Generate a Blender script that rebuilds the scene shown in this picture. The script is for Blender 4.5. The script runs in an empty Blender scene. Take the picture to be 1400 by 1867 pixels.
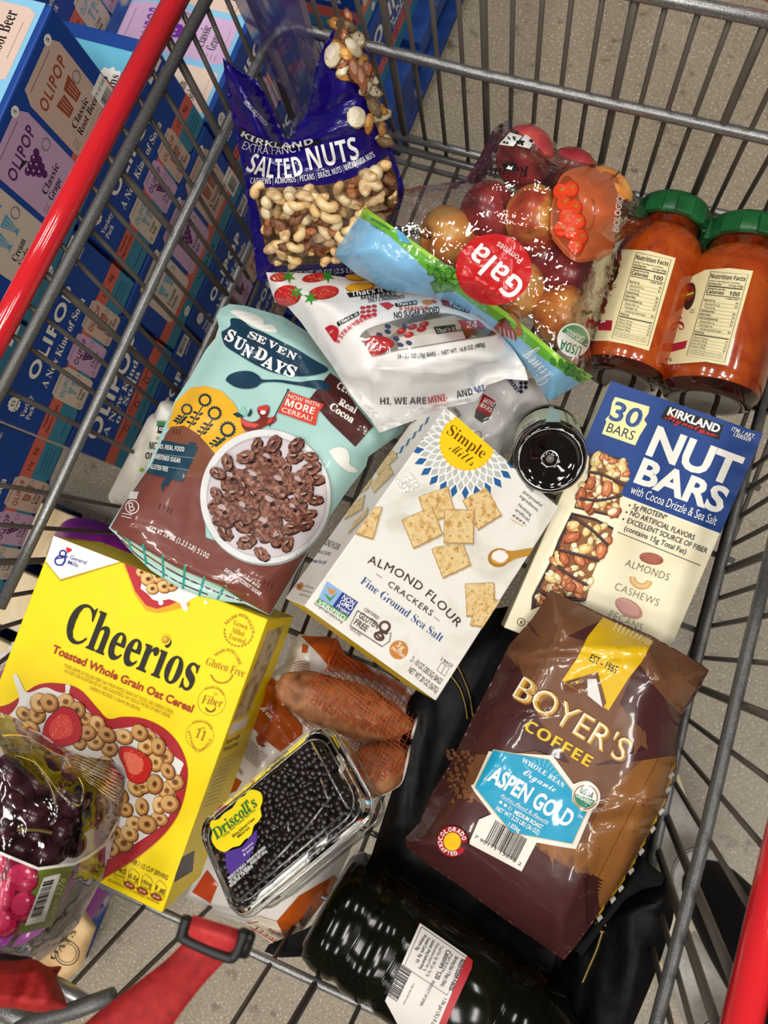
import bpy, bmesh, math, random
import numpy as np
from mathutils import Vector, Matrix, noise, Euler
from mathutils.geometry import tessellate_polygon

SC = bpy.context.scene
COL = SC.collection
random.seed(7)

# ------------------------------------------------------------------ camera
F, CX, CY = 1350.0, 700.0, 933.5
_n = np.array([230, 200, F]); _D = _n / np.linalg.norm(_n)
_y = np.array([.35, -.93, 0.]); _y -= _D * (_y @ _D); _y /= np.linalg.norm(_y)
_Z = -_D; _X = np.cross(_y, _Z)
RW = np.stack([_X, _y, _Z])                 # camera axes -> world
EYE = np.array([0, 0, 1.55])
cam = bpy.data.cameras.new('camera')
cam.sensor_fit = 'HORIZONTAL'; cam.sensor_width = 36; cam.lens = F / 1400 * 36
cam.clip_start = .02; cam.clip_end = 50
cam.dof.use_dof = True; cam.dof.focus_distance = .76; cam.dof.aperture_fstop = 10
camo = bpy.data.objects.new('camera', cam); COL.objects.link(camo)
_m = Matrix.Identity(4)
for _i in range(3):
    _m[_i][0], _m[_i][1], _m[_i][2], _m[_i][3] = RW[_i][0], -RW[_i][1], -RW[_i][2], EYE[_i]
camo.matrix_world = _m
SC.camera = camo

# ------------------------------------------------------------------ light
w = bpy.data.worlds.new('warehouse_ambience'); SC.world = w; w.use_nodes = True
w.node_tree.nodes['Background'].inputs[0].default_value = (1.0, .95, .88, 1)
w.node_tree.nodes['Background'].inputs[1].default_value = .085
def lamp(x, y, z, e, sx=.35, sy=1.1, rot=0):
    l = bpy.data.lights.new('ceiling_lamp', 'AREA'); l.shape = 'RECTANGLE'; l.size = sx; l.size_y = sy
    l.energy = e; l.color = (1, .96, .90)
    o = bpy.data.objects.new('ceiling_lamp', l); o.location = (x, y, z); o.rotation_euler = (0, 0, rot)
    o['label'] = 'white high bay lamp under the warehouse roof'; o['category'] = 'lamp'; o['group'] = 'high bay lamps'
    COL.objects.link(o)
for _x in (-3.0, -1.1, 1.3, 3.4):
    for _y2 in (-3.6, -1.2, 1.9):
        lamp(_x, _y2, 6.2, 49)
lamp(1.6, -1.6, 5.2, 44, .5, .9, .4)
SC.view_settings.view_transform = 'Standard'; SC.view_settings.look = 'None'
SC.view_settings.exposure = 0.0; SC.view_settings.gamma = 1.0; SC.view_settings.use_curve_mapping = False
SC.cycles.transparent_max_bounces = 24; SC.cycles.max_bounces = 10

# ------------------------------------------------------------------ geometry of sight lines
def ray(P):
    P = np.atleast_2d(np.asarray(P, float))
    return np.c_[(P - [CX, CY]) / F, np.ones(len(P))] @ RW.T
def atz(p, z):
    r = ray(p)[0]; return EYE + r * (z - EYE[2]) / r[2]
def atd(p, d): return EYE + ray(p)[0] * d
def on_plane(p, P0, n):
    r = ray(p)[0]; return EYE + r * (np.dot(n, np.subtract(P0, EYE)) / np.dot(n, r))
def rect(q, W):
    'true rectangle seen as quad q (TL,TR,BR,BL), width W metres -> world corners'
    r = ray(q); A = np.stack([-r[1], r[2], -r[3]], 1); b, c, d = np.linalg.solve(A, -r[0])
    P = [r[0], b * r[1], c * r[2], d * r[3]]; s = W / np.linalg.norm(P[1] - P[0])
    return [EYE + s * p for p in P]
class Surf:
    'a surface in the place, given as distance along the sight line (metres) for a point of the photograph'
    def __init__(s, depth): s.depth = depth
    def lift(s, P, off=0.):
        P = np.atleast_2d(np.asarray(P, float)); r = ray(P); d = s.depth(P)
        return EYE + r * d[:, None] - r / np.linalg.norm(r, axis=1)[:, None] * np.reshape(off, (-1, 1))
def plane(P0, n):
    P0, n = np.array(P0, float), np.array(n, float); k = n @ (P0 - EYE)
    return Surf(lambda P: k / (ray(P) @ n))
def plane3(a, b, c): return plane(a, np.cross(np.subtract(b, a), np.subtract(c, a)))
class UV:
    'flat face in its own coordinates: u 0..1 along U, v 0..1 along V'
    def __init__(s, O, U, V):
        s.O, s.U, s.V = (np.array(a, float) for a in (O, U, V)); n = np.cross(s.U, s.V); s.n = n / np.linalg.norm(n)
    def lift(s, P, off=0.):
        P = np.atleast_2d(np.asarray(P, float))
        return s.O + P[:, :1] * s.U + P[:, 1:2] * s.V + np.reshape(off, (-1, 1)) * s.n

# ------------------------------------------------------------------ materials
_mats = {}
def lin(h):
    h = h.lstrip('#'); c = [int(h[i:i + 2], 16) / 255 for i in (0, 2, 4)]
    return tuple(x / 12.92 if x <= .04045 else ((x + .055) / 1.055) ** 2.4 for x in c) + (1,)
FIN = {'carton': dict(rough=.36, spec=.22), 'bag': dict(rough=.30, coat=.5, spec=.3), 'gloss': dict(rough=.12, coat=.5), 'matte': dict(rough=.7),
       'metal': dict(rough=.38, metal=.85), 'paint': dict(rough=.4, metal=.25), 'dull': dict(rough=.5), 'skin': dict(rough=.45)}
def M(c, fin='carton', var=.05, scale=40.):
    'procedural paint / ink: principled with a faint noise in tone'
    k = (c, fin)
    if k in _mats: return _mats[k]
    m = bpy.data.materials.new('%s_%s' % (fin, c.strip('#'))); m.use_nodes = True; t = m.node_tree; p = t.nodes['Principled BSDF']
    f = FIN[fin]; p.inputs['Roughness'].default_value = f['rough']; p.inputs['Metallic'].default_value = f.get('metal', 0)
    p.inputs['Coat Weight'].default_value = f.get('coat', 0); p.inputs['Coat Roughness'].default_value = .06; p.inputs['Specular IOR Level'].default_value = f.get('spec', .5)
    nz = t.nodes.new('ShaderNodeTexNoise'); nz.inputs['Scale'].default_value = scale
    tc = t.nodes.new('ShaderNodeTexCoord'); t.links.new(tc.outputs['Object'], nz.inputs['Vector'])
    mx = t.nodes.new('ShaderNodeMix'); mx.data_type = 'RGBA'; l = lin(c)
    mx.inputs[6].default_value = tuple(x * (1 - var) for x in l[:3]) + (1,); mx.inputs[7].default_value = tuple(min(1, x * (1 + var)) for x in l[:3]) + (1,)
    t.links.new(nz.outputs[0], mx.inputs[0]); t.links.new(mx.outputs[2], p.inputs['Base Color'])
    _mats[k] = m; return m
def MN(name, stops, scale=60., rough=.5, bump=0., detail=5., dist=0., metal=0., coat=0., voronoi=False, spread=None, spec=.5):
    'two to four colours spread by noise'
    if name in _mats: return _mats[name]
    m = bpy.data.materials.new(name); m.use_nodes = True; t = m.node_tree; p = t.nodes['Principled BSDF']
    tc = t.nodes.new('ShaderNodeTexCoord')
    if voronoi:
        nz = t.nodes.new('ShaderNodeTexVoronoi'); nz.inputs['Scale'].default_value = scale
    else:
        nz = t.nodes.new('ShaderNodeTexNoise'); nz.inputs['Scale'].default_value = scale; nz.inputs['Detail'].default_value = detail
        nz.inputs['Distortion'].default_value = dist
    t.links.new(tc.outputs['Object'], nz.inputs['Vector'])
    r = t.nodes.new('ShaderNodeValToRGB'); e = r.color_ramp.elements
    lo, hi = spread or ((.3, .7) if not voronoi else (0, .7))
    while len(e) < len(stops): e.new(.5)
    for i, c in enumerate(stops): e[i].position = lo + (hi - lo) * i / (len(stops) - 1); e[i].color = lin(c)
    t.links.new(nz.outputs[0], r.inputs[0]); t.links.new(r.outputs[0], p.inputs['Base Color'])
    p.inputs['Roughness'].default_value = rough; p.inputs['Metallic'].default_value = metal; p.inputs['Specular IOR Level'].default_value = spec; p.inputs['Coat Weight'].default_value = coat
    if bump:
        b = t.nodes.new('ShaderNodeBump'); b.inputs['Strength'].default_value = bump; b.inputs['Distance'].default_value = .002
        t.links.new(nz.outputs[0], b.inputs['Height']); t.links.new(b.outputs[0], p.inputs['Normal'])
    _mats[name] = m; return m
def FILM(name, tint='#ffffff', gloss=.16, rough=.06, bump=.4, scale=18., ior=1.45):
    'thin clear plastic: see-through with a glossy, slightly rippled skin'
    if name in _mats: return _mats[name]
    m = bpy.data.materials.new(name); m.use_nodes = True; t = m.node_tree; t.nodes.remove(t.nodes['Principled BSDF'])
    out = t.nodes['Material Output']; tr = t.nodes.new('ShaderNodeBsdfTransparent'); tr.inputs[0].default_value = lin(tint)
    g = t.nodes.new('ShaderNodeBsdfGlossy'); g.inputs['Roughness'].default_value = rough; g.inputs['Color'].default_value = (1, 1, 1, 1)
    fr = t.nodes.new('ShaderNodeFresnel'); fr.inputs[0].default_value = ior
    ad = t.nodes.new('ShaderNodeMath'); ad.operation = 'ADD'; ad.inputs[1].default_value = gloss - .04; ad.use_clamp = True
    mx = t.nodes.new('ShaderNodeMixShader'); t.links.new(fr.outputs[0], ad.inputs[0]); t.links.new(ad.outputs[0], mx.inputs[0])
    t.links.new(tr.outputs[0], mx.inputs[1]); t.links.new(g.outputs[0], mx.inputs[2]); t.links.new(mx.outputs[0], out.inputs[0])
    tc = t.nodes.new('ShaderNodeTexCoord'); nz = t.nodes.new('ShaderNodeTexNoise'); nz.inputs['Scale'].default_value = scale; nz.inputs['Detail'].default_value = 2
    b = t.nodes.new('ShaderNodeBump'); b.inputs['Strength'].default_value = bump; b.inputs['Distance'].default_value = .01
    t.links.new(tc.outputs['Object'], nz.inputs[0]); t.links.new(nz.outputs[0], b.inputs['Height'])
    for x in (g, fr): t.links.new(b.outputs[0], x.inputs['Normal'])
    _mats[name] = m; return m
def GLASS(name, col, rough=.03, ior=1.45):
    if name in _mats: return _mats[name]
    m = bpy.data.materials.new(name); m.use_nodes = True; t = m.node_tree; p = t.nodes['Principled BSDF']
    p.inputs['Base Color'].default_value = lin(col); p.inputs['Roughness'].default_value = rough
    p.inputs['Transmission Weight'].default_value = 1; p.inputs['IOR'].default_value = ior
    _mats[name] = m; return m

# ------------------------------------------------------------------ text outlines
_tc = bpy.data.curves.new('lettering', 'FONT'); _tc.size = 1; _tc.resolution_u = 3
_to = bpy.data.objects.new('lettering', _tc)
_AB = {'b': (0x1D5D4, 0x1D5EE, 0x1D7EC), 'r': (0x1D400, 0x1D41A, 0x1D7CE), 'i': (0x1D468, 0x1D482, 0), 'c': (0x1D4D0, 0x1D4EA, 0), 'm': (0x1D670, 0x1D68A, 0x1D7F6)}
_cap, _gl = {}, {}
def glyphs(s, font='s', bold=0., shear=0., space=1.):
    k = (s, font, bold, shear, space)
    if k in _gl: return _gl[k]
    o = ''
    for c in s:
        if font in _AB:
            a, b, d = _AB[font]
            if 'A' <= c <= 'Z': c = chr(a + ord(c) - 65)
            elif 'a' <= c <= 'z': c = chr(b + ord(c) - 97)
            elif c.isdigit() and d: c = chr(d + ord(c) - 48)
        o += c
    _tc.body = o; _tc.offset = bold; _tc.shear = shear; _tc.space_character = space
    me = _to.to_mesh(); V = np.array([v.co[:2] for v in me.vertices] or [(0, 0)]); Fs = [tuple(p.vertices) for p in me.polygons]; _to.to_mesh_clear()
    if font not in _cap: _cap[font] = 0; _cap[font] = glyphs('H', font)[0][:, 1].max()
    _gl[k] = (V, Fs); return _gl[k]

def newell(Q):
    q = Q - Q[0]; x = y = z = 0.
    for (a, b, c), (d, e, f) in zip(q[1:-1].tolist(), q[2:].tolist()): x += b * f - c * e; y += c * d - a * f; z += a * e - b * d
    return np.array((x, y, z))
def split(q, ax, g0, cut):
    'convex polygon -> pieces between the grid lines of one axis'
    out = []; v = [p[ax] for p in q]; lo, hi = min(v), max(v); g = (math.floor(lo / cut + 1e-6) + 1) * cut
    while g < hi - 1e-6:
        a, b = [], []
        for i in range(len(q)):
            p0, p1 = q[i - 1], q[i]; d0, d1 = p0[ax] - g, p1[ax] - g
            if (d0 < 0 < d1) or (d1 < 0 < d0):
                t = d0 / (d0 - d1); x = [p0[0] + (p1[0] - p0[0]) * t, p0[1] + (p1[1] - p0[1]) * t]; x[ax] = g; a.append(tuple(x)); b.append(tuple(x))
            if d1 <= 0: a.append(p1)
            if d1 >= 0: b.append(p1)
        if len(a) >= 3: out.append(a)
        q = b; g += cut
        if len(q) < 3: return out
    out.append(q); return out
def gridcut(V, L, Fs, Ms, cut):
    ix, NV, NL, NF, NM = {}, [], [], [], []
    for f, m in zip(Fs, Ms):
        l = float(L[f[0]]); q = [(float(V[i][0]), float(V[i][1])) for i in f]
        for s1 in split(q, 0, 0, cut):
            for s2 in split(s1, 1, 0, cut):
                g = []
                for p in s2:
                    k = (round(p[0], 2), round(p[1], 2), l); i = ix.get(k)
                    if i is None: i = ix[k] = len(NV); NV.append(p); NL.append(l)
                    if i not in g: g.append(i)
                if len(g) >= 3: NF.append(tuple(g)); NM.append(m)
    return np.array(NV), np.array(NL), NF, NM
# ------------------------------------------------------------------ printed artwork
STEP = .00022
class Art:
    'flat print laid on a surface: inks with a colour each, drawn in photograph points (or face u,v)'
    def __init__(s, surf, fin='carton', base=None):
        base = base if base is not None else (.0006 if fin == 'bag' else .0003)
        s.surf, s.fin, s.base = surf, fin, base; s.V, s.L, s.F, s.M = [], [], [], []; s.n = 0; s.step = .00055 if fin == 'bag' else STEP; s.up = None; s.clip = None; s.zoom(0, 0, 1)
    def zoom(s, ox, oy, k): s.o, s.k = np.array([ox, oy], float), k; return s
    def T(s, p): return s.o + np.asarray(p, float) / s.k
    def add(s, P, faces, col, L):
        m = col if not isinstance(col, str) else M(col, s.fin)
        if s.clip is not None:
            C = np.asarray(s.clip, float); cen = C.mean(0); E_ = []
            for a, b in zip(C, np.roll(C, -1, 0)):
                nn = np.array([-(b - a)[1], (b - a)[0]]); nn = nn if nn @ (cen - a) > 0 else -nn; E_.append((a, nn))
            if any(((P - a) @ nn < 0).any() for a, nn in E_):
                V2, F2 = [], []
                for f in faces:
                    q = [P[i] for i in f]
                    for a, nn in E_:
                        o = []
                        for i in range(len(q)):
                            p0, p1 = q[i - 1], q[i]; d0, d1 = (p0 - a) @ nn, (p1 - a) @ nn
                            if (d0 < 0) != (d1 < 0): o.append(p0 + (p1 - p0) * d0 / (d0 - d1))
                            if d1 >= 0: o.append(p1)
                        q = o
                        if len(q) < 3: break
                    if len(q) >= 3: F2.append(tuple(range(len(V2), len(V2) + len(q)))); V2 += q
                if not F2: return
                P, faces = np.array(V2), F2
        s.V.append(P); s.L.append(np.full(len(P), L, float)); s.F += [tuple(i + s.n for i in f) for f in faces]; s.M += [m] * len(faces); s.n += len(P)
    def poly(s, pts, col, L=1, holes=()):
        loops = [s.T(pts)] + [s.T(h) for h in holes]
        tri = tessellate_polygon([[Vector((x, y, 0)) for x, y in l] for l in loops]); s.add(np.concatenate(loops), tri, col, L)
    def ell(s, c, rx, ry=None, ang=0., col='#ffffff', L=2, n=28, wob=0., rnd=None, a0=0, a1=360):
        ry = rx if ry is None else ry; a = np.radians(np.linspace(a0, a1, n, endpoint=(a1 - a0 < 360))); ca, sa = math.cos(math.radians(ang)), math.sin(math.radians(ang))
        q = 1 + (wob * np.array([random.uniform(-1, 1) for _ in a]) if wob else 0)
        x, y = rx * np.cos(a) * q, ry * np.sin(a) * q
        s.poly(np.c_[c[0] + x * ca - y * sa, c[1] + x * sa + y * ca], col, L)
    def star(s, c, r1, r2, n, col, L=2, ang=0.):
        a = np.arange(2 * n) * math.pi / n + ang; r = np.where(np.arange(2 * n) % 2, r2, r1)
        s.poly(np.c_[c[0] + r * np.cos(a), c[1] + r * np.sin(a)], col, L)
    def ring(s, c, r, w, col, L=2, ratio=1., ang=0., n=32, a0=0, a1=360):
        a = np.radians(np.linspace(a0, a1, n)); t = math.radians(ang)
        x, y = r * np.cos(a), r * ratio * np.sin(a)
        s.line(np.c_[c[0] + x * math.cos(t) - y * math.sin(t), c[1] + x * math.sin(t) + y * math.cos(t)], w, col, L)
    def line(s, pts, w, col, L=2):
        P = s.T(pts); w = w / s.k / 2; d = np.gradient(P, axis=0) if len(P) > 2 else np.repeat([P[1] - P[0]], 2, 0)
        d /= np.linalg.norm(d, axis=1)[:, None] + 1e-12; nn = np.c_[-d[:, 1], d[:, 0]] * w; n = len(P)
        s.add(np.r_[P + nn, P - nn], [(i, i + 1, n + i + 1, n + i) for i in range(n - 1)], col, L)
    def txt(s, t, p0, p1, h, col, font='s', L=3, bold=0., mid=None, shear=0., up=None, space=1.):
        'text whose baseline runs p0 -> p1 (through mid), capitals h tall'
        V, Fs = glyphs(t, font, bold, shear, space)
        if not Fs: return
        up = s.up if up is None and mid is None else up
        x0, x1 = V[:, 0].min(), V[:, 0].max(); X = (V[:, 0] - x0) / (x1 - x0 + 1e-9); Y = V[:, 1] / _cap[font] * h
        a, b = np.array(p0, float), np.array(p1, float); f = -1 if not isinstance(s.surf, UV) else 1
        if mid is None:
            d = (b - a) / np.linalg.norm(b - a); u = np.array(up, float) if up is not None else f * np.array([-d[1], d[0]])
            if up is not None: u /= np.linalg.norm(u)
            P = a + X[:, None] * (b - a) + Y[:, None] * u
        else:
            q = 2 * np.array(mid, float) - (a + b) / 2; t_ = X[:, None]
            P = (1 - t_) ** 2 * a + 2 * t_ * (1 - t_) * q + t_ ** 2 * b; d = 2 * (1 - t_) * (q - a) + 2 * t_ * (b - q); d /= np.linalg.norm(d, axis=1)[:, None]
            P = P + Y[:, None] * f * np.c_[-d[:, 1], d[:, 0]]
        s.add(s.T(P), Fs, col, L)
    def lines(s, p0, p1, q0, q1, n, h, col, font='s', seed=0, L=3):
        'n short lines of small print filling the quad p0-p1 (first baseline) .. q0-q1 (last baseline)'
        r = random.Random(seed); W = 'the of with and in from sugar oil salt whole grain store cool dry place keep net serve best contains may daily value fat'.split()
        for i in range(n):
            t = i / max(1, n - 1); a = np.array(p0) * (1 - t) + np.array(q0) * t; b = np.array(p1) * (1 - t) + np.array(q1) * t
            b = a + (b - a) * r.uniform(.75, 1); s.txt(' '.join(r.choice(W) for _ in range(r.randint(5, 8))), a, b, h, col, font, L)
    def barcode(s, p, u, v, n=34, col='#141414', seed=1, L=3):
        'bars across u, each as long as v, from corner p'
        r = random.Random(seed); p, u, v = (np.array(a, float) for a in (p, u, v)); x = 0.
        while x < .97:
            w = r.choice((1, 1, 2, 3)) * .5 / n; s.poly([p + u * x, p + u * (x + w), p + u * (x + w) + v, p + u * x + v], col, L); x += w + r.choice((1, 1, 2)) * .55 / n
    def loop(s, c, r, cols=('#6b3a14', '#c98d45', '#e2b877', '#4a2a12'), L=4, ratio=.9, ang=0., hole=.30):
        'one printed ring of cereal: rim, body, light side, hole'
        s.ell((c[0] + r * .05, c[1] + r * .07), r * 1.05, r * ratio * 1.05, ang, cols[0], L, 22, .03); s.ell((c[0] - r * .02, c[1] - r * .02), r * .97, r * ratio * .97, ang, cols[1], L + 1, 22, .03)
        s.ell((c[0] - r * .1, c[1] - r * .1), r * .80, r * ratio * .78, ang, cols[2], L + 2, 20, .05); s.ell((c[0] + r * .06, c[1] + r * .04), r * (hole + .14), r * ratio * (hole + .12), ang, cols[1], L + 3, 14, .06); s.ell((c[0] + r * .02, c[1]), r * hole, r * ratio * hole * .9, ang, cols[3], L + 4, 14, .08)
    def scatter(s, pts, n, rx, ry, cols, L=4, seed=0, wob=.12, step=1, hi=None):
        'n printed bits (nuts, seeds) inside an outline'
        r = random.Random(seed); P = np.array(pts, float); lo, up = P.min(0), P.max(0); k = 0; t = 0
        while k < n and t < n * 30:
            t += 1; x, y = r.uniform(lo[0], up[0]), r.uniform(lo[1], up[1]); ins = False
            for i in range(len(P)):
                (x0, y0), (x1, y1) = P[i - 1], P[i]
                if (y0 > y) != (y1 > y) and x < (x1 - x0) * (y - y0) / (y1 - y0) + x0: ins = not ins
            if not ins: continue
            a, f, c = r.uniform(0, 180), r.uniform(.8, 1.25), r.choice(cols); l = L + (k % 12) * .8 * step
            s.ell((x, y), rx * f * 1.08, ry * f * 1.1, a, c[0], l, 16, wob); s.ell((x - rx * .06, y - ry * .08), rx * f * .9, ry * f * .86, a, c[1], l + .3, 16, wob)
            if hi: s.ell((x - rx * .15, y - ry * .2), rx * f * .4, ry * f * .3, a, c[2], l + .5, 10, wob)
            k += 1
    def geo(s, cut=None):
        if not s.n: return None
        V, L, Fs, Ms = np.concatenate(s.V), np.concatenate(s.L), s.F, s.M
        if cut: V, L, Fs, Ms = gridcut(V, L, Fs, Ms, cut)
        W = s.surf.lift(V, s.base + s.step * L)
        # every face turned towards the viewer's side of the surface
        out = []
        for f in Fs:
            a, nn = W[f[0]], newell(W[list(f)])
            ref = s.surf.n if isinstance(s.surf, UV) else EYE - a
            out.append(f if nn @ ref >= 0 else f[::-1])
        return W, out, Ms

# ------------------------------------------------------------------ objects
def mesh(name, parts, smooth=False, origin=(0, 0, 0)):
    V, Fs, Ms, S, n = [], [], [], [], 0
    for p in parts:
        if p is None: continue
        v, f, m = p[:3]; sm = p[3] if len(p) > 3 else smooth
        V.append(np.asarray(v, float).reshape(-1, 3)); Fs += [tuple(int(i) + n for i in q) for q in f]
        Ms += (m if isinstance(m, list) else [m] * len(f)); S += [sm] * len(f); n += len(v)
    me = bpy.data.meshes.new(name); me.from_pydata((np.concatenate(V) - np.array(origin)).tolist(), [], Fs)
    mats = list(dict.fromkeys(Ms))
    for m in mats: me.materials.append(m)
    ix = {m: i for i, m in enumerate(mats)}
    me.polygons.foreach_set('material_index', [ix[m] for m in Ms]); me.polygons.foreach_set('use_smooth', S); me.update()
    return me
def tag(o, label=None, cat=None, group=None, kind=None):
    if label: o['label'] = label
    if cat: o['category'] = cat
    if group: o['group'] = group
    if kind: o['kind'] = kind
    return o
def base_of(parts):
    A = np.concatenate([np.asarray(p[0], float).reshape(-1, 3) for p in parts if p is not None]); c = (A.min(0) + A.max(0)) / 2; c[2] = A[:, 2].min(); return c
def obj(name, parts, parent=None, label=None, cat=None, group=None, kind=None, smooth=False, flat=None):
    'one mesh object; a part when it has a parent'
    if isinstance(parts, tuple): parts = [parts]
    parts = [p for p in parts if p is not None]
    o_ = np.array(parent['_o']) if parent is not None else base_of(parts)
    me = mesh(name, parts, smooth, o_); o = bpy.data.objects.new(name, me); COL.objects.link(o)
    o['_o'] = [float(x) for x in o_]
    if parent is not None: o.parent = parent
    else: o.location = o_
    return tag(o, label, cat, group, kind)
def thing(name, loc, label, cat, group=None, kind=None):
    o = bpy.data.objects.new(name, None); COL.objects.link(o); o.empty_display_size = .05; o.location = loc; o['_o'] = [float(x) for x in loc]
    return tag(o, label, cat, group, kind)
def copy_tree(o, parent=None):
    c = o.copy(); COL.objects.link(c)
    if parent is not None: c.parent = parent
    for ch in list(o.children): copy_tree(ch, c)
    return c

# ------------------------------------------------------------------ solids
def tube(pts, r, m, n=10, smooth=True, cap=True):
    P = np.asarray(pts, float); R = np.broadcast_to(np.asarray(r, float), (len(P),)); V, Fs = [], []
    T = np.gradient(P, axis=0) if len(P) > 2 else np.repeat([P[1] - P[0]], 2, 0)
    up = np.array([0, 0, 1.]); t0 = T[0] / np.linalg.norm(T[0]); up = np.array([1., 0, 0]) if abs(t0[2]) > .9 else up
    for i in range(len(P)):
        t = T[i] / (np.linalg.norm(T[i]) + 1e-12); a = np.cross(t, up); a /= np.linalg.norm(a); b = np.cross(a, t); up = b
        for k in range(n):
            g = 2 * math.pi * k / n; V.append(P[i] + R[i] * (a * math.cos(g) + b * math.sin(g)))
    for i in range(len(P) - 1):
        for k in range(n): Fs.append((i * n + k, i * n + (k + 1) % n, (i + 1) * n + (k + 1) % n, (i + 1) * n + k))
    if cap: Fs += [tuple(range(n))[::-1], tuple(range((len(P) - 1) * n, len(P) * n))]
    return (np.array(V), Fs, m, smooth)
def lathe(prof, O, axis, m, n=40, smooth=True, ref=None):
    'profile of (radius, height) pairs turned about axis through O'
    O, a = np.array(O, float), np.array(axis, float); a /= np.linalg.norm(a)
    x = np.cross(a, ref if ref is not None else ([0, 0, 1] if abs(a[2]) < .9 else [1, 0, 0])); x /= np.linalg.norm(x); y = np.cross(a, x); V, Fs = [], []
    for r, h in prof:
        for k in range(n):
            g = 2 * math.pi * k / n; V.append(O + a * h + r * (x * math.cos(g) + y * math.sin(g)))
    for i in range(len(prof) - 1):
        for k in range(n): Fs.append((i * n + k, i * n + (k + 1) % n, (i + 1) * n + (k + 1) % n, (i + 1) * n + k))
    return (np.array(V), Fs, m, smooth)
def blob(c, ax, m, seg=20, rings=12, smooth=True, fn=None):
    'ellipsoid with axes ax (3x3 rows, already scaled); fn(unit vectors)->radius factor'
    V, Fs = [], []; ax = np.asarray(ax, float)
    U = [(0, 0, 1.)] + [(math.sin(t) * math.cos(p), math.sin(t) * math.sin(p), math.cos(t)) for t in np.linspace(0, math.pi, rings + 1)[1:-1] for p in np.linspace(0, 2 * math.pi, seg, endpoint=False)] + [(0, 0, -1.)]
    U = np.array(U); r = fn(U) if fn else np.ones(len(U)); V = np.array(c) + (U * np.reshape(r, (-1, 1))) @ ax
    for k in range(seg): Fs.append((0, 1 + k, 1 + (k + 1) % seg))
    for i in range(rings - 2):
        for k in range(seg): a = 1 + i * seg; Fs.append((a + k, a + seg + k, a + seg + (k + 1) % seg, a + (k + 1) % seg))
    e = len(U) - 1; a = 1 + (rings - 2) * seg
    for k in range(seg): Fs.append((e, a + (k + 1) % seg, a + k))
    return (V, Fs, m, smooth)
def hexa(c8, m, bev=0.):
    'box from 8 corners: four front (TL,TR,BR,BL), four back; m one material or dict side->material'
    Fs = [(3, 2, 1, 0), (4, 5, 6, 7), (0, 1, 5, 4), (1, 2, 6, 5), (2, 3, 7, 6), (3, 0, 4, 7)]
    V = np.array(c8, float)
    if not bev:
        return (V, Fs, m if not isinstance(m, list) else m, False)
    bm = bmesh.new(); vs = [bm.verts.new(v) for v in V]; fl = [bm.faces.new([vs[i] for i in f]) for f in Fs]
    ms = m if isinstance(m, list) else [m] * 6; mats = list(dict.fromkeys(ms))
    for f, q in zip(fl, ms): f.material_index = mats.index(q)
    bmesh.ops.bevel(bm, geom=bm.edges[:], offset=bev, segments=2, profile=.5, affect='EDGES')
    bmesh.ops.recalc_face_normals(bm, faces=bm.faces[:])
    bm.verts.index_update(); out = (np.array([v.co[:] for v in bm.verts]), [tuple(v.index for v in f.verts) for f in bm.faces], [mats[f.material_index] for f in bm.faces], False); bm.free(); return out
def cuboid(lo, hi, m, bev=0.):
    x0, y0, z0 = lo; x1, y1, z1 = hi
    return hexa([(x0, y1, z1), (x1, y1, z1), (x1, y0, z1), (x0, y0, z1), (x0, y1, z0), (x1, y1, z0), (x1, y0, z0), (x0, y0, z0)], m, bev)
def ctr(pts, n=60):
    'smooth curve through points'
    P = np.asarray(pts, float); t = np.linspace(0, len(P) - 1, n); o = []
    for u in t:
        i = min(int(u), len(P) - 2); f = u - i; p0, p1, p2, p3 = P[max(i - 1, 0)], P[i], P[i + 1], P[min(i + 2, len(P) - 1)]
        o.append(.5 * ((2 * p1) + (-p0 + p2) * f + (2 * p0 - 5 * p1 + 4 * p2 - p3) * f * f + (-p0 + 3 * p1 - 3 * p2 + p3) * f ** 3))
    return np.array(o)
def sub(pts, step):
    'polyline with extra points'
    P = np.asarray(pts, float); o = []
    for a, b in zip(P, np.roll(P, -1, 0)):
        k = max(1, int(np.linalg.norm(b - a) / step)); o += [a + (b - a) * i / k for i in range(k)]
    return np.array(o)
def seg_dist(P, A, B):
    'distance of points P to each segment A-B, smallest'
    d = B - A; L = (d ** 2).sum(1) + 1e-12; best = np.full(len(P), 1e9)
    for a, dd, l in zip(A, d, L):
        t = np.clip(((P - a) @ dd) / l, 0, 1); best = np.minimum(best, np.linalg.norm(P - a - t[:, None] * dd, axis=1))
    return best
def ns(P, sc, seed=0.): return np.array([noise.noise((x * sc, y * sc, seed)) for x, y in P])
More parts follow.
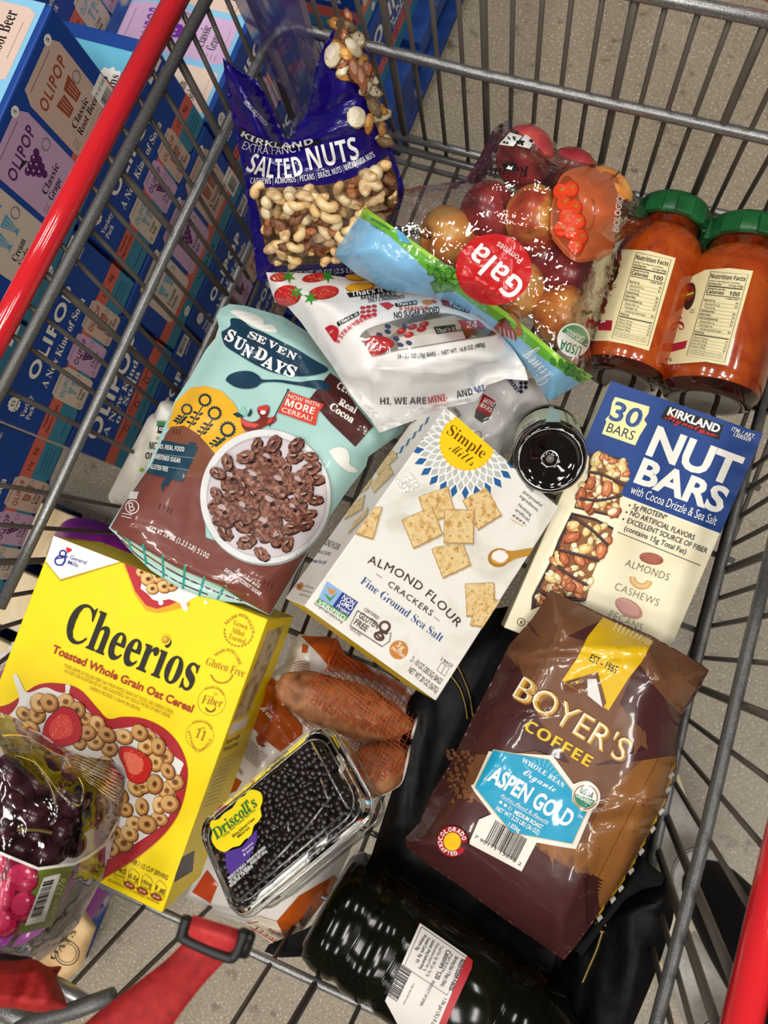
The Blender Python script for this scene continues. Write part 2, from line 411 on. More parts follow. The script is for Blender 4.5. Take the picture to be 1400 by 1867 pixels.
class Pillow:
    'a filled bag: outline in photograph points over a base surface, front puffed Hf and back Hb metres, edge px wide rounding'
    def __init__(s, out, base, Hf, Hb, edge=60, ridges=(), rough=0., rsc=.02, cut=8, extra=None, seed=0., seal=0.):
        s.out = np.asarray(out, float); s.base, s.Hf, s.Hb, s.edge, s.rid, s.rough, s.rsc, s.cut, s.extra, s.seed, s.seal = base, Hf, Hb, edge, ridges, rough, rsc, cut, extra, seed, seal
        s.surf = Surf(s.grid_depth)
        c = cut; s.lo = np.floor(s.out.min(0) / c) * c - c; n = np.ceil((s.out.max(0) - s.lo) / c).astype(int) + 2; gx, gy = np.meshgrid(s.lo[0] + c * np.arange(n[0]), s.lo[1] + c * np.arange(n[1]), indexing='ij')
        s.G = s.front(np.c_[gx.ravel(), gy.ravel()]).reshape(n[0], n[1])
    def grid_depth(s, P):
        q = (np.asarray(P, float) - s.lo) / s.cut; i = np.clip(np.floor(q).astype(int), 0, np.array(s.G.shape) - 2); f = np.clip(q - i, 0, 1); a, b = i[:, 0], i[:, 1]; u, v = f[:, 0], f[:, 1]
        return s.G[a, b] * (1 - u) * (1 - v) + s.G[a + 1, b] * u * (1 - v) + s.G[a, b + 1] * (1 - u) * v + s.G[a + 1, b + 1] * u * v
    def inside(s, P):
        P = np.asarray(P, float); r = np.zeros(len(P), bool)
        for (x0, y0), (x1, y1) in zip(s.out, np.roll(s.out, -1, 0)):
            if y0 != y1: r ^= ((y0 > P[:, 1]) != (y1 > P[:, 1])) & (P[:, 0] < (x1 - x0) * (P[:, 1] - y0) / (y1 - y0) + x0)
        return r
    def prof(s, P):
        d = seg_dist(P, s.out, np.roll(s.out, -1, 0)); d = np.where(s.inside(P), d, -d); t = np.clip((d - s.seal * (d > 0)) / s.edge, -.4, 1); return np.where(t < 0, 2.4 * t, 1 - (1 - np.maximum(t, 0)) ** 2.4), np.clip(d / 12, 0, 1)
    def front(s, P):
        p, e = s.prof(P); d = s.base.depth(P) - s.Hf * p; w = np.zeros(len(P))
        if s.rough: w += s.rough * (ns(P, s.rsc, s.seed) + .5 * ns(P, s.rsc * 2.3, s.seed + 5))
        for x0, y0, x1, y1, wd, h in s.rid:
            g = seg_dist(P, np.array([[x0, y0]], float), np.array([[x1, y1]], float)); w += h * np.exp(-(g / wd) ** 2)
        if s.extra is not None: w += s.extra(P)
        return d - w * e
    def back(s, P): p, e = s.prof(P); return s.base.depth(P) + s.Hb * p - (s.extra(P) * e if s.extra is not None else 0)
    def body(s, mf, mb=None, holes=()):
        loops = [s.out] + [np.asarray(h, float) for h in holes]
        tri = tessellate_polygon([[Vector((x, y, 0)) for x, y in l] for l in loops]); A = np.concatenate(loops)
        V, _, Fs, _ = gridcut(A, np.zeros(len(A)), tri, [0] * len(tri), s.cut); cnt = {}
        for f in Fs:
            for i in range(len(f)): e = tuple(sorted((f[i - 1], f[i]))); cnt[e] = cnt.get(e, 0) + 1
        Bd = {v for e, c in cnt.items() if c == 1 for v in e}
        n = len(V); Wf = s.surf.lift(V); Wb = Surf(s.back).lift(V); bl = sorted(Bd); Wb[bl] = Wf[bl]; m2 = [i + n for i in range(n)]
        fr = []
        for f in Fs:
            fr.append(f if newell(Wf[list(f)]) @ (EYE - Wf[f[0]]) >= 0 else f[::-1])
        bk = [tuple(m2[i] for i in f[::-1]) for f in fr]; mb = mb or mf
        return (np.r_[Wf, Wb], fr + bk, [mf] * len(fr) + [mb] * len(bk), True)

def cyl(A, B, r):
    'nearest side of a cylinder of radius r about A-B'
    A, B = np.array(A, float), np.array(B, float); a = (B - A) / np.linalg.norm(B - A)
    def depth(P):
        R = ray(P); o = EYE - A; d_ = R - np.outer(R @ a, a); o_ = o - a * (o @ a); qa = (d_ ** 2).sum(1); qb = 2 * d_ @ o_; qc = o_ @ o_ - r * r
        return (-qb - np.sqrt(np.maximum(qb * qb - 4 * qa * qc, 0))) / (2 * qa)
    return Surf(depth)
def plane_px(*q): return plane3(*[atd(p, d) for p, d in q])

# ================================================================== the place: polished concrete floor
def concrete():
    m = bpy.data.materials.new('polished_concrete'); m.use_nodes = True; t = m.node_tree; p = t.nodes['Principled BSDF']
    tc = t.nodes.new('ShaderNodeTexCoord')
    def nz(sc, d): n = t.nodes.new('ShaderNodeTexNoise'); n.inputs['Scale'].default_value = sc; n.inputs['Detail'].default_value = d; t.links.new(tc.outputs['Object'], n.inputs[0]); return n
    def ramp(src, st):
        r = t.nodes.new('ShaderNodeValToRGB'); e = r.color_ramp.elements
        while len(e) < len(st): e.new(.5)
        for i, (q, c) in enumerate(st): e[i].position = q; e[i].color = lin(c)
        t.links.new(src.outputs[0], r.inputs[0]); return r
    a = ramp(nz(5, 6), [(.3, '#7c705f'), (.5, '#8e8270'), (.72, '#9e9382')])
    b = ramp(nz(230, 3), [(.30, '#4a4034'), (.42, '#857966'), (.60, '#958975'), (.68, '#f4e6cc')])
    c = ramp(nz(28, 4), [(.28, '#6b6256'), (.40, '#ffffff')])
    m1 = t.nodes.new('ShaderNodeMix'); m1.data_type = 'RGBA'; m1.inputs[0].default_value = .6; t.links.new(a.outputs[0], m1.inputs[6]); t.links.new(b.outputs[0], m1.inputs[7])
    m2 = t.nodes.new('ShaderNodeMix'); m2.data_type = 'RGBA'; m2.blend_type = 'MULTIPLY'; m2.inputs[0].default_value = .6; t.links.new(m1.outputs[2], m2.inputs[6]); t.links.new(c.outputs[0], m2.inputs[7])
    t.links.new(m2.outputs[2], p.inputs['Base Color']); p.inputs['Roughness'].default_value = .38
    b_ = t.nodes.new('ShaderNodeBump'); b_.inputs['Strength'].default_value = .25; b_.inputs['Distance'].default_value = .003; t.links.new(b.outputs[0], b_.inputs['Height']); t.links.new(b_.outputs[0], p.inputs['Normal'])
    return m
obj('floor', (np.array([(-4, -4, 0), (4, -4, 0), (4, 4, 0), (-4, 4, 0)], float), [(0, 1, 2, 3)], concrete(), False), kind='structure')

# ------------------------------------------------------------------ pallets
BLUEP = MN('worn_blue_paint', ['#c8b58e', '#15408a', '#0f3478', '#1c4c9c'], 9, .6, .1, spread=(.28, .62))
RAWW = MN('raw_wood', ['#b89c70', '#d8c39a', '#e2d0aa', '#8da0b8'], 7, .7, .1, dist=1.5, spread=(.3, .8))
def pallet(x0, x1, y0, y1, label, deckm, h=.145):
    t = thing('pallet', ((x0 + x1) / 2, (y0 + y1) / 2, 0), label, 'pallet')
    n = 6; wd = (y1 - y0) / (n + .25 * (n - 1))
    for i in range(n): obj('deck_board', cuboid((x0, y0 + i * wd * 1.25, h - .022), (x1, y0 + i * wd * 1.25 + wd, h), deckm, .002), t)
    for x in (x0, (x0 + x1 - .09) / 2, x1 - .09):
        obj('stringer_board', cuboid((x, y0, h - .044), (x + .09, y1, h - .0225), BLUEP, .002), t)
        for y in (y0, (y0 + y1 - .12) / 2, y1 - .12): obj('block', cuboid((x + .002, y, .0205), (x + .088, y + .12, h - .0445), BLUEP, .003), t)
        obj('bottom_board', cuboid((x, y0, 0), (x + .09, y1, .02), BLUEP, .002), t)
    return t
pallet(-1.72, -.62, .0, .82, 'blue wooden pallet under the tall near stack of soda cartons', BLUEP)
pallet(-1.72, -.60, .90, 1.90, 'worn blue wooden pallet under the far soda cartons, beside the bare floor', BLUEP)
pallet(-1.50, -.57, -.98, -.13, 'blue-edged pallet with bare wood boards under the purple sack', RAWW)

# ------------------------------------------------------------------ soda cartons
CB, CO, CT, CW = '#1b4391', '#c9614f', '#3a7e98', '#eee9e0'
def can_print(A, x0, x1, y0, y1, body, ink, name, icon, L=2, asp=1.8):
    'a printed drink can: x across, y up; asp corrects for the face being longer than high'
    w, h = x1 - x0, y1 - y0; X = lambda u: x0 + u * w; Y = lambda v: y0 + v * h
    A.poly([(X(.0), Y(.06)), (X(.06), Y(0)), (X(.94), Y(0)), (X(1), Y(.06)), (X(1), Y(.86)), (X(.93), Y(.95)), (X(.90), Y(1)), (X(.10), Y(1)), (X(.07), Y(.95)), (X(0), Y(.86))], body, L)
    A.line([(X(.14), Y(.93)), (X(.8), Y(.93))], .004, '#5b5350', L + 1)
    A.txt('OLIPOP', (X(.10), Y(.655)), (X(.88), Y(.69)), h * .125, ink, L=L + 1, bold=.02, up=(0, 1), space=1.2)
    if icon == 'beer':
        for dx, s in ((.30, -1), (.56, 1)):
            A.poly([(X(dx), Y(.58)), (X(dx + .22), Y(.58 + .03 * s)), (X(dx + .19), Y(.36)), (X(dx + .03), Y(.36))], ink, L + 1)
            for k in range(3): A.line([(X(dx + .06 + .05 * k), Y(.55)), (X(dx + .07 + .045 * k), Y(.39))], .003, body, L + 2)
    elif icon == 'soda':
        for dx in (.3, .56):
            A.poly([(X(dx), Y(.6)), (X(dx + .2), Y(.6)), (X(dx + .13), Y(.38)), (X(dx + .17), Y(.36)), (X(dx + .03), Y(.36)), (X(dx + .07), Y(.38))], ink, L + 1)
            for k in range(3): A.line([(X(dx + .04 + .05 * k), Y(.58)), (X(dx + .07 + .03 * k), Y(.41))], .003, body, L + 2)
    else:
        for r in range(4):
            for k in range(4 - r): A.ell((X(.36 + .1 * k + .05 * r), Y(.57 - .07 * r)), w * .058, h * .045, 0, ink, L + 1, 10)
        for r in range(3):
            for k in range(3 - r): A.ell((X(.38 + .1 * k + .05 * r), Y(.58 - .07 * r)), w * .02, h * .016, 0, body, L + 2, 8)
        A.poly([(X(.32), Y(.66)), (X(.42), Y(.69)), (X(.48), Y(.62))], '#20362c', L + 1)
    A.ring((X(.86), Y(.5)), w * .08, w * .03, '#8a817c', L + 1, h / w * .75, n=16)
    a, b = name
    A.txt(a, (X(.28), Y(.22)), (X(.28 + .07 * len(a)), Y(.22)), h * .085, '#151515', 'r', L + 1)
    A.txt(b, (X(.28), Y(.11)), (X(.28 + .07 * len(b)), Y(.11)), h * .085, '#151515', 'r', L + 1)
    for k in range(3): A.line([(X(.06), Y(.16 - .04 * k)), (X(.2), Y(.16 - .04 * k))], .0035, '#4d4644', L + 1)
    A.line([(X(.3), Y(.05)), (X(.8), Y(.05))], .003, '#a08a80', L + 1)
CANS = [('#cdbcac', '#4f97b5', ('Cream', 'Soda'), 'soda'), ('#c39fbe', '#56215f', ('Classic', 'Grape'), 'grape'), ('#c8ac9c', '#97442b', ('Classic', 'Root Beer'), 'beer')]
def badge(A, c, r, L=3, txt=('15', 'Cans'), asp=1.7):
    a = np.arange(24) * math.pi / 12; rr = np.where(np.arange(24) % 2, r * .84, r)
    A.poly(np.c_[c[0] + rr * np.cos(a), c[1] + rr * asp * np.sin(a)], CW, L)
    if len(txt) == 2:
        A.txt(txt[0], (c[0] - r * .4, c[1]), (c[0] + r * .4, c[1]), r * .75, '#141a33', 'r', L + 1); A.txt(txt[1], (c[0] - r * .62, c[1] - r * asp * .55), (c[0] + r * .62, c[1] - r * asp * .55), r * .6, '#141a33', 'r', L + 1)
    else: A.txt(txt[0], (c[0] - r * .3, c[1] - r * .5), (c[0] + r * .3, c[1] - r * .5), r * 1.2, '#141a33', 'r', L + 1)
def carton_mesh(kind, top, L=.249, H=.153, Dp=.20):
    fr = Art(UV((0, 0, 0), (0, L, 0), (0, 0, H)), 'carton'); q = lambda u0, v0, u1, v1, c, l=1: fr.poly([(u0, v0), (u1, v0), (u1, v1), (u0, v1)], c, l)
    if kind == 'brand':
        q(0, .27, 1, .42, CO); q(0, .03, 1, .27, CT)
        q(.215, .42, .785, .47, CB); q(.2, .0, .8, .05, CB)
        fr.txt('OLIPOP', (.25, .70), (.75, .70), .115, CW, bold=.035, space=1.15); fr.txt('A New Kind of Soda', (.24, .545), (.745, .545), .075, CW, 'r')
        badge(fr, (.10, .82), .042); fr.txt('Variety', (.055, .655), (.175, .655), .05, CW, 'r'); fr.txt('Pack', (.055, .585), (.13, .585), .05, CW, 'r')
        for i, c in enumerate(CANS): can_print(fr, .215 + .195 * i, .395 + .195 * i, .0, .46, *c)
        fr.txt('Supports', (.05, .37), (.15, .37), .03, '#3c1a18', 'r', 2); fr.txt('Digestive Health', (.03, .31), (.19, .31), .03, '#3c1a18', 'r', 2)
        fr.txt('2-5g', (.82, .32), (.87, .32), .045, '#3c1a18', L=2); fr.txt('6g', (.91, .33), (.95, .33), .05, '#3c1a18', L=2)
        for k in range(3): fr.line([(.83, .2 - .045 * k), (.97, .2 - .045 * k)], .008, '#1c4a5e', 2)
        fr.line([(.04, .12), (.17, .12)], .01, '#1c4a5e', 2)
        q(.83, .86, .97, .985, CW, 2); fr.barcode((.84, .89), (.12, 0), (0, .08), 30); fr.txt('26003-001', (.86, .80), (.96, .80), .025, CW, L=2)
    elif kind == 'cans':
        q(0, .17, 1, .32, CO); q(0, .0, 1, .17, CT)
        for i, c in enumerate(CANS):
            x = .10 + .285 * i; can_print(fr, x, x + .26, .24 if i < 3 else .2, .93, *c, L=2); badge(fr, (x + .225, .93), .022, 4, ('5',))
        fr.txt('Variety Pack', (.4, .06), (.62, .06), .06, '#143848', 'r', 2); badge(fr, (.22, .06), .03)
        q(.90, .10, .99, .40, CW, 3); fr.txt('ITM. / ART. 1837007', (.91, .33), (.985, .33), .03, '#222222', L=4); fr.barcode((.91, .13), (.07, 0), (0, .16), 26, L=4)
    else:
        q(0, .19, 1, .36, CO); q(0, .0, 1, .19, CT)
        fr.txt('OLIPOP', (.12, .63), (.92, .63), .19, CW, bold=.035, space=1.15); fr.txt('A New Kind', (.18, .50), (.78, .50), .085, CW, 'r'); fr.txt('of Soda', (.30, .40), (.72, .40), .085, CW, 'r')
        fr.txt('Supports Digestive Health', (.2, .28), (.8, .28), .045, '#4b1d1b', L=2)
        for x in (.3, .5, .7): fr.ring((x, .23), .022, .008, '#4b1d1b', 2, 1.7, n=18)
        fr.line([(.3, .1), (.75, .1)], .012, '#1c4a5e', 2)
    tp = Art(UV((0, 0, H), (0, L, 0), (-Dp, 0, 0)), 'carton')
    if top == 'cans':
        tp.poly([(0, .04), (1, .04), (1, 1), (0, 1)], '#86c0e2', 1)
        for i, c in enumerate(CANS): can_print(tp, .02 + .33 * i, .31 + .33 * i, .07, 1.0, {0: '#dcc6b6', 1: '#c9a9cc', 2: '#d6bdb0'}[i], {0: '#f0a13a', 1: '#7a2fa0', 2: '#b5502f'}[i], c[2], c[3])
    else:
        tp.poly([(.08, .06), (.92, .06), (.92, .94), (.08, .94)], '#67b7d4', 1); tp.poly([(.08, .6), (.92, .6), (.92, .94), (.08, .94)], '#e6cdbd', 2)
        badge(tp, (.72, .2), .1, 3, ('15', 'Cans'), 1.2)
        tp.txt('Variety', (.62, .62), (.62, .22), .12, '#ffffff', 'r', 3, up=(-1, 0)); tp.txt('Pack', (.42, .62), (.42, .36), .12, '#ffffff', 'r', 3, up=(-1, 0))
    nr = Art(UV((-Dp, 0, 0), (Dp, 0, 0), (0, 0, H)), 'carton')
    nr.poly([(0, 0), (1, 0), (1, .19), (0, .19)], CT, 1); nr.poly([(0, .19), (1, .19), (1, .36), (0, .36)], CO, 1)
    nr.txt('OLIPOP', (.12, .62), (.9, .62), .2, CW, bold=.035); nr.txt('A New Kind of Soda', (.14, .45), (.86, .45), .09, CW, 'r')
    return [cuboid((-Dp, 0, 0), (0, L, H), M(CB), .0025), fr.geo(), tp.geo(), nr.geo()]
_cm = {}
def carton(kind, top, x, y, z, label, L=.249):
    k = (kind, top, L)
    if k not in _cm:
        o = obj('soda_carton', carton_mesh(kind, top, L)); _cm[k] = o; o.location = (0, 0, 0); off = Vector(o['_o']); o['_off'] = list(off)
    else: o = _cm[k].copy(); COL.objects.link(o)
    o.location = Vector((x, y, z)) + Vector(_cm[k]['_off']); o['_o'] = list(o.location)
    return tag(o, label, 'carton', 'blue soda cartons stacked on pallets')
XF = -.65; Z = [.1465 + .1565 * i for i in range(5)]
N_ = ['bottom layer', 'second layer from the bottom', 'third layer from the bottom', 'fourth layer from the bottom', 'top layer']
Zl = [Z[0], Z[1] + .012, Z[2] + .017, Z[3] + .017, Z[4] + .013]
for i, (kind, ys) in enumerate([('brand', (0, .256, .512)), ('brand', (0, .256, .512)), ('mix', ()), ('brand', (0, .256)), ('mix2', ())]):
    pos = ['nearest the camera', 'in the middle', 'farthest along']
    for j, y in enumerate(ys): carton(kind, 'cans' if j == 2 else 'var', XF, y, Zl[i], 'soda carton, %s of the near pallet, %s' % (N_[i], pos[j]))
carton('end', 'var', XF, .0, Zl[2], 'soda carton with only large white lettering, third layer of the near pallet', .203)
carton('cans', 'var', XF, .209, Zl[2], 'soda carton printed with three big cans, third layer of the near pallet', .295)
carton('brand', 'cans', XF, .510, Zl[2], 'soda carton with printed cans on its top, behind the blue nut bag')
carton('cans', 'cans', XF, .121, Zl[4], 'topmost soda carton above the red cart rail, three big cans on its front', .295)
carton('cans', 'var', XF, -.180, Zl[4], 'topmost soda carton cut off at the left edge, cream can on its front', .295)
carton('brand', 'var', XF, -.252, Zl[3], 'soda carton jutting out at the near stack end')
for j, (x, y) in enumerate([(-.865, .0), (-.865, .256), (-.865, .512)]):
    carton('end', 'cans', x, y, Zl[4] - .001, 'soda carton in the second row, top layer, %s' % ['behind the topmost near cartons', 'beside the blue standing carton', 'at the far end'][j])
carton('brand', 'cans', -.87, .53, Zl[3], 'soda carton standing behind the light blue variety pack lid')
for j, y in enumerate((.93, 1.19, 1.45)):
    for i in range(3): carton(['end', 'cans', 'brand'][(i + j) % 3], 'cans', XF + .01, y, Zl[i], 'soda carton on the far pallet, %s, %s' % (N_[i], ['nearest the post', 'second along', 'third along'][j]), .249 if (i + j) % 3 != 1 else .255)

# ------------------------------------------------------------------ purple clear corner post, sack and paper bag
pc = M('#6156b4', 'gloss').copy(); pc.name = 'purple_clear_plastic'; pc.node_tree.nodes['Principled BSDF'].inputs['Alpha'].default_value = .62
pv = []
prof = [(-.045, .0), (-.04, .012), (-.018, .012), (-.012, .004), (.012, .004), (.018, .012), (.04, .012), (.045, 0), (.04, -.01), (-.04, -.01)]
a_, b_ = atz((490, 0), .98), atz((575, 235), .60)
ax_ = (a_ - b_) / np.linalg.norm(a_ - b_); xx = np.cross(ax_, [.3, 1, 0]); xx /= np.linalg.norm(xx); yy = np.cross(ax_, xx); n_ = len(prof)
for P in (b_ - ax_ * .25, b_, a_, a_ + ax_ * .2): pv += [P + xx * x + yy * y for x, y in prof]
obj('corner_post', (np.array(pv), [(i * n_ + k, i * n_ + (k + 1) % n_, (i + 1) * n_ + (k + 1) % n_, (i + 1) * n_ + k) for i in range(3) for k in range(n_)], pc, False),
    label='purple see-through plastic post outside the front left cart corner', cat='post')
sk = Pillow(ctr([(-90, 1330), (-30, 1250), (35, 1190), (70, 1090), (85, 1010), (112, 955), (150, 944), (205, 960), (262, 1000), (300, 1200), (250, 1500), (190, 1640), (120, 1735), (20, 1790), (-90, 1700), (-90, 1330)], 60)[:-1],
            plane((0, 0, .23), (0, 0, 1)), .06, .07, 60, rough=.004, rsc=.015, cut=16)
A = Art(sk.surf, 'bag'); A.txt('Clean', (-40, 1262), (38, 1178), 30, '#f2f0f4', 'c', bold=.03); A.txt('Fresh', (-30, 1330), (60, 1240), 30, '#f2f0f4', 'c', bold=.03)
obj('sack', [sk.body(M('#8a1f8e', 'bag')), A.geo(16)], label='purple plastic sack with white lettering lying on the bare wood pallet', cat='sack', smooth=True)
pb = Pillow([(60, 1760), (130, 1660), (150, 1652), (176, 1690), (150, 1760), (110, 1800), (70, 1800)], plane((0, 0, .36), (0, 0, 1)), .02, .04, 25, cut=12)
A = Art(pb.surf, 'matte'); A.txt('OATS', (98, 1752), (140, 1700), 12, '#3a2c20', 'r'); A.ring((122, 1738), 22, 2, '#4a3a2a'); A.ring((122, 1738), 17, 1.2, '#4a3a2a')
obj('paper_sack', [pb.body(MN('kraft_paper', ['#b08a58', '#c9a878', '#d8bd92'], 20, .8)), A.geo(12)], label='tan paper sack with dark print beside the purple sack', cat='sack', smooth=True)

# ================================================================== shopping cart
WIRE = M('#5d564f', 'paint'); ROD = MN('grey_powder_coat', ['#5e5e5e', '#8c8c8c', '#a8a8a6'], 900, .34, .12, metal=.7); DARKROD = MN('dark_powder_coat', ['#474747', '#5c5c5a', '#70706e'], 800, .42, .1, metal=.3)
RED = M('#d3222b', 'gloss'); STRAP = MN('red_webbing', ['#880c0e', '#a01414', '#ac1c1a'], 160, .75, .25); BLACKPL = M('#141414', 'dull')
cart = thing('shopping_cart', (-.13, 0, 0), 'large wire shopping cart with red rails holding all the groceries', 'shopping cart')
ZF = .700
rl = [atz((320, 0), .98), atz((0, 606), .98)]
LW = plane3(rl[0], rl[1], np.array([-.463, .2, ZF]))
FW = plane((0, .518, .98), (0, 1, -.038))
rr = [atz((1352, 1867), .98), atz((1424, 1556), .98)]
RWL = plane3(rr[0], rr[1], np.array([.205, 0, ZF]))
RG = plane3(atz((460, 1737), .75), atz((726, 1862), .75), atz((460, 1737), .75) + np.array([.0, -.205, .5]))
def ext(a, b, za, zb):
    'stretch segment a-b so that it runs from height za to zb'
    d = b - a; return a + d * (za - a[2]) / d[2], a + d * (zb - a[2]) / d[2]
THIN, THICK = .0026, .0041
def wires(parent, surf, L, za, zb, cut=None):
    for q in L:
        a, b = surf.lift([q[:2], q[2:4]]); 
        a, b = ext(a, b, za, zb); r = THICK if len(q) > 4 else THIN
        obj('wire', tube([a, b], r, WIRE, 8), parent)
lp = obj('wire_panel', [tube([rl[0] + (rl[0] - rl[1]) * .25 + [.017, 0, -.014], rl[1] + (rl[1] - rl[0]) * .85 + [.017, 0, -.014]], .0056, DARKROD, 10)], cart, label='left wire side with silver rods')
wires(lp, LW, [(306, 71, 420, 285, 1), (330, 17, 407, 182), (371, 0, 416, 107), (414, 0, 484, 165), (278, 130, 385, 312), (250, 176, 406, 430), (222, 231, 340, 396), (192, 280, 308, 415, 1), (165, 336, 300, 489),
               (137, 388, 300, 561), (107, 441, 257, 600), (79, 497, 300, 692, 1), (49, 555, 300, 746), (21, 611, 279, 793), (0, 706, 257, 831), (0, 884, 222, 924.5), (0, 957, 192, 971), (0, 1025, 81, 1022, 1), (0, 1089, 60, 1079), (0, 1145, 39, 1133), (0, 1208, 26, 1188)], .975, ZF)
fp = obj('wire_panel', [tube([atz((1194, 0), .982) + [-.42, 0, 0], atz((1400, 34), .982) + [.19, 0, 0]], .0058, ROD, 10)], cart, label='front wire panel')
wires(fp, FW, [(456, 0, 538, 231, 1), (499, 0, 570, 129), (538, 0, 590, 118), (575, 17, 592, 71), (607, 0, 640, 110), (650, 0, 680, 107), (697, 0, 744, 287, 1), (740, 0, 781, 298), (787, 0, 815, 300), (836, 0, 854, 300), (881, 0, 888, 257, 1), (935, 0, 931, 219), (989, 0, 971, 246), (1042, 0, 1010, 274), (1098, 0, 1053, 285),
               (1158, 0, 1096, 296, 1), (1216, 0, 1136, 317), (1280, 0, 1166, 366), (1344, 0, 1201, 386), (1400, 34, 1246, 399, 1), (1400, 171, 1280, 424), (1400, 291, 1327, 420), (1400, 373, 1379, 420)], .982, ZF)
rp = obj('wire_panel', [tube([atz((1398, 1040), .85), atz((1364, 1180), .85), atz((1286, 1520), .85), atz((1196, 1867), .85), atz((1165, 1985), .85)], .0058, DARKROD, 10), tube([atz((1440, 860), .85), atz((1398, 1040), .85)], .0058, DARKROD, 10)], cart, label='right wire side')
wires(rp, RWL, [(1364, 776, 1400, 748), (1350, 868, 1400, 832), (1337, 912, 1400, 868), (1325, 957, 1400, 910), (1302, 1010, 1400, 960), (1285, 1055, 1400, 1010, 1), (1277, 1102, 1400, 1062), (1266, 1147, 1400, 1122), (1256, 1197, 1400, 1209), (1283, 1258, 1400, 1305, 1), (1254, 1312, 1400, 1420), (1238, 1363, 1400, 1554),
                (1231, 1429, 1305, 1552), (1209, 1474, 1342, 1799, 1), (1188, 1515, 1305, 1867, 1), (1217, 1708, 1260, 1867), (1197, 1758, 1223, 1867)], ZF, .975)
# rods that run right round the basket: middle loop and the lower loops
mid = [atz(p, .86) for p in ((0, 1108), (100, 900), (323, 420), (478, 98))] + [atz(p, .86) for p in ((497, 70), (520, 55), (545, 52))] + [atz(p, .86) for p in ((600, 66), (678, 86), (860, 132), (1400, 253), (1480, 268))]
obj('frame_rod', tube(mid, .0056, ROD, 10), cart, label='silver rod round the middle of the basket')
for k, (pts, z) in enumerate([([(235, 930), (333, 720), (430, 505), (590, 160)], .722), ([(709, 243), (860, 281), (1147, 354), (1400, 407), (1450, 420)], .722), ([(700, 262), (860, 305), (1147, 376), (1400, 430), (1440, 440)], .703),
                              ([(1420, 640), (1337, 950), (1272, 1205), (1213, 1471), (1150, 1740)], .712), ([(1412, 650), (1328, 960), (1262, 1200), (1200, 1450), (1140, 1700)], .70)]):
    obj('frame_rod', tube([atz(p, z) for p in pts], .0048, [ROD, ROD, ROD, DARKROD, M('#161616', 'dull')][k], 10), cart)
fl = obj('floor_panel', [tube([(-.46, y, ZF - .005), (.2, y, ZF - .005)], .0034, ROD, 8) for y in np.arange(-.36, .5, .085)], cart, label='wire floor of the basket')
for i, x in enumerate(np.arange(-.445, .2, .032)): obj('wire', tube([(x * .96 - .005, -.395, ZF), (x, .505, ZF)], .0026, WIRE, 8), fl)
rg = obj('rear_gate', [tube([RG.lift([p])[0] for p in ((90, 1566), (297, 1663), (460, 1737), (726, 1862), (900, 1944))], .0044, ROD, 10)], cart, label='hinged wire gate towards the handle')
wires(rg, RG, [(20, 1720, 140, 1560), (130, 1797, 260, 1656), (297, 1737, 331, 1704), (424, 1867, 494, 1756), (532, 1867, 575, 1793, 1), (640, 1867, 654, 1837), (745, 1960, 790, 1850), (850, 2010, 890, 1880, 1), (960, 2040, 990, 1900)], ZF, 1.0)
for nm, pts, r in (('bumper_rail', [rl[0] + (rl[0] - rl[1]) * .25, rl[1] + (rl[1] - rl[0]) * .85], .0108), ('bumper_rail', [rr[1] + (rr[1] - rr[0]) * 5.6, rr[0] + (rr[0] - rr[1]) * 3.0], .0125)):
    obj(nm, tube(pts, r, RED, 20), cart, label='glossy red plastic rail')
c0 = atz((1412, -8), .985); obj('corner_bumper', tube(ctr([c0 + [-.03, .012, 0], c0 + [.0, .010, 0], c0 + [.03, -.012, 0], c0 + [.04, -.06, 0]], 20), .013, RED, 14), cart, label='red front corner')
# child seat: bars, black pad, belt with buckle
st = obj('seat_frame', [tube([atz(p, .97) for p in q], r, m, 10) for q, r, m in (([(-70, 1800), (54, 1866), (120, 1902)], .0075, ROD), ([(60, 1776), (110, 1798), (158, 1828)], .0055, M('#b8b8b6', 'metal')))], cart, label='grey bars of the folded child seat')
obj('seat_bar', tube([atz(p, 1.0) for p in ((30, 1876), (66, 1862), (135, 1842), (206, 1815))], [.005, .006, .0065, .006], DARKROD, 10), cart)
obj('seat_pad', tube([atz(p, 1.0) for p in ((-60, 1752), (0, 1757), (50, 1764), (56, 1765))], [.007, .007, .007, .004], BLACKPL, 12), cart, label='black rubber seat edge')
def ribbon(L, Rr, m, th=.0012, curve=None):
    L, Rr = ctr(L, 24), ctr(Rr, 24); n = len(L); V = []
    for a, b in zip(L, Rr):
        up = (EYE - a); up /= np.linalg.norm(up)
        V += [a + (b - a) * t + up * (.0015 * math.sin(math.pi * t) + o) for o in (th, 0) for t in np.linspace(0, 1, 5)]
    Fs = []
    for i in range(n - 1):
        for k in range(4): Fs += [(i * 10 + k, i * 10 + k + 1, i * 10 + 11 + k, i * 10 + 10 + k), (i * 10 + 5 + k, i * 10 + 15 + k, i * 10 + 16 + k, i * 10 + 6 + k)]
        Fs += [(i * 10, i * 10 + 10, i * 10 + 15, i * 10 + 5), (i * 10 + 4, i * 10 + 9, i * 10 + 19, i * 10 + 14)]
    return (np.array(V), Fs, m, True)
belt = obj('seat_belt', ribbon([atd(p, d) for p, d in (((340, 1712), .44), ((300, 1752), .435), ((230, 1806), .425), ((120, 1893), .41), ((60, 1950), .40))],
                               [atd(p, d) for p, d in (((424, 1742), .44), ((398, 1765), .435), ((352, 1818), .425), ((270, 1930), .41), ((220, 1990), .40))], STRAP), cart, label='red webbing seat belt')
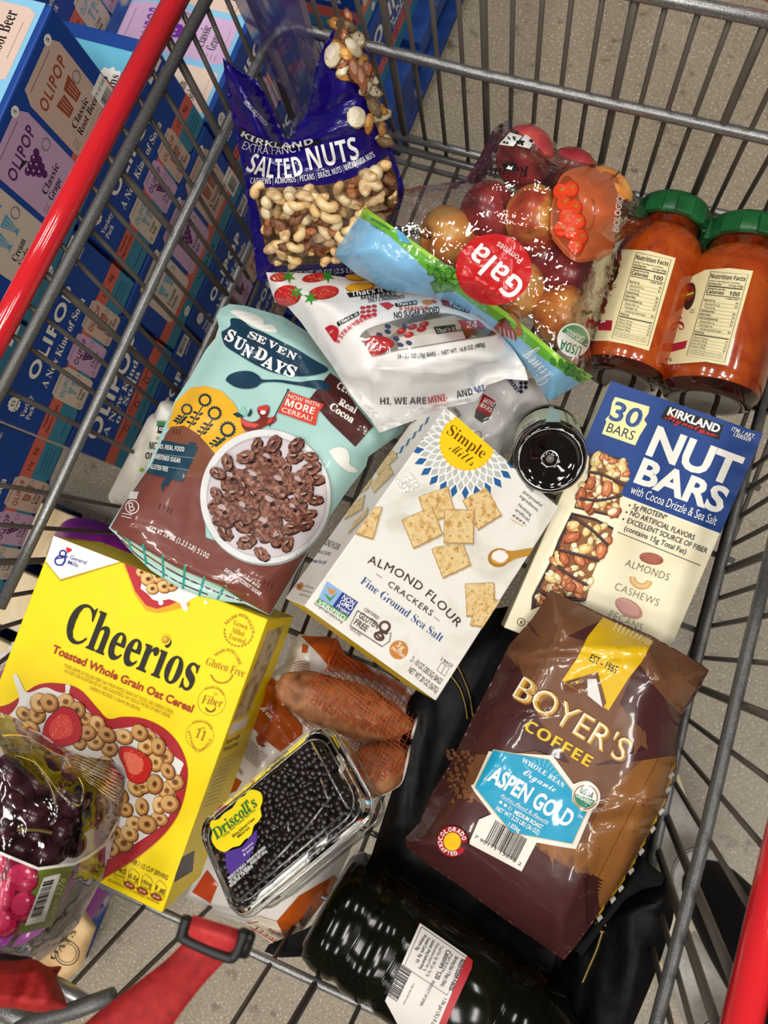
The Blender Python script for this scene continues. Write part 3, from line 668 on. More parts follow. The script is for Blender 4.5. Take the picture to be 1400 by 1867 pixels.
obj('seat_belt', ribbon([atd(p, d) for p, d in (((352, 1668), .438), ((346, 1690), .432), ((342, 1712), .436))], [atd(p, d) for p, d in (((437, 1694), .438), ((430, 1716), .432), ((424, 1742), .436))], MN('red_webbing_top', ['#a82022', '#b82a2a', '#c03230'], 160, .7, .2), .004), cart)
bk = lambda p, d=.432: atd(p, d)
loop = [bk(p) for p in ((341, 1673), (333, 1700), (338, 1712), (410, 1743), (428, 1741), (440, 1716), (446, 1697))]
bu = obj('belt_buckle', [tube(ctr(loop, 40), .0033, BLACKPL, 12), tube([bk((452, 1703), .436), bk((440, 1738), .436)], .005, BLACKPL, 12), tube([bk((452, 1705)), bk((461, 1709))], .003, BLACKPL, 10)], cart, label='black plastic belt buckle')
# the other belt, bunched up by the seat
bs = Pillow(ctr([(-80, 1748), (20, 1752), (60, 1748), (88, 1762), (112, 1762), (104, 1782), (116, 1812), (121, 1836), (95, 1842), (70, 1846), (20, 1838), (-80, 1832), (-80, 1748)], 50)[:-1], plane3(atd((0, 1750), .53), atd((120, 1760), .55), atd((60, 1845), .52)), .016, .01, 25,
            ridges=[(30, 1836, 58, 1760, 7, -.006), (80, 1840, 100, 1775, 8, .004)], cut=8)
obj('seat_belt', bs.body(STRAP), cart, label='bunched red belt', smooth=True)
for x, y in ((-.43, .44), (.17, .44), (-.50, -.46), (.22, -.46)):
    lg = obj('leg', tube([(x, y, ZF - .01), (x, y, .13)], .012, DARKROD, 10), cart)
    obj('caster', [lathe([(0, -.014), (.055, -.014), (.06, -.008), (.06, .008), (.055, .014), (0, .014)], (x, y - .02, .06), (1, 0, 0), M('#26241f', 'dull'), 24)], cart)
    obj('caster_fork', cuboid((x - .022, y - .03, .06), (x + .022, y + .012, .132), DARKROD, .003), cart)

# ================================================================== groceries: cartons
class Box:
    'rectangular carton whose front is quad q in the photograph'
    def __init__(s, q, W, t, mats, bev=.0012, ds=1.):
        s.f = [np.array(p) for p in rect(q, W)]; n = np.cross(s.f[1] - s.f[0], s.f[0] - s.f[3]); n /= np.linalg.norm(n)
        if n @ (EYE - s.f[0]) < 0: n = -n
        s.n = n; s.b = [p - n * t for p in s.f]; f, b = s.f, s.b; s.q = np.array(q, float)
        s.front, s.top, s.right, s.bottom, s.left = plane3(f[0], f[1], f[2]), plane3(f[0], f[1], b[0]), plane3(f[1], f[2], b[1]), plane3(f[2], f[3], b[2]), plane3(f[3], f[0], b[3])
        s.body = hexa(f + b, mats, bev)
    def art(s, side='front', fin='carton'):
        A = Art(getattr(s, side), fin); f, b = s.f, s.b
        P = {'front': f, 'top': [f[0], f[1], b[1], b[0]], 'right': [f[1], f[2], b[2], b[1]], 'bottom': [f[2], f[3], b[3], b[2]], 'left': [f[3], f[0], b[0], b[3]]}[side]
        A.clip = np.array([proj(p) for p in P]); return A
def proj(P):
    c = RW.T @ (np.asarray(P) - EYE); return np.array([CX + F * c[0] / c[2], CY + F * c[1] / c[2]])

# ------------------------------------------------------------------ yellow cereal box
YEL, Y2 = '#f3d600', '#c9a800'
bx = Box([(98, 977), (488, 1129), (295, 1665), (-91, 1478)], .24, .09, M(YEL))
A = bx.art(); A.up = (.36, -.93); A.zoom(0, 940, 2.5926)
A.poly([(214, 222), (287, 312), (575, 222), (567, 216), (255, 95)], '#b8960a', 1); A.poly([(255, 90), (216, 215), (285, 301), (567, 218), (580, 200)], '#f4f2ee', 2)
A.ring((297, 180), 15, 8, '#25318f', 3); A.ring((284, 212), 25, 8, '#25318f', 3, .85, -30); A.line([(312, 170), (305, 215), (292, 238)], 8, '#25318f', 4); A.line([(262, 205), (290, 200), (320, 195)], 7, '#25318f', 4)
for dx in (-6, 6): A.ell((325 + dx, 160 + dx * .4), 8, 8, 0, '#d2202e', 4, 12)
A.poly([(313, 160), (338, 167), (318, 178)], '#d2202e', 4)
A.txt('General', (328, 204), (406, 232), 19, '#25318f', bold=.015); A.txt('Mills', (318, 228), (366, 245), 19, '#25318f', bold=.015)
# bowl tip seen at the top
A.poly([(575, 215), (600, 270), (640, 380), (690, 450), (745, 462), (810, 450), (900, 425), (850, 330), (760, 290)], '#dfa012', 1)
A.poly([(586, 220), (640, 360), (690, 425), (740, 441), (800, 425), (850, 400), (860, 300), (700, 255)], '#b3202a', 2)
A.poly([(664, 345), (700, 372), (720, 396), (748, 405), (800, 395), (848, 412), (862, 440), (878, 456), (890, 440), (880, 415), (905, 395), (942, 378), (925, 362), (840, 330), (760, 300), (680, 260)], '#e9e7e2', 3)
for c in ((700, 300, 36), (745, 285, 38), (775, 335, 34), (810, 330, 30), (720, 345, 30), (668, 268, 26)): A.loop(c[:2], c[2], L=4)
A.ell((760, 412), 12, 12, 0, '#f0eeea', 5, 14); A.ell((972, 411), 9, 9, 0, '#efede6', 3, 14)
A.txt('Cheerios', (292, 577), (902, 832), 186, '#17130a', 'r', bold=.006); A.ell((780, 585), 26, 27, 0, YEL, 4, 20); A.loop((780, 584), 18, ('#7a5410', '#b98a18', '#d2a830', '#f0cf10'), 5, 1.)
A.txt('Toasted Whole Grain Oat Cereal', (243, 645), (906, 932), 36, '#a1331a', bold=.03)
A.txt('*THREE GRAMS OF SOLUBLE FIBER DAILY FROM WHOLE GRAIN OAT FOODS, LIKE CHEERIOS CEREAL,', (298, 715), (818, 940), 17, '#a88408')
A.txt('IN A DIET LOW IN SATURATED FAT AND CHOLESTEROL, MAY REDUCE THE RISK OF HEART DISEASE.', (302, 741), (802, 958), 17, '#a88408'); A.txt('CHEERIOS PROVIDES 1.5 GRAMS PER SERVING.', (420, 820), (660, 926), 17, '#a88408')
GD = '#a5720f'
A.txt('MADE WITH OATS', (1068, 520), (1190, 560), 15, GD, 'r', mid=(1145, 480)); A.txt('Grown.', (1101, 517), (1168, 543), 26, GD, 'r', bold=-.012); A.txt('Milled.', (1092, 552), (1152, 575), 26, GD, 'r', bold=-.012); A.txt('Toasted.', (1076, 580), (1158, 610), 26, GD, 'r', bold=-.012)
A.txt('MADE WITH CARE', (1018, 668), (1128, 708), 14, GD, 'r', mid=(1085, 645)); A.txt('Gluten Free', (968, 705), (1150, 765), 38, GD, 'r', bold=-.012)
def laurel(c, r, a0, a1):
    for a in range(a0, a1, 14):
        t = math.radians(a); A.ell((c[0] + r * math.cos(t), c[1] + r * math.sin(t)), 8, 3.4, a + 60, GD, 2, 10)
laurel((1128, 550), 68, 20, 190); laurel((1048, 740), 52, 20, 170)
for c, a, b in (((1000, 880), 'Fiber', 42), ((943, 1040), '11', 46)):
    A.ring(c, 66, 1.6, GD); A.txt('GOOD SOURCE', (c[0] - 32, c[1] - 54), (c[0] + 50, c[1] - 28), 12, GD, mid=(c[0] + 20, c[1] - 60)); A.txt('OF', (c[0] + 8, c[1] - 32), (c[0] + 24, c[1] - 27), 11, GD)
    w = 46 if b == 42 else 20; A.txt(a, (c[0] - w - 4, c[1] + 6), (c[0] + w - 2, c[1] + 28), b, '#9a5a12', 'r', bold=-.015)
A.txt('VITAMINS & MINERALS', (885, 1015), (1000, 1060), 12, GD, mid=(930, 1120)); laurel((995, 905), 22, 20, 170)
# heart bowl of loops
A.zoom(0, 1230, 2.931)
heart = ctr([(560, 1085), (440, 1150), (200, 1150), (-140, 900), (-140, 400), (-40, 200), (60, 150), (200, 55), (330, 48), (430, 82), (520, 180), (578, 236), (660, 225), (770, 236), (880, 290), (960, 380), (1002, 500), (992, 620), (950, 750), (860, 870), (720, 985), (560, 1085)], 90)[:-1]
A.poly(heart + [0, 8], '#c79a06', 1); A.poly(heart, '#a61c24', 2)
inner = ctr([(560, 1000), (430, 1080), (200, 1080), (-80, 860), (-90, 420), (30, 240), (75, 190), (102, 130), (78, 40), (68, 5), (92, 2), (120, 62), (150, 96), (240, 68), (300, 90), (346, 96), (350, 55), (376, 60), (372, 108), (430, 150), (520, 245), (580, 290), (660, 285), (765, 278), (850, 330), (920, 425), (978, 470), (972, 500), (948, 570), (930, 680), (880, 790), (760, 880), (640, 950), (560, 1000)], 140)[:-1]
A.poly(inner, '#dedad4', 3)
for i, (x, y) in enumerate([(130, 210), (160, 290), (100, 300), (60, 380), (120, 420), (180, 460), (240, 420), (210, 150), (262, 150), (195, 215), (350, 145), (410, 190), (455, 235), (520, 268), (465, 310), (420, 350), (510, 360), (570, 320), (585, 395), (660, 330), (745, 310), (800, 335), (780, 385), (845, 385), (880, 440), (830, 468), (895, 515), (935, 575), (725, 605), (825, 585), (890, 620), (760, 600), (668, 720), (757, 705), (850, 695), (905, 690), (850, 770), (715, 795), (785, 800), (620, 850), (690, 850), (640, 660), (660, 900), (590, 930), (560, 600), (540, 700), (480, 640), (500, 780), (420, 560), (560, 480), (350, 620), (300, 720), (400, 820), (250, 560), (330, 440)]):
    A.loop((x, y), random.uniform(44, 54), [('#5f3212', '#b07a3c', '#cfa468', '#6b4120'), ('#6b3a14', '#be8644', '#dbb67c', '#7a4c22'), ('#633616', '#a87038', '#c79a5e', '#5a3416')][i % 3], 4 + (i % 3) * 5 * .6, random.uniform(.72, 1), random.uniform(0, 90), random.uniform(.2, .32))
for P, c in (([(330, 166), (400, 190), (437, 270), (428, 345), (350, 385), (262, 392), (228, 330), (250, 240)], '#b81f28'), ([(640, 385), (692, 384), (765, 420), (812, 470), (800, 540), (758, 584), (690, 566), (665, 500), (634, 430)], '#c92a26')):
    P = ctr(P + P[:1], 40)[:-1]; A.poly(P, '#6e1016', 14); A.poly((P - P.mean(0)) * .96 + P.mean(0), c, 14.5); q = (P - P.mean(0)) * .6 + P.mean(0) + [-8, -6]; A.poly(q, '#d9443a' if c == '#b81f28' else '#e8705a', 15)
    for k in range(26):
        a = random.uniform(0, 6.28); r = random.uniform(.2, .85); z_ = P.mean(0) + r * np.array([math.cos(a) * 80, math.sin(a) * 85]); A.ell(z_, 3.2, 2.2, 40, '#e8b060', 15.5, 8)
A.txt('PER 1 1/2 CUP SERVING', (698, 1008), (892, 1100), 25, '#6a4c08', bold=.01)
for (x, y), a, b in (((612, 1000), '140', 'CALORIES'), ((682, 1035), '0.5g', 'SAT FAT'), ((752, 1066), '190mg', 'SODIUM'), ((826, 1098), '1g', 'ADDED')):
    o = np.array([(x, y + 60), (x + 8, y + 15), (x + 24, y), (x + 52, y + 22), (x + 62, y + 40), (x + 48, y + 108), (x - 6, y + 85), (x, y + 60)]); A.line(o, 2.4, '#8a640a', 2)
    A.txt(a, (x + 2, y + 50), (x + 54, y + 70), 26 if a == '140' else 22, '#5c3d06', bold=.01); A.txt(b, (x - 2, y + 72), (x + 48, y + 92), 13, '#5c3d06')
    if b != 'CALORIES': A.ell((x + 8, y + 92), 34, 15, 28, '#8f2a14', 4, 20); A.txt('2% DV', (x - 10, y + 88), (x + 24, y + 104), 12, '#f4e6c0', L=5)
A.txt('SEE NUTRITION FACTS FOR "AS PREPARED" INFORMATION', (574, 1102), (846, 1230), 14, '#6a4c08')
B = bx.art('right'); B.zoom(0, 940, 2.5926); B.up = (.36, -.93)
B.poly([(1268, 545), (1345, 520), (1175, 935), (1098, 975)], MN('printed_oats', ['#6b5230', '#a8905c', '#c8b890', '#8a8478'], 70, .4), 1); B.poly([(1098, 985), (1180, 945), (1160, 1000), (1075, 1040)], '#e8e4da', 1)
B.txt('Made with', (1062, 1085), (1130, 1052), 24, '#3a3520', 'r'); B.txt('Whole grain', (1050, 1120), (1122, 1085), 24, '#3a3520', 'r'); B.lines((1040, 1160), (1110, 1130), (960, 1380), (1040, 1350), 12, 8, '#8a7408', seed=3)
B.zoom(0, 1230, 2.931); B.poly([(955, 985), (1040, 940), (1030, 1050), (930, 1112)], '#241f16', 1)
T_ = bx.art('top'); T_.zoom(0, 940, 2.5926)
T_.poly([(480, 105), (600, 125), (1000, 300), (900, 310)], MN('printed_dark_strip', ['#5a5038', '#988a50', '#b9a868'], 60, .4), 1); T_.lines((300, 105), (470, 120), (320, 112), (480, 130), 2, 7, '#8a7408', seed=4)
obj('cereal_box', [bx.body, A.geo(), B.geo(), T_.geo()], label='big yellow cereal box with a red heart-shaped bowl of oat rings on its front', cat='cereal box')

# ------------------------------------------------------------------ white cracker box
MARB = MN('white_marble_print', ['#d2cec4', '#e6e3da', '#e9e6de', '#dedad0'], 14, .36, dist=1.2)
sm = Box([(812, 742), (1020, 925), (795, 1278), (555, 1105)], .155, .07, [MARB, MARB, MARB, MARB, M('#d9b40e'), MARB])
A = sm.art(); A.up = (.578, -.816); A.zoom(500, 720, 2.5926); c0 = np.array([912, 226])
A.star(c0, 252, 236, 40, '#efede6', 1)
for k in range(20):
    for r, dr, w_, col, off in ((150, 24, 12, '#b6bab4', 0), (178, 24, 13, '#c3c6c0', .5), (206, 26, 15, '#b6bab4', 0), (236, 32, 17, '#2b5f98', .5)):
        t = math.radians(-20 + 13.2 * (k + off)); e, s_ = np.array([math.cos(t), math.sin(t)]), np.array([-math.sin(t), math.cos(t)])
        A.poly([c0 + e * (r - dr), c0 + e * r + s_ * w_, c0 + e * (r + dr), c0 + e * r - s_ * w_], col, 2)
A.star(c0, 136, 126, 34, '#f2b90e', 3); A.ell(c0, 126, 126, 0, '#f6cb1e', 4, 40)
A.txt('Simple', (812, 180), (982, 303), 52, '#6b4411', 'r', 5, bold=-.005); A.txt('Mills', (822, 258), (932, 340), 46, '#4d3312', 'c', 5, bold=-.008)
CRK = MN('cracker_print', ['#b98a48', '#d6b273', '#e4cc98', '#cfa867'], 160, .4, detail=6)
def cracker(P, L=3, art=None, hs=True):
    B_ = art or A; P = np.array(P, float); m = P.mean(0); e = sub(P, 10); e = e + np.random.RandomState(int(m[0])).uniform(-1.6, 1.6, e.shape); B_.poly(e + [3, 5], '#b5ae9f', L); B_.poly(e, '#b0813c', L + .4); B_.poly((e - m) * .955 + m - [1, 2], CRK, L + .8)
    if hs:
        for u in (.22, .5, .78):
            for v in (.22, .5, .78):
                q = P[0] * (1 - u) * (1 - v) + P[1] * u * (1 - v) + P[2] * u * v + P[3] * (1 - u) * v
                if (u == .5) == (v == .5): B_.ell(q, 3.6, 3.2, 0, '#7a5422', L + 1.2, 8)
cracker([(682, 482), (820, 433), (858, 560), (722, 612)], 3); cracker([(890, 500), (1002, 435), (1075, 568), (962, 640)], 3); cracker([(602, 590), (748, 530), (798, 660), (658, 728)], 5); cracker([(742, 728), (890, 690), (930, 805), (797, 868)], 3); cracker([(805, 542), (946, 545), (942, 705), (800, 700)], 7)
cracker([(902, 893), (1040, 888), (1045, 1040), (908, 1048)], 3); cracker([(962, 955), (1090, 975), (1060, 1110), (925, 1090)], 5); cracker([(440, 526), (510, 530), (466, 682), (376, 655)], 3, hs=False); A.ell((470, 560), 3.5, 3, 0, '#7a5422', 5); A.ell((440, 620), 3.5, 3, 0, '#7a5422', 5)
A.scatter([(575, 400), (640, 375), (690, 420), (620, 470)], 30, 9, 6, [('#d4d2cc', '#f4f3f0')], 2, 5)
A.poly([(1080, 735), (1130, 738), (1225, 722), (1222, 755), (1140, 775), (1085, 805)], '#b98838', 3); A.ell((1062, 770), 52, 44, -10, '#a8762c', 3.4); A.ell((1066, 766), 44, 35, -10, '#c99c4e', 3.8); A.ell((1066, 762), 36, 28, 0, '#e9e6e4', 4.2, 20, .12)
A.zoom(540, 990, 4.375)
A.txt('ALMOND FLOUR', (566, 158), (1280, 675), 66, '#43221e', space=1.12, mid=(950, 362)); A.txt('CRACKERS', (725, 338), (1072, 584), 46, '#43221e', space=1.15); A.line([(637, 245), (683, 280)], 4, '#6b5b55'); A.line([(1100, 590), (1143, 625)], 4, '#6b5b55')
A.txt('Fine Ground Sea Salt', (508, 318), (1148, 792), 64, '#2b4c8c', 'r', bold=-.012)
A.zoom(500, 720, 2.5926)
A.poly([(248, 882), (322, 932), (262, 1014), (205, 968)], '#8fb4dd', 2); A.poly([(322, 932), (396, 980), (352, 1048), (275, 1000)], '#2b3f8f', 2); A.poly([(212, 960), (352, 1048), (336, 1068), (196, 978)], '#5c9a4a', 3)
A.poly([(232, 935), (262, 978), (300, 935), (266, 960)], '#4f8f3c', 3); A.poly([(250, 905), (270, 925), (290, 922), (282, 942), (262, 940), (255, 925)], '#e08a22', 4)
for t, a, b, h in (('NON', (318, 963), (372, 998), 24), ('GMO', (305, 985), (362, 1022), 24), ('Project', (292, 1003), (350, 1040), 18), ('VERIFIED', (203, 983), (330, 1066), 20)): A.txt(t, a, b, h, '#f4f4f4', L=4, bold=.01)
A.txt('nongmoproject.org', (186, 988), (320, 1080), 13, '#45403a')
BR_ = '#5d463c'; gq = np.array([(393, 1020), (470, 1070), (530, 1130), (552, 1125), (545, 1165), (510, 1190), (358, 1092), (393, 1020)]); A.line(gq, 4, BR_)
A.txt('CERTIFIED', (420, 1018), (490, 1064), 16, BR_); A.txt('GLUTEN', (396, 1050), (484, 1108), 29, BR_, bold=.012); A.txt('FREE', (374, 1082), (432, 1120), 29, BR_, bold=.012); A.txt('GFCO.ORG', (356, 1108), (405, 1142), 11, BR_)
A.ring((522, 1096), 23, 11, BR_, 3); A.line([(540, 1105), (530, 1130), (500, 1118), (480, 1128), (500, 1150), (520, 1145)], 10, BR_, 3); A.ring((495, 1142), 22, 10, BR_, 3, .7, 30)
A.ell((588, 1206), 44, 44, 0, '#c48240', 2); A.txt('3g', (574, 1186), (606, 1208), 26, '#f4ead8'); A.txt('PROTEIN', (552, 1200), (610, 1244), 15, '#f4ead8', bold=.01)
A.txt('2 BAGS', (784, 1252), (838, 1290), 15, BR_); A.line([(792, 1265), (826, 1290), (806, 1330), (768, 1302), (792, 1265)], 2, BR_); A.line([(809, 1278), (788, 1318)], 2, BR_)
A.txt('2 - 10 OZ (283.5G) BAGS', (642, 1258), (782, 1370), 28, '#4d3a32'); A.txt('NET WT 20 OZ (567G)', (630, 1308), (764, 1412), 28, '#4d3a32')
for t, a, b, h, f in (('Only', (1188, 432), (1222, 460), 15, 's'), ('purposeful', (1176, 462), (1260, 530), 15, 's'), ('ingredients.', (1158, 482), (1246, 554), 15, 's'), ('Nothing', (1152, 524), (1212, 574), 15, 's'), ('artificial,', (1138, 546), (1204, 602), 15, 's'), ('ever.', (1124, 572), (1190, 620), 22, 'c')): A.txt(t, a, b, h, '#55504a', f)
A.line([(1118, 588), (1178, 622)], 2.5, '#d8a020')
B = sm.art('left'); B.zoom(500, 720, 2.5926); B.up = (.6, -.8)
for P in ([(470, 330), (560, 262), (585, 290), (490, 385)], [(455, 420), (545, 330), (565, 370), (470, 465)], [(375, 470), (465, 380), (445, 440), (370, 490)], [(330, 590), (360, 520), (430, 470), (415, 540)], [(346, 660), (378, 600), (445, 530), (436, 570), (378, 655)]): cracker(P[:4], 2, B, False)
for k in range(7): B.poly([(720 - 30 * k, 110 + 34 * k), (735 - 30 * k, 100 + 34 * k), (722 - 30 * k, 135 + 34 * k), (708 - 30 * k, 144 + 34 * k)], '#3f6a9c', 2)
B.txt('ALMOND FLOUR', (215, 700), (300, 735), 32, '#4b3a36', up=(.5, -.85)); B.txt('CRACKERS', (195, 745), (262, 760), 18, '#4b3a36'); B.txt('Fine Ground Sea Salt', (145, 785), (240, 800), 20, '#44598c', 'r')
B.txt('GLUTEN', (72, 905), (118, 915), 20, '#3a302c'); B.ell((122, 905), 14, 20, 30, '#c48240', 2); B.lines((140, 905), (190, 920), (115, 945), (170, 960), 3, 12, '#6a5f58', seed=9)
obj('cracker_box', [sm.body, A.geo(), B.geo()], label='white marble-patterned cracker box with a yellow sun emblem and printed square crackers', cat='cracker box')

# ------------------------------------------------------------------ blue and cream nut bar box
CR = MN('cream_card', ['#e4dab4', '#eae2c2', '#ece5c8'], 30, .33)
nb = Box([(1114, 694), (1391, 791), (1195, 1250), (918, 1144)], .158, .032, CR)
A = nb.art(); A.up = (.4, -.917); A.zoom(900, 680, 2.8); NB = '#1d4083'
A.poly([(600, 36), (1378, 310), (1160, 820), (660, 628), (480, 420), (455, 350)], NB, 1); A.line([(655, 634), (1162, 828)], 5, '#f4f2e8', 2)
A.poly([(620, 122), (795, 172), (790, 205), (768, 238), (782, 262), (745, 320), (722, 370), (552, 310), (575, 250), (570, 235), (592, 215), (605, 150)], '#e9dfa0', 2)
A.txt('30', (585, 233), (736, 284), 96, NB, bold=.02); A.txt('30', (585, 233), (736, 284), 96, '#3f5f9a', L=3.4, bold=-.028); A.txt('BARS', (572, 298), (708, 344), 48, '#1f2a48')
A.poly([(890, 165), (1172, 266), (1150, 342), (850, 230)], '#181818', 2); A.txt('KIRKLAND', (884, 212), (1146, 306), 40, '#f2f2ee', bold=.035); A.txt('Signature', (872, 234), (1122, 326), 32, '#d42a34', 'c', 4); A.line([(1040, 300), (1142, 322)], 4, '#d42a34', 4)
A.txt('ITM. / ART.', (1212, 294), (1330, 336), 21, '#f0efe8', bold=.012); A.txt('1300509', (1222, 322), (1308, 352), 20, '#f0efe8', bold=.012)
for t, a, b, h in (('NUT', (776, 410), (1222, 576), 148), ('BARS', (714, 552), (1160, 716), 126)):
    A.txt(t, a, b, h, '#eceae2', bold=.035)
A.txt('with Cocoa Drizzle & Sea Salt', (694, 612), (1130, 778), 45, '#f0eee4')
for t, a, b in (('5g PROTEIN*', (708, 692), (880, 750)), ('NO ARTIFICIAL FLAVORS', (694, 726), (1020, 854)), ('EXCELLENT SOURCE OF FIBER', (678, 764), (1086, 922)), ('(contains 15g Total Fat)', (664, 802), (978, 926))): A.txt(t, a, b, 27, '#26283a', bold=.006)
for c in ((694, 676), (678, 711), (662, 747)): A.ell(c, 5, 5, 0, '#26283a', 2, 10)
A.line([(632, 812), (1055, 983)], 3.4, '#1c1f33')
A.ell((805, 948), 62, 29, 12, '#8e4a38', 2); A.ell((803, 946), 56, 24, 12, '#b06a55', 2.5)
for k in range(4): A.line(ctr([(752, 942 + 5 * k), (800, 928 + 12 * k), (858, 956 + 3 * k)], 8), 2, '#7d3f30', 3)
A.txt('ALMONDS', (668, 984), (888, 1062), 38, '#6e6a58', bold=-.012, space=1.1)
A.ring((752, 1054), 44, 32, '#d2a164', 2, .8, 20, 24, -10, 175); A.ring((752, 1052), 44, 16, '#e2bd88', 3, .8, 20, 24, 0, 170)
A.txt('CASHEWS', (614, 1104), (836, 1192), 38, '#7b7763', bold=-.014, space=1.1); A.ell((690, 1202), 78, 42, 32, '#b78579', 2); A.ell((686, 1196), 66, 32, 32, '#cf9f94', 2.5)
for k in range(5): A.line(ctr([(632, 1160 + 8 * k), (690, 1180 + 12 * k), (745, 1215 + 9 * k)], 8), 2.5, '#b27f74', 3)
A.txt('PECANS', (584, 1244), (752, 1318), 38, '#a09c86', bold=-.014, space=1.1)
NUTS = [('#7a3418', '#b5613a', '#d08a5e'), ('#b98f4c', '#e2c584', '#f2e2b4'), ('#a88a52', '#dccb9c', '#efe6c8'), ('#8a4526', '#c4784a', '#dfa77a'), ('#c2a670', '#e9dcb8', '#f6f0dc')]
for P, sd in (([(490, 408), (560, 412), (686, 446), (668, 560), (640, 640), (636, 742), (520, 716), (412, 690), (440, 585), (478, 540)], 3), ([(398, 712), (520, 742), (612, 790), (585, 890), (530, 960), (490, 1060), (470, 1165), (330, 1150), (190, 1210), (196, 1140), (290, 960), (330, 850)], 4)):
    A.poly(P, '#3b2722', 2); Q = np.array(P, float); Q = (Q - Q.mean(0)) * .93 + Q.mean(0) + [10, 0]; A.poly(Q, '#8a5a34', 2.5)
    A.scatter(Q, 60, 21, 13, NUTS[2:], 3, sd, hi=1); A.scatter(Q, 22, 36, 22, NUTS[:2] + NUTS[3:4], 5, sd + 10, hi=1)
for q in ([(480, 505), (560, 520), (675, 575)], [(440, 640), (540, 650), (655, 625)], [(400, 730), (500, 800), (585, 880)], [(320, 900), (420, 925), (540, 960)], [(325, 985), (400, 1040), (480, 1085)], [(220, 1100), (300, 1150), (465, 1160)]): A.line(ctr(q, 14), 15, '#35211f', 16); A.line(ctr(q, 14) - [0, 3], 5, '#5c4340', 16.5)
A.ring((140, 1272), 19, 3.4, '#222222'); A.txt('K', (132, 1280), (147, 1284), 18, '#222222', bold=.02)
obj('nut_bar_box', [nb.body, A.geo()], label='blue and cream nut bar box under the brown coffee bag', cat='snack box')

# ================================================================== groceries: pouches
def ZP(ox, oy, k): return lambda pts: np.array([ox, oy]) + np.asarray(pts, float) / k
# ------------------------------------------------------------------ teal and brown cereal pouch
zs = ZP(190, 540, 2.5455)
ss = Pillow(zs([(520, 95), (540, 58), (580, 36), (650, 44), (740, 68), (830, 95), (950, 170), (1080, 330), (1250, 470), (1392, 600), (1380, 635), (1225, 745), (1215, 790), (1130, 900), (1030, 1045), (900, 1265), (768, 1482), (650, 1427), (560, 1418), (450, 1395), (330, 1345), (220, 1275), (120, 1180), (60, 1112), (20, 1075), (90, 960), (190, 815), (260, 650), (330, 480), (400, 375), (470, 250), (515, 195), (532, 140)]),
            plane_px(((395, 575), .80), ((490, 1115), .718), ((205, 965), .718)),   .026, .03, 75, rough=.0013, rsc=.018,
            ridges=[(400, 580, 470, 640, 9, .005), (425, 560, 640, 690, 10, .004), (330, 740, 400, 600, 14, -.004), (640, 720, 700, 830, 8, .004), (600, 700, 690, 760, 7, -.003), (280, 870, 230, 960, 14, .005), (470, 1060, 560, 1000, 16, .004), (520, 640, 600, 740, 9, -.003), (215, 975, 490, 1105, 7, .003), (250, 1020, 450, 1095, 9, -.006)])
TEAL = '#a9d0cb'
A = Art(ss.surf, 'bag'); A.zoom(190, 540, 2.5455)
A.poly([(205, 800), (455, 845), (470, 1120), (800, 1240), (1000, 1040), (1030, 1037), (768, 1478), (640, 1410), (540, 1345), (330, 1255), (100, 1122), (28, 1075), (92, 962)], '#774139', 1)
A.poly([(330, 492), (400, 425), (470, 416), (545, 440), (605, 500), (645, 590), (660, 660), (560, 720), (510, 735), (430, 637), (370, 600), (290, 612)], '#eab12e', 1.5)
A.poly([(285, 640), (310, 606), (370, 600), (430, 636), (480, 690), (522, 742), (480, 800), (462, 850), (360, 836), (212, 812)], '#7c4c38', 2)
for x, y, r, x2, y2 in ((383, 525, 26, 335, 595), (467, 482, 30, 390, 612), (512, 543, 32, 440, 650), (573, 618, 36, 495, 702)):
    A.star((x, y), r * 1.12, r * .9, 16, '#1d3641', 2.5); A.ell((x, y), r * .68, r * .66, 0, '#eab12e', 3); A.line([(x - 8, y + r * .85), (x2, y2)], 4.5, '#1d3641', 2.5)
    for t in (.4, .6, .8):
        px_, py_ = x + (x2 - x) * t, y + r * .6 + (y2 - y - r * .6) * t; A.ell((px_ - 14, py_ - 5), 12, 5.5, 20, '#1d3641', 2.5, 10); A.ell((px_ + 12, py_ + 2), 12, 5.5, -30, '#1d3641', 2.5, 10)
A.poly([(268, 668), (438, 700), (362, 862), (196, 822), (225, 770)], '#1c3f52', 3); A.ell((408, 686), 20, 8, 10, '#1c3f52', 3)
for t, a, b in (('100% REAL FOOD', (238, 705), (370, 722)), ('UNREFINED SUGAR', (222, 752), (352, 774)), ('GLUTEN FREE', (214, 800), (294, 814))): A.txt(t, a, b, 22, '#e8e6e0', 'b', 4)
A.line([(236, 730), (420, 752)], 2.5, '#8a9aa0', 4); A.line([(216, 780), (395, 808)], 2.5, '#8a9aa0', 4); A.poly([(282, 846), (312, 850), (290, 885), (282, 870), (272, 908), (262, 880)], '#1c3f52', 3)
for q in ((252, 985), (272, 990), (290, 1002), (305, 1008), (318, 640), (332, 640), (345, 642), (742, 1335), (758, 1345), (775, 1355)): A.line([q, (q[0] + 8, q[1] - 22)], 3, '#3a201a', 3)
A.ring((130, 978), 30, 5, '#e8e0da', 3); A.txt('B', (118, 1000), (143, 996), 42, '#e8e0da'); A.line([(85, 1008), (130, 1015)], 4, '#e8e0da', 3); A.line([(80, 1020), (125, 1030)], 4, '#e8e0da', 3); A.poly([(112, 940), (120, 905), (160, 908), (150, 942)], '#d8d2cc', 3)
A.txt('NET WT 18 OZ (1.13 LB) 510G', (203, 1083), (480, 1218), 21, '#f0ece8', 'm', 3, mid=(335, 1141), bold=.01)
A.txt('Sweetened with', (606, 1278), (716, 1356), 24, '#f0ece8', 'c', 3); A.txt('DATES & COCONUT SUGAR', (556, 1275), (722, 1392), 18, '#f0ece8', 'b', 3)
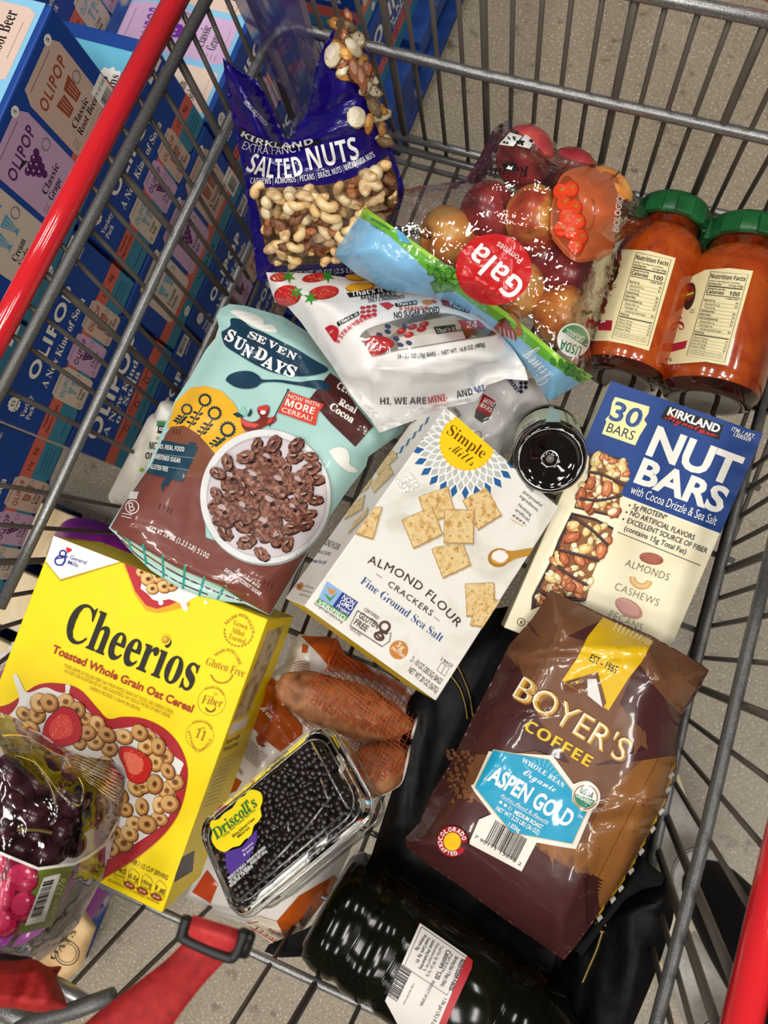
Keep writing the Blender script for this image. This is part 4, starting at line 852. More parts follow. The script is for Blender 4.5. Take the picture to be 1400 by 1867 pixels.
bc = np.array([748, 930]); A.ell(bc + [4, 6], 306, 316, 0, '#9aa09e', 3, 60); A.ell(bc, 303, 312, 0, '#dfe0e0', 3.5, 60); A.ell(bc + [6, 2], 280, 284, 0, '#b9b4b8', 4, 60); A.ell(bc + [8, 4], 274, 276, 0, '#cfc6cc', 4.4, 60)
COC = [MN('cocoa_print_%d' % i, c, 260, .5, detail=6) for i, c in enumerate((['#2c130d', '#5f3126', '#8a5a48', '#b58d7e'], ['#371a12', '#6e3d2f', '#96644f', '#4a241a'], ['#2a120c', '#57291e', '#7e4a3a', '#a07464']))]
def puff(c, r, ang, L, fl=True):
    if fl:
        for k in range(6): t = ang + k * 1.047; A.ell((c[0] + r * .62 * math.cos(t) + 3, c[1] + r * .62 * math.sin(t) + 4), r * .45, r * .42, 0, '#2c140e', L, 14, .08)
        for k in range(6): t = ang + k * 1.047; A.ell((c[0] + r * .6 * math.cos(t), c[1] + r * .6 * math.sin(t)), r * .43, r * .40, 0, COC[k % 3], L + .5, 14, .1)
        A.ell(c, r * .6, r * .58, 0, COC[0], L + .8, 16, .08); A.ell(c, r * .17, r * .14, 0, '#25110b', L + 1.2, 10, .1); A.ell((c[0] - r * .2, c[1] - r * .35), r * .28, r * .16, 30, '#b8a2a2', L + 1.2, 10, .3)
    else:
        A.ell((c[0] + 3, c[1] + 5), r * .95, r * .62, math.degrees(ang), '#2c140e', L, 18, .1); A.ell(c, r * .92, r * .58, math.degrees(ang), COC[int(c[0]) % 3], L + .5, 18, .12); A.ell(c, r * .34, r * .14, math.degrees(ang), '#2c140e', L + .9, 12, .2); A.ell((c[0] - 6, c[1] - 8), r * .3, r * .1, math.degrees(ang) + 20, '#b39488', L + 1, 10, .3)
R5 = random.Random(5)
for i, (x, y, r) in enumerate([(708, 690, 36), (785, 685, 42), (890, 690, 40), (655, 745, 42), (765, 762, 58), (885, 745, 42), (958, 745, 32), (570, 768, 38), (690, 770, 36), (840, 800, 34), (960, 800, 44), (525, 820, 36), (595, 850, 55), (700, 845, 58), (820, 868, 60), (910, 870, 56), (985, 850, 36), (650, 880, 40), (520, 915, 34), (600, 915, 44), (500, 965, 24), (690, 920, 40), (560, 1005, 60), (655, 990, 58), (780, 965, 66), (885, 995, 52), (980, 945, 34), (930, 925, 40), (640, 1060, 48), (750, 1065, 66), (870, 1075, 40), (935, 1060, 36), (560, 1095, 42), (660, 1140, 44), (800, 1110, 50), (850, 1150, 36), (730, 1195, 38), (955, 1010, 30)]):
    puff((x, y), r * 1.17, R5.uniform(0, 3), 5 + (i % 4) * 1.5, r > 50)
# gusset
A.poly([(48, 1084), (100, 1128), (330, 1258), (540, 1350), (655, 1424), (560, 1414), (450, 1390), (330, 1340), (220, 1270), (120, 1176), (62, 1110)], '#b4d8d2', 1.5)
A.line(ctr([(60, 1098), (150, 1170), (330, 1285), (520, 1372), (640, 1415)], 30), 7, '#5a3a30', 2); A.line(ctr([(80, 1130), (170, 1215), (330, 1320), (480, 1385)], 30), 6, '#5a3a30', 2)
for a, b in (((110, 1128), (125, 1180)), ((180, 1150), (195, 1245)), ((270, 1205), (275, 1305)), ((375, 1250), (365, 1360)), ((465, 1300), (440, 1392)), ((555, 1352), (525, 1408))): A.line([a, b], 11, '#2f9a8d', 2.4)
A.zoom(360, 560, 4.1176)
A.poly(ctr([(180, 185), (245, 142), (250, 85), (330, 95), (400, 150), (500, 190), (640, 262), (740, 312), (870, 392), (985, 466), (900, 505), (800, 518), (680, 512), (560, 488), (430, 430), (300, 352), (215, 296), (185, 235), (180, 185)], 60)[:-1], '#1a3a50', 2)
for i, (ch, x, y) in enumerate((('S', 372, 222), ('E', 438, 252), ('V', 520, 290), ('E', 590, 332), ('N', 664, 368))): A.txt(ch, (x, y), (x + 66, y + 30), 50, '#eef0ee', 'r', 3, bold=.02)
for ch, x, y, w in (('S', 200, 238, 58), ('U', 262, 292, 72), ('N', 325, 352, 66), ('D', 420, 372, 80), ('A', 475, 432, 84), ('Y', 560, 468, 78), ('S', 645, 498, 72)): A.txt(ch, (x, y), (x + w, y + w * .5), 84, '#eef0ee', 'r', 3, bold=.025)
A.poly(ctr([(210, 550), (235, 510), (310, 482), (400, 482), (460, 515), (490, 543), (620, 545), (760, 562), (870, 548), (950, 553), (1002, 595), (985, 615), (930, 625), (860, 606), (700, 578), (600, 562), (490, 566), (440, 600), (370, 613), (280, 598), (210, 550)], 70)[:-1], '#1a3a50', 2)
A.poly([(995, 492), (840, 690), (1000, 870), (1185, 1048), (1320, 895), (1190, 740), (1060, 540)], '#4b2421', 1.6)
A.txt('Real', (1052, 725), (1182, 800), 50, '#efe9e4', 'r', 3, bold=.02); A.txt('Cocoa', (985, 758), (1160, 872), 52, '#efe9e4', 'r', 3, bold=.02); A.txt('CEREAL', (1040, 604), (1240, 724), 55, '#efe9e4', 'b', 3)
A.poly([(685, 632), (950, 730), (905, 795), (885, 890), (602, 790)], '#cf4a3b', 2.4); A.line([(680, 622), (540, 898)], 8, '#17242a', 3); A.ell((680, 622), 9, 9, 0, '#17242a', 3)
A.txt('NOW WITH', (678, 678), (908, 752), 30, '#f4ece6', L=3); A.txt('MORE', (655, 735), (868, 806), 52, '#f4ece6', 'b', 3); A.txt('CEREAL!', (628, 782), (856, 856), 34, '#f4ece6', L=3)
A.poly(ctr([(322, 820), (360, 850), (420, 862), (470, 830), (452, 790), (450, 755), (490, 738), (535, 740), (540, 785), (520, 830), (560, 825), (590, 822), (585, 862), (520, 890), (450, 925), (380, 935), (335, 900), (322, 820)], 40)[:-1], '#7b2c25', 2.4)
A.poly([(325, 835), (380, 862), (465, 880), (430, 905), (360, 895), (332, 870)], '#d1554a', 3); A.poly([(515, 870), (545, 830), (588, 822), (582, 850), (548, 872)], '#c9443c', 3); A.poly([(450, 775), (455, 748), (490, 738), (535, 742), (530, 775), (495, 785)], '#c9443c', 3); A.ell((492, 790), 22, 16, 0, '#e9e6e0', 3.2)
A.poly([(262, 802), (300, 788), (350, 822), (300, 828)], '#1d3c4b', 2.4); A.poly([(320, 760), (345, 745), (368, 790), (350, 820), (320, 795)], '#8fcab4', 2.4); A.poly([(370, 820), (400, 758), (412, 790), (395, 820)], '#1d3c4b', 2.4)
for x in (350, 375): A.line([(x, 930), (x - 6, 965)], 6, '#d88a3a', 2.4)
A.poly(ctr([(240, 30), (300, 18), (420, 50), (490, 90), (505, 130), (560, 130), (600, 180), (590, 195), (520, 185), (430, 150), (330, 95), (240, 30)], 30)[:-1], '#ecebe4', 1.6); A.poly(ctr([(985, 1080), (1050, 1050), (1115, 1065), (1142, 1125), (1140, 1180), (1190, 1210), (1200, 1238), (1130, 1235), (1040, 1160), (985, 1080)], 30)[:-1], '#ecebe4', 1.6)
obj('cereal_pouch', [ss.body(M(TEAL, 'bag')), A.geo(8)], label='teal and brown cereal pouch showing a bowl of cocoa flower puffs', cat='cereal pouch', smooth=True)

# ------------------------------------------------------------------ two white snack bar pouches
zw = ZP(460, 460, 2.5926)
WB = M('#e4e2e0', 'bag')
w2 = Pillow([(775, 770), (815, 715), (880, 695), (930, 688), (972, 690), (990, 715), (1003, 745), (962, 770), (946, 800), (914, 834), (880, 850), (820, 830)], plane_px(((800, 760), .83), ((985, 710), .835), ((900, 840), .835)), .012, .012, 40, rough=.003, rsc=.03, ridges=[(905, 790, 975, 700, 9, .004), (925, 820, 930, 740, 8, -.004)])
A = Art(w2.surf, 'bag'); A.zoom(460, 460, 2.5926)
A.txt('BLUEBERRY', (1175, 560), (1252, 668), 20, '#1f2a5c', 'b'); [A.ell((1270 + 22 * (i % 2), 618 + 20 * (i // 2)), 9, 9, 0, ['#1f2f66', '#20252c'][i % 2], 2, 12) for i in range(5)]
A.poly([(1058, 742), (1100, 690), (1152, 715), (1118, 790), (1085, 805), (1050, 780)], '#4a4644', 1.5); A.poly([(1092, 668), (1150, 702), (1122, 775), (1060, 745)], '#b8222c', 2); A.txt('MINI', (1090, 705), (1138, 732), 22, '#f2eeec', 'b'); A.txt('BARS', (1076, 728), (1126, 758), 22, '#f2eeec', 'b'); A.txt('(480g)', (945, 742), (980, 780), 18, '#2a2a2a'); A.ring((1068, 860), 15, 2, '#333333')
obj('snack_pouch', [w2.body(WB), A.geo(8)], label='white snack pouch mostly hidden under the other, red mini bars flag showing', cat='snack pouch', smooth=True)
def fold(P):
    s = (P - [682, 676]) @ np.array([.165, .986]); return -.00062 * np.maximum(0, s) - .00002 * np.maximum(0, s - 60) ** 1.0
w1 = Pillow(zw([(65, 95), (150, 96), (300, 100), (450, 120), (640, 150), (850, 185), (1000, 240), (1090, 310), (1165, 380), (1228, 450), (1285, 540), (1306, 606), (1200, 598), (1110, 628), (1062, 702), (980, 722), (880, 742), (780, 790), (600, 853), (560, 790), (500, 720), (430, 620), (380, 540), (300, 430), (230, 330), (160, 250), (108, 236), (85, 170)]),
            plane_px(((485, 497), .775), ((690, 785), .735), ((960, 690), .745)), .055, .004, 95, rough=.0028, rsc=.02, extra=fold,
            ridges=[(682, 690, 690, 780, 9, .007), (650, 740, 690, 640, 10, -.005), (690, 672, 800, 680, 8, .004), (800, 690, 930, 640, 9, .005), (860, 700, 940, 650, 7, -.005), (560, 560, 640, 700, 12, .004), (760, 700, 850, 690, 8, -.004), (520, 530, 700, 540, 10, -.003)])
A = Art(w1.surf, 'bag'); A.zoom(460, 460, 2.5926)
SB = MN('strawberry_print', ['#8e1018', '#c3222a', '#d8403a', '#e0a060'], 300, .3, spread=(.25, .95))
for c, rx, ry, g in (((130, 118), 48, 20, (172, 114)), ((300, 120), 66, 20, (355, 112)), ((165, 205), 64, 50, (208, 190)), ((338, 190), 72, 32, (275, 215))):
    A.ell(c, rx, ry, -8, '#a5141c', 1, 24); A.ell((c[0] - 3, c[1] - 3), rx * .92, ry * .9, -8, SB, 1.5, 24); A.star(g, 36, 14, 6, '#2f8a2c', 2, .4)
    for k in range(16): a = random.uniform(0, 6.28); r = random.uniform(.2, .8); A.ell((c[0] + rx * r * math.cos(a), c[1] + ry * r * math.sin(a)), 3, 2, 0, '#e8b060', 2, 6)
A.ell((490, 120), 52, 17, 5, '#c07a12', 1); A.ell((486, 117), 46, 13, 5, '#e6a82a', 1.5); A.ell((510, 165), 70, 24, -5, '#c9780e', 1); A.ell((505, 161), 62, 19, -5, '#ecb02c', 1.5)
A.poly([(445, 192), (600, 168), (660, 186), (460, 213)], '#151515', 1.5); A.txt("That's it", (470, 208), (620, 186), 22, '#eeeeee', 'b')
A.txt('MINI BARS', (514, 222), (680, 204), 19, '#1a1a1a', 'b'); A.txt('ONLY 2 INGREDIENTS', (548, 236), (720, 216), 17, '#1a1a1a', 'b')
for q in ([(398, 330), (500, 278), (506, 296), (404, 350)], [(672, 240), (776, 226), (780, 246), (678, 258)], [(944, 242), (1030, 268), (1024, 288), (940, 262)]): A.poly(q, '#161616', 1.5); A.txt("That's it", np.array(q[3]) * .93 + np.array(q[2]) * .07 + [0, -4], np.array(q[2]) * .95 + np.array(q[3]) * .05 + [0, -4], 14, '#eeeeee', 'b')
A.txt('8 STRAWBERRY', (408, 432), (590, 302), 21, '#c3222e', 'b', mid=(480, 352)); A.txt('8 MANGO', (694, 273), (832, 270), 17, '#c9442a', 'b'); A.txt('NO SUGAR ADDED', (672, 313), (886, 284), 29, '#1c1c1c', bold=.02, mid=(780, 297))
for i in range(3):
    for j in range(3): A.ell((522 + 27 * i, 262 + 20 * j - 4 * i), 13, 8, 0, '#b8202a', 1.5, 12); A.ell((524 + 27 * i, 258 + 20 * j - 4 * i), 5, 3, 0, '#4a7a2a', 2, 8)
A.ell((826, 236), 24, 12, 5, '#dc8418', 1.5); A.ell((858, 232), 14, 7, 20, '#c9442a', 1.5)
A.poly(ctr([(342, 358), (372, 343), (403, 358), (406, 385), (392, 426), (360, 385), (342, 358)], 20)[:-1], '#b81f2a', 1.5); A.poly([(598, 242), (640, 234), (672, 250), (640, 272)], '#b81f2a', 1.5); A.poly([(890, 225), (925, 228), (945, 262), (900, 250)], '#8a1f28', 1.5)
A.txt('MINI', (368, 386), (384, 372), 9, '#f0d8d4'); A.line(ctr([(405, 352), (450, 318), (500, 298)], 12), 2, '#8a8a8a', 1.5); A.line(ctr([(430, 330), (470, 305), (520, 285)], 12), 2, '#8a8a8a', 1.5)
win = ctr([(504, 402), (540, 365), (640, 330), (760, 300), (880, 286), (980, 300), (1080, 345), (1152, 386), (1060, 405), (900, 430), (780, 450), (680, 465), (575, 492), (548, 460), (504, 402)], 60)[:-1]
A.poly(win, '#8d857e', 1); A.clip = None
A.poly([(540, 366), (640, 332), (700, 360), (650, 400), (560, 395)], '#b9b2aa', 1.4); A.poly([(700, 345), (950, 298), (1040, 340), (880, 400), (720, 385)], '#cfc8c0', 1.4); A.poly([(690, 400), (1000, 372), (1060, 398), (780, 446), (690, 460)], '#dad5cf', 1.6); A.poly([(760, 300), (880, 287), (900, 300), (720, 340)], '#6f6a66', 1.5)
A.poly(ctr([(528, 408), (600, 392), (672, 428), (640, 462), (585, 488), (560, 488), (528, 408)], 20)[:-1], '#b0242c', 2); A.line(ctr([(540, 440), (560, 420), (590, 415), (580, 445), (550, 455), (540, 440)], 20), 3, '#e4c8c4', 2.5); A.txt('88', (548, 450), (578, 434), 20, '#e4c8c4', 'b')
for i, (x, y) in enumerate(((705, 372), (757, 352), (812, 340), (740, 390), (800, 362))): A.ell((x, y), 24, 14, -15, '#a82830', 2, 14); A.ell((x - 4, y - 4), 10, 5, 0, '#d86a62', 2.4, 10)
for x, y in ((600, 390), (640, 375), (680, 408), (700, 438), (740, 428), (640, 350), (720, 350)): A.ell((x, y), 16, 11, 20, '#3b4468', 2, 12)
A.poly([(856, 352), (958, 340), (966, 372), (872, 388)], '#2a2726', 2.2); A.txt("That's it", (872, 382), (960, 370), 20, '#d8d4d0', 'b', 3); A.poly([(985, 352), (1030, 342), (1075, 380), (1010, 410)], '#7e222c', 2)
A.poly([(968, 320), (1070, 322), (1110, 358), (1006, 370)], '#c02a30', 2.6); A.txt('24', (1012, 358), (1064, 356), 32, '#f0e8e4', 'b', 3.4)
A.poly(win, FILM('pouch_window', gloss=.08, bump=.2, scale=25), 5)
A.txt('24 - 0.7 OZ (20g) BARS  -  NET WT. 16.8 OZ (480g)', (686, 502), (1102, 442), 20, '#2a2a2a', bold=.01, mid=(890, 486))
for t, a, b, c in (('HI, WE ARE', (604, 720), (822, 718), '#1b1b1f'), ('MINI-', (834, 717), (925, 700), '#c22430'), ('AND', (968, 690), (1044, 672), '#1b1b1f'), ('MI', (1056, 668), (1100, 655), '#24408c')): A.txt(t, a, b, 31, c, 'b')
obj('snack_pouch', [w1.body(WB), A.geo(8)], label='big white snack bar pouch with strawberries printed on top and a see-through window', cat='snack pouch', smooth=True)

# ------------------------------------------------------------------ brown coffee bag
zc = ZP(720, 1060, 2.4138)
cf = Pillow(zc([(685, 38), (800, 90), (900, 140), (1130, 240), (1345, 362), (1382, 392), (1330, 490), (1262, 590), (1246, 660), (1243, 760), (1238, 830), (1195, 970), (1122, 1110), (1035, 1270), (960, 1385), (870, 1505), (800, 1600), (744, 1668), (620, 1580), (500, 1500), (300, 1352), (120, 1228), (50, 1165), (45, 1130), (110, 1060), (170, 920), (250, 790), (340, 600), (430, 430), (492, 300), (500, 280), (600, 170), (660, 80)]),
            plane_px(((1010, 1080), .715), ((755, 1525), .757), ((1030, 1745), .718)),   .038, .014, 95, rough=.0010, rsc=.018, seal=3,
            ridges=[(935, 1190, 1180, 1180, 11, .005), (930, 1215, 1060, 1190, 8, -.004), (960, 1280, 1040, 1120, 9, .004), (1180, 1180, 1235, 1330, 9, .005), (1200, 1250, 1240, 1310, 8, -.005), (920, 1300, 1010, 1290, 8, -.004), (1080, 1480, 1240, 1450, 10, .005), (1090, 1500, 1220, 1490, 9, -.004), (1100, 1690, 1185, 1440, 12, .006), (760, 1540, 900, 1400, 20, .004), (1000, 1740, 1080, 1560, 14, .005), (760, 1530, 830, 1560, 8, .005), (1040, 1250, 1120, 1210, 7, .004), (1230, 1200, 1280, 1250, 7, -.004)])
A = Art(cf.surf, 'bag'); A.zoom(720, 1060, 2.4138)
B1, B2, B3, DK = '#6f4830', '#8a5a2e', '#7a5032', '#472524'
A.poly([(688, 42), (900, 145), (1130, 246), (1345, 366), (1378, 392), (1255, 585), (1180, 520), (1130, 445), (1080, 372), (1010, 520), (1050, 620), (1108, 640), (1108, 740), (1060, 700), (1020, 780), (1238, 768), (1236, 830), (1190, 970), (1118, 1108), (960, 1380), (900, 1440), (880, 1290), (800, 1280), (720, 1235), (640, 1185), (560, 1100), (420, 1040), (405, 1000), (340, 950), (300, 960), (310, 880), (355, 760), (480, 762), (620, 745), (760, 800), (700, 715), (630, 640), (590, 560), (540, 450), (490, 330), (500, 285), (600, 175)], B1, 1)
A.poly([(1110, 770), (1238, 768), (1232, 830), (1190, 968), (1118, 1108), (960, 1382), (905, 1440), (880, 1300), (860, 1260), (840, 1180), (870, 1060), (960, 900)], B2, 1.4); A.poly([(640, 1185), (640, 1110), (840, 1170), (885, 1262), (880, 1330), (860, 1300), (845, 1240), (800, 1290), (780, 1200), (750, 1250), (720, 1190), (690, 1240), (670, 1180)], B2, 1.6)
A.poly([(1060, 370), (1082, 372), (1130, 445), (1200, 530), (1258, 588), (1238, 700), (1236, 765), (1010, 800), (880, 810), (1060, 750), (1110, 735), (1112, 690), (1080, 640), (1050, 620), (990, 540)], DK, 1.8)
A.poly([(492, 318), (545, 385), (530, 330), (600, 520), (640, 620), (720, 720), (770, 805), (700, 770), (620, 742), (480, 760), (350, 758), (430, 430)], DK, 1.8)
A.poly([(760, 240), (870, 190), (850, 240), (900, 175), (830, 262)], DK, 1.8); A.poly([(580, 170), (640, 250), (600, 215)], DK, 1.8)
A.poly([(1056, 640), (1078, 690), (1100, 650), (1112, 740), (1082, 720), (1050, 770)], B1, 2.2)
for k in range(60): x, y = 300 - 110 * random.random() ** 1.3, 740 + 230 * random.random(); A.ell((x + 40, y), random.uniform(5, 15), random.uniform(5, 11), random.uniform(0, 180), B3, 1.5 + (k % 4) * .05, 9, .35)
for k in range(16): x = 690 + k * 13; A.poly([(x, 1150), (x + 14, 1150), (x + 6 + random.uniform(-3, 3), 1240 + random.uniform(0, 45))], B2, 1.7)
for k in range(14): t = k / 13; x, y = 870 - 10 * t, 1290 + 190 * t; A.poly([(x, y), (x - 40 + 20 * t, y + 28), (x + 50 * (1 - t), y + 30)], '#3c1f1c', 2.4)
A.poly([(916, 158), (1136, 262), (1085, 355), (1025, 430), (940, 568), (735, 436), (800, 340), (850, 240)], '#d9b116', 2.4); A.poly([(893, 400), (930, 535), (915, 556), (750, 442)], B1, 3.6); A.poly([(846, 430), (886, 428), (914, 555), (848, 502)], '#d9d5d2', 4.6)
for k in range(7): A.line([(960 + 18 * k, 215 + 7 * k), (978 + 18 * k, 182 + 9 * k)], 4.5, '#ece8d8', 3)
A.txt('EST - 1965', (852, 348), (970, 406), 32, '#2a1d10', bold=.012, L=3)
A.txt("BOYER'S", (522, 516), (1000, 806), 106, '#8f6320', 'b', 3); A.txt("BOYER'S", (518, 508), (996, 798), 104, '#d0a146', L=3.6, bold=.01); A.txt("BOYER'S", (514, 505), (992, 795), 104, '#f1e8cd', L=4.2, bold=-.022)
A.txt('COFFEE', (564, 650), (850, 818), 50, '#dcb81c', 'b', 3)
def arc_txt(t, c, r, a0, a1, h, col, L=4, flip=False):
    n = len(t)
    for i, ch in enumerate(t):
        if ch == ' ': continue
        a = math.radians(a0 + (a1 - a0) * (i + .5) / n); e = np.array([math.cos(a), math.sin(a)]); d = np.array([-e[1], e[0]]) * (1 if a1 > a0 else -1); p = np.array(c) + e * r; w = h * .36; A.txt(ch, p - d * w, p + d * w, h, col, 'b', L)
A.ell((252, 1145), 66, 68, 0, '#a81f2c', 3, 40); A.ell((252, 1145), 38, 40, 0, '#ecbc1e', 4, 30); A.poly([(290, 1150), (330, 1148), (322, 1185), (285, 1165)], DK, 3.6)
arc_txt('COLORADO', (252, 1145), 44, 185, 355, 20, '#f4ece6'); arc_txt('CRAFTED', (252, 1145), 62, 185, 65, 18, '#f4ece6')
for i, t in enumerate(np.linspace(0, 1, 9)):
    p = ctr([(1236, 790), (1200, 930), (1125, 1085), (1040, 1245), (970, 1350), (880, 1475)], 50)[int(t * 44)]; A.poly([p + [0, 0], p + [-24, 40], p + [-30, 62], p + [-2, 26]], '#c99c22', 2.6); A.poly([p + [-34, 66], p + [-14, 48], p + [-6, 62], p + [-26, 84]], '#e6e2da', 2.8)
A.line([(1165, 770), (1040, 1010), (890, 1310)], 2.5, '#5c3a1c', 2)
A.zoom(880, 1340, 5.833)
A.poly(ctr([(-108, 525), (-80, 490), (75, 150), (100, 114), (160, 115), (720, 216), (750, 230), (940, 490), (968, 520), (1040, 495), (1120, 490), (1200, 540), (1246, 620), (1240, 710), (1190, 790), (1160, 815), (1000, 1190), (970, 1210), (590, 1146), (300, 1088), (270, 1066), (-90, 600), (-108, 525)], 140)[:-1], '#e6e0d6', 3); A.poly([(100, 840), (572, 1145), (412, 1452), (-150, 1155), (-40, 900)], '#e6e0d6', 2.8)
A.poly([(112, 152), (708, 258), (962, 595), (960, 700), (1060, 800), (1116, 812), (958, 1166), (300, 1044), (-88, 566), (-84, 530)], '#c9b080', 3.4); A.poly([(115, 162), (702, 266), (950, 595), (950, 705), (1050, 810), (1104, 820), (950, 1156), (308, 1036), (-78, 562), (-72, 535)], '#1a97bd', 3.8)
for k in range(9): a = math.radians(200 + 15 * k); c = np.array([600, 480]); A.line([c + 150 * np.array([math.cos(a + .45), math.sin(a + .45)]), c + 235 * np.array([math.cos(a + .45), math.sin(a + .45)])], 5, '#9fd4e4', 4)
A.txt('WHOLE BEAN', (408, 285), (850, 562), 50, '#eef2f2', 'r', 4.4, mid=(640, 420), space=1.1); A.txt('Organic', (425, 420), (765, 612), 74, '#eef2f2', 'c', 4.4); A.txt('ASPEN GOLD', (46, 472), (905, 985), 172, '#efece8', L=4.4, bold=.03)
A.txt('TM', (1000, 870), (1045, 892), 34, '#efece8', L=4.4); A.txt('Exotic, Sweet & Smooth', (190, 650), (690, 945), 36, '#efece8', 'c', 4.4); A.line([(200, 672), (690, 955)], 4, '#efece8', 4.4)
A.ell((192, 716), 17, 17, 0, '#efece8', 4.4); A.ell((240, 748), 17, 17, 0, '#efece8', 4.4); A.ring((290, 780), 17, 4, '#efece8', 4.4)
A.txt('MEDIUM ROAST', (328, 835), (625, 1004), 44, '#efece8', L=4.4, bold=.02); A.txt('NET WT 2.25 LBS (36 OZ)', (135, 795), (590, 1062), 46, '#efece8', L=4.4, bold=.012); A.txt('1.02kg', (265, 965), (385, 1035), 46, '#efece8', L=4.4, bold=.012)
A.ell((1096, 646), 146, 148, 0, '#e6e0d6', 4.2, 40); A.ring((1092, 662), 126, 12, '#9a5f2c', 4.6, n=40); A.ell((1090, 662), 112, 114, 0, '#ecebe4', 4.6, 40); th = np.linspace(math.radians(20), math.radians(200), 24); A.poly(np.c_[1090 + 112 * np.cos(th), 662 + 114 * np.sin(th)], '#2c7a5c', 5)
A.txt('USDA', (1028, 612), (1160, 682), 66, '#2d5e4e', 'b', 5.4); A.txt('ORGANIC', (988, 652), (1148, 748), 46, '#ecebe4', 'b', 5.6)
A.barcode((140, 905), (345, 212), (-118, 232), 40, '#1d1a1c', 5, 3.6); A.txt('7 90111 13898 2', (-95, 1092), (400, 1396), 36, '#2a2628', L=3.6)
obj('coffee_bag', [cf.body(M(DK, 'bag')), A.geo(8)], label='brown coffee bag with a yellow ribbon and a bright blue label', cat='coffee bag', smooth=True)

# ------------------------------------------------------------------ blue bag of mixed nuts
zn = ZP(380, 0, 2.9167)
nb2 = Pillow(zn([(75, 305), (160, 372), (250, 424), (300, 492), (350, 592), (392, 690), (412, 735), (432, 738), (455, 695), (520, 605), (540, 545), (550, 470), (570, 352), (620, 230), (690, 112), (766, 52), (782, 110), (830, 250), (870, 380), (910, 520), (940, 640), (965, 760), (1010, 900), (1046, 1008), (980, 1250), (920, 1420), (700, 1480), (440, 1490), (262, 1498), (240, 1330), (212, 1100), (182, 905), (150, 740), (100, 500)]),
             plane_px(((415, 110), .675), ((645, 25), .645), ((560, 500), .82)), .034, .022, 70, rough=.0018, rsc=.02, seal=4,
             ridges=[(520, 255, 470, 150, 13, -.008), (528, 250, 600, 130, 12, .010), (545, 240, 640, 60, 10, -.006), (500, 265, 440, 330, 10, .005), (520, 262, 600, 240, 9, .005), (520, 280, 460, 285, 7, -.005), (430, 150, 490, 260, 9, .006), (560, 225, 640, 180, 9, -.005), (600, 235, 690, 225, 8, .003), (480, 320, 700, 280, 8, -.003), (590, 110, 560, 200, 8, .005), (655, 60, 690, 160, 8, -.004)])
NBL = '#150766'
A = Art(nb2.surf, 'bag'); A.zoom(380, 0, 2.9167)
winp = ctr([(238, 1010), (250, 1002), (600, 985), (800, 930), (945, 835), (965, 860), (1005, 990), (985, 1100), (880, 1360), (860, 1385), (400, 1412), (345, 1408), (312, 1360), (272, 1150), (238, 1010)], 50)[:-1]
A.poly(winp, MN('nut_fill', ['#3a2412', '#6b4a28', '#a8824e'], 120, .6), 1)
MAC = [('#8d7a58', '#d6c8a8', '#ece2cc'), ('#8a5a26', '#c98a3e', '#e0b06a'), ('#5f3018', '#a86444', '#d0a088'), ('#5a4630', '#8a7050', '#a89070'), ('#b9a476', '#dccba4', '#efe6d0')]
strip = [(640, 290), (690, 115), (764, 60), (800, 170), (862, 380), (925, 590), (962, 770), (1000, 900), (960, 770), (925, 770), (880, 640), (840, 540), (790, 450), (740, 430)]
A.poly(strip, '#6b5238', 1); A.scatter(strip, 34, 46, 26, MAC, 2, 4, hi=1, wob=.16); A.poly([(680, 110), (740, 70), (700, 210), (660, 240)], '#5d4630', 3)
for c, rx, ry, a, cl in (((785, 620), 52, 60, -10, MAC[0]), ((852, 655), 22, 58, 8, MAC[1]), ((730, 285), 40, 30, 30, MAC[1]), ((660, 290), 46, 70, 15, MAC[0]), ((778, 375), 30, 75, -15, MAC[2]), ((815, 420), 24, 80, -10, MAC[2]), ((770, 250), 30, 60, -35, MAC[4])):
    A.ell((c[0] + 4, c[1] + 5), rx, ry, a, cl[0], 13, 24, .04); A.ell(c, rx * .95, ry * .95, a, cl[1], 13.5, 24, .05); A.ell((c[0] - rx * .2, c[1] - ry * .2), rx * .55, ry * .5, a, cl[2], 14, 18, .1)
A.poly([(160, 672), (240, 722), (420, 770), (600, 742), (590, 765), (430, 800), (300, 780), (168, 735)], '#131118', 2); A.txt('KIRKLAND', (170, 722), (560, 762), 30, '#cfccd2', 'b', 3, mid=(360, 786))
A.txt('RESEALABLE POUCH', (186, 545), (302, 672), 22, '#d9d8e6', 'b', 3); A.txt('EXTRA FANCY', (176, 790), (500, 800), 44, '#d9d6dc', L=3, mid=(330, 822), bold=-.01)
A.txt('SALTED', (196, 905), (512, 925), 104, '#e9e8ea', 'b', 3, mid=(350, 948)); A.txt('NUTS', (540, 905), (806, 842), 118, '#efeeee', 'b', 3)
A.txt('CASHEWS | ALMONDS | PECANS | BRAZIL NUTS | MACADAMIA NUTS', (222, 976), (888, 832), 32, '#e9e8ea', 'b', 3, mid=(590, 948), bold=-.01); A.txt('NET WT 40 OZ (2.5 LB) 1.13 kg', (440, 1470), (900, 1440), 26, '#d9d8e6', 'b', 3)
Wf = Art(nb2.surf, 'bag', base=.011); Wf.zoom(380, 0, 2.9167); Wf.poly(winp, FILM('nut_window', gloss=.08, bump=.5, scale=30), 0)
nbag = thing('nut_bag', base_of([nb2.body(M(NBL, 'bag'))]), 'dark blue crinkled bag of salted nuts, top folded open in a V', 'nut bag')
obj('pouch', [nb2.body(M(NBL, 'bag')), A.geo(8)], nbag, smooth=True); obj('window_film', [Wf.geo(16)], nbag, label='clear window film', smooth=True)
def cashew():
    P = [(math.cos(t) * .010, math.sin(t) * .009, 0) for t in np.linspace(.2, 3.3, 9)]; return tube(P, [.003, .0052, .0060, .0058, .0054, .0056, .0060, .0054, .003], MN('cashew_skin', ['#c79a5c', '#dcba80', '#e8cf9e'], 90, .35), 10)
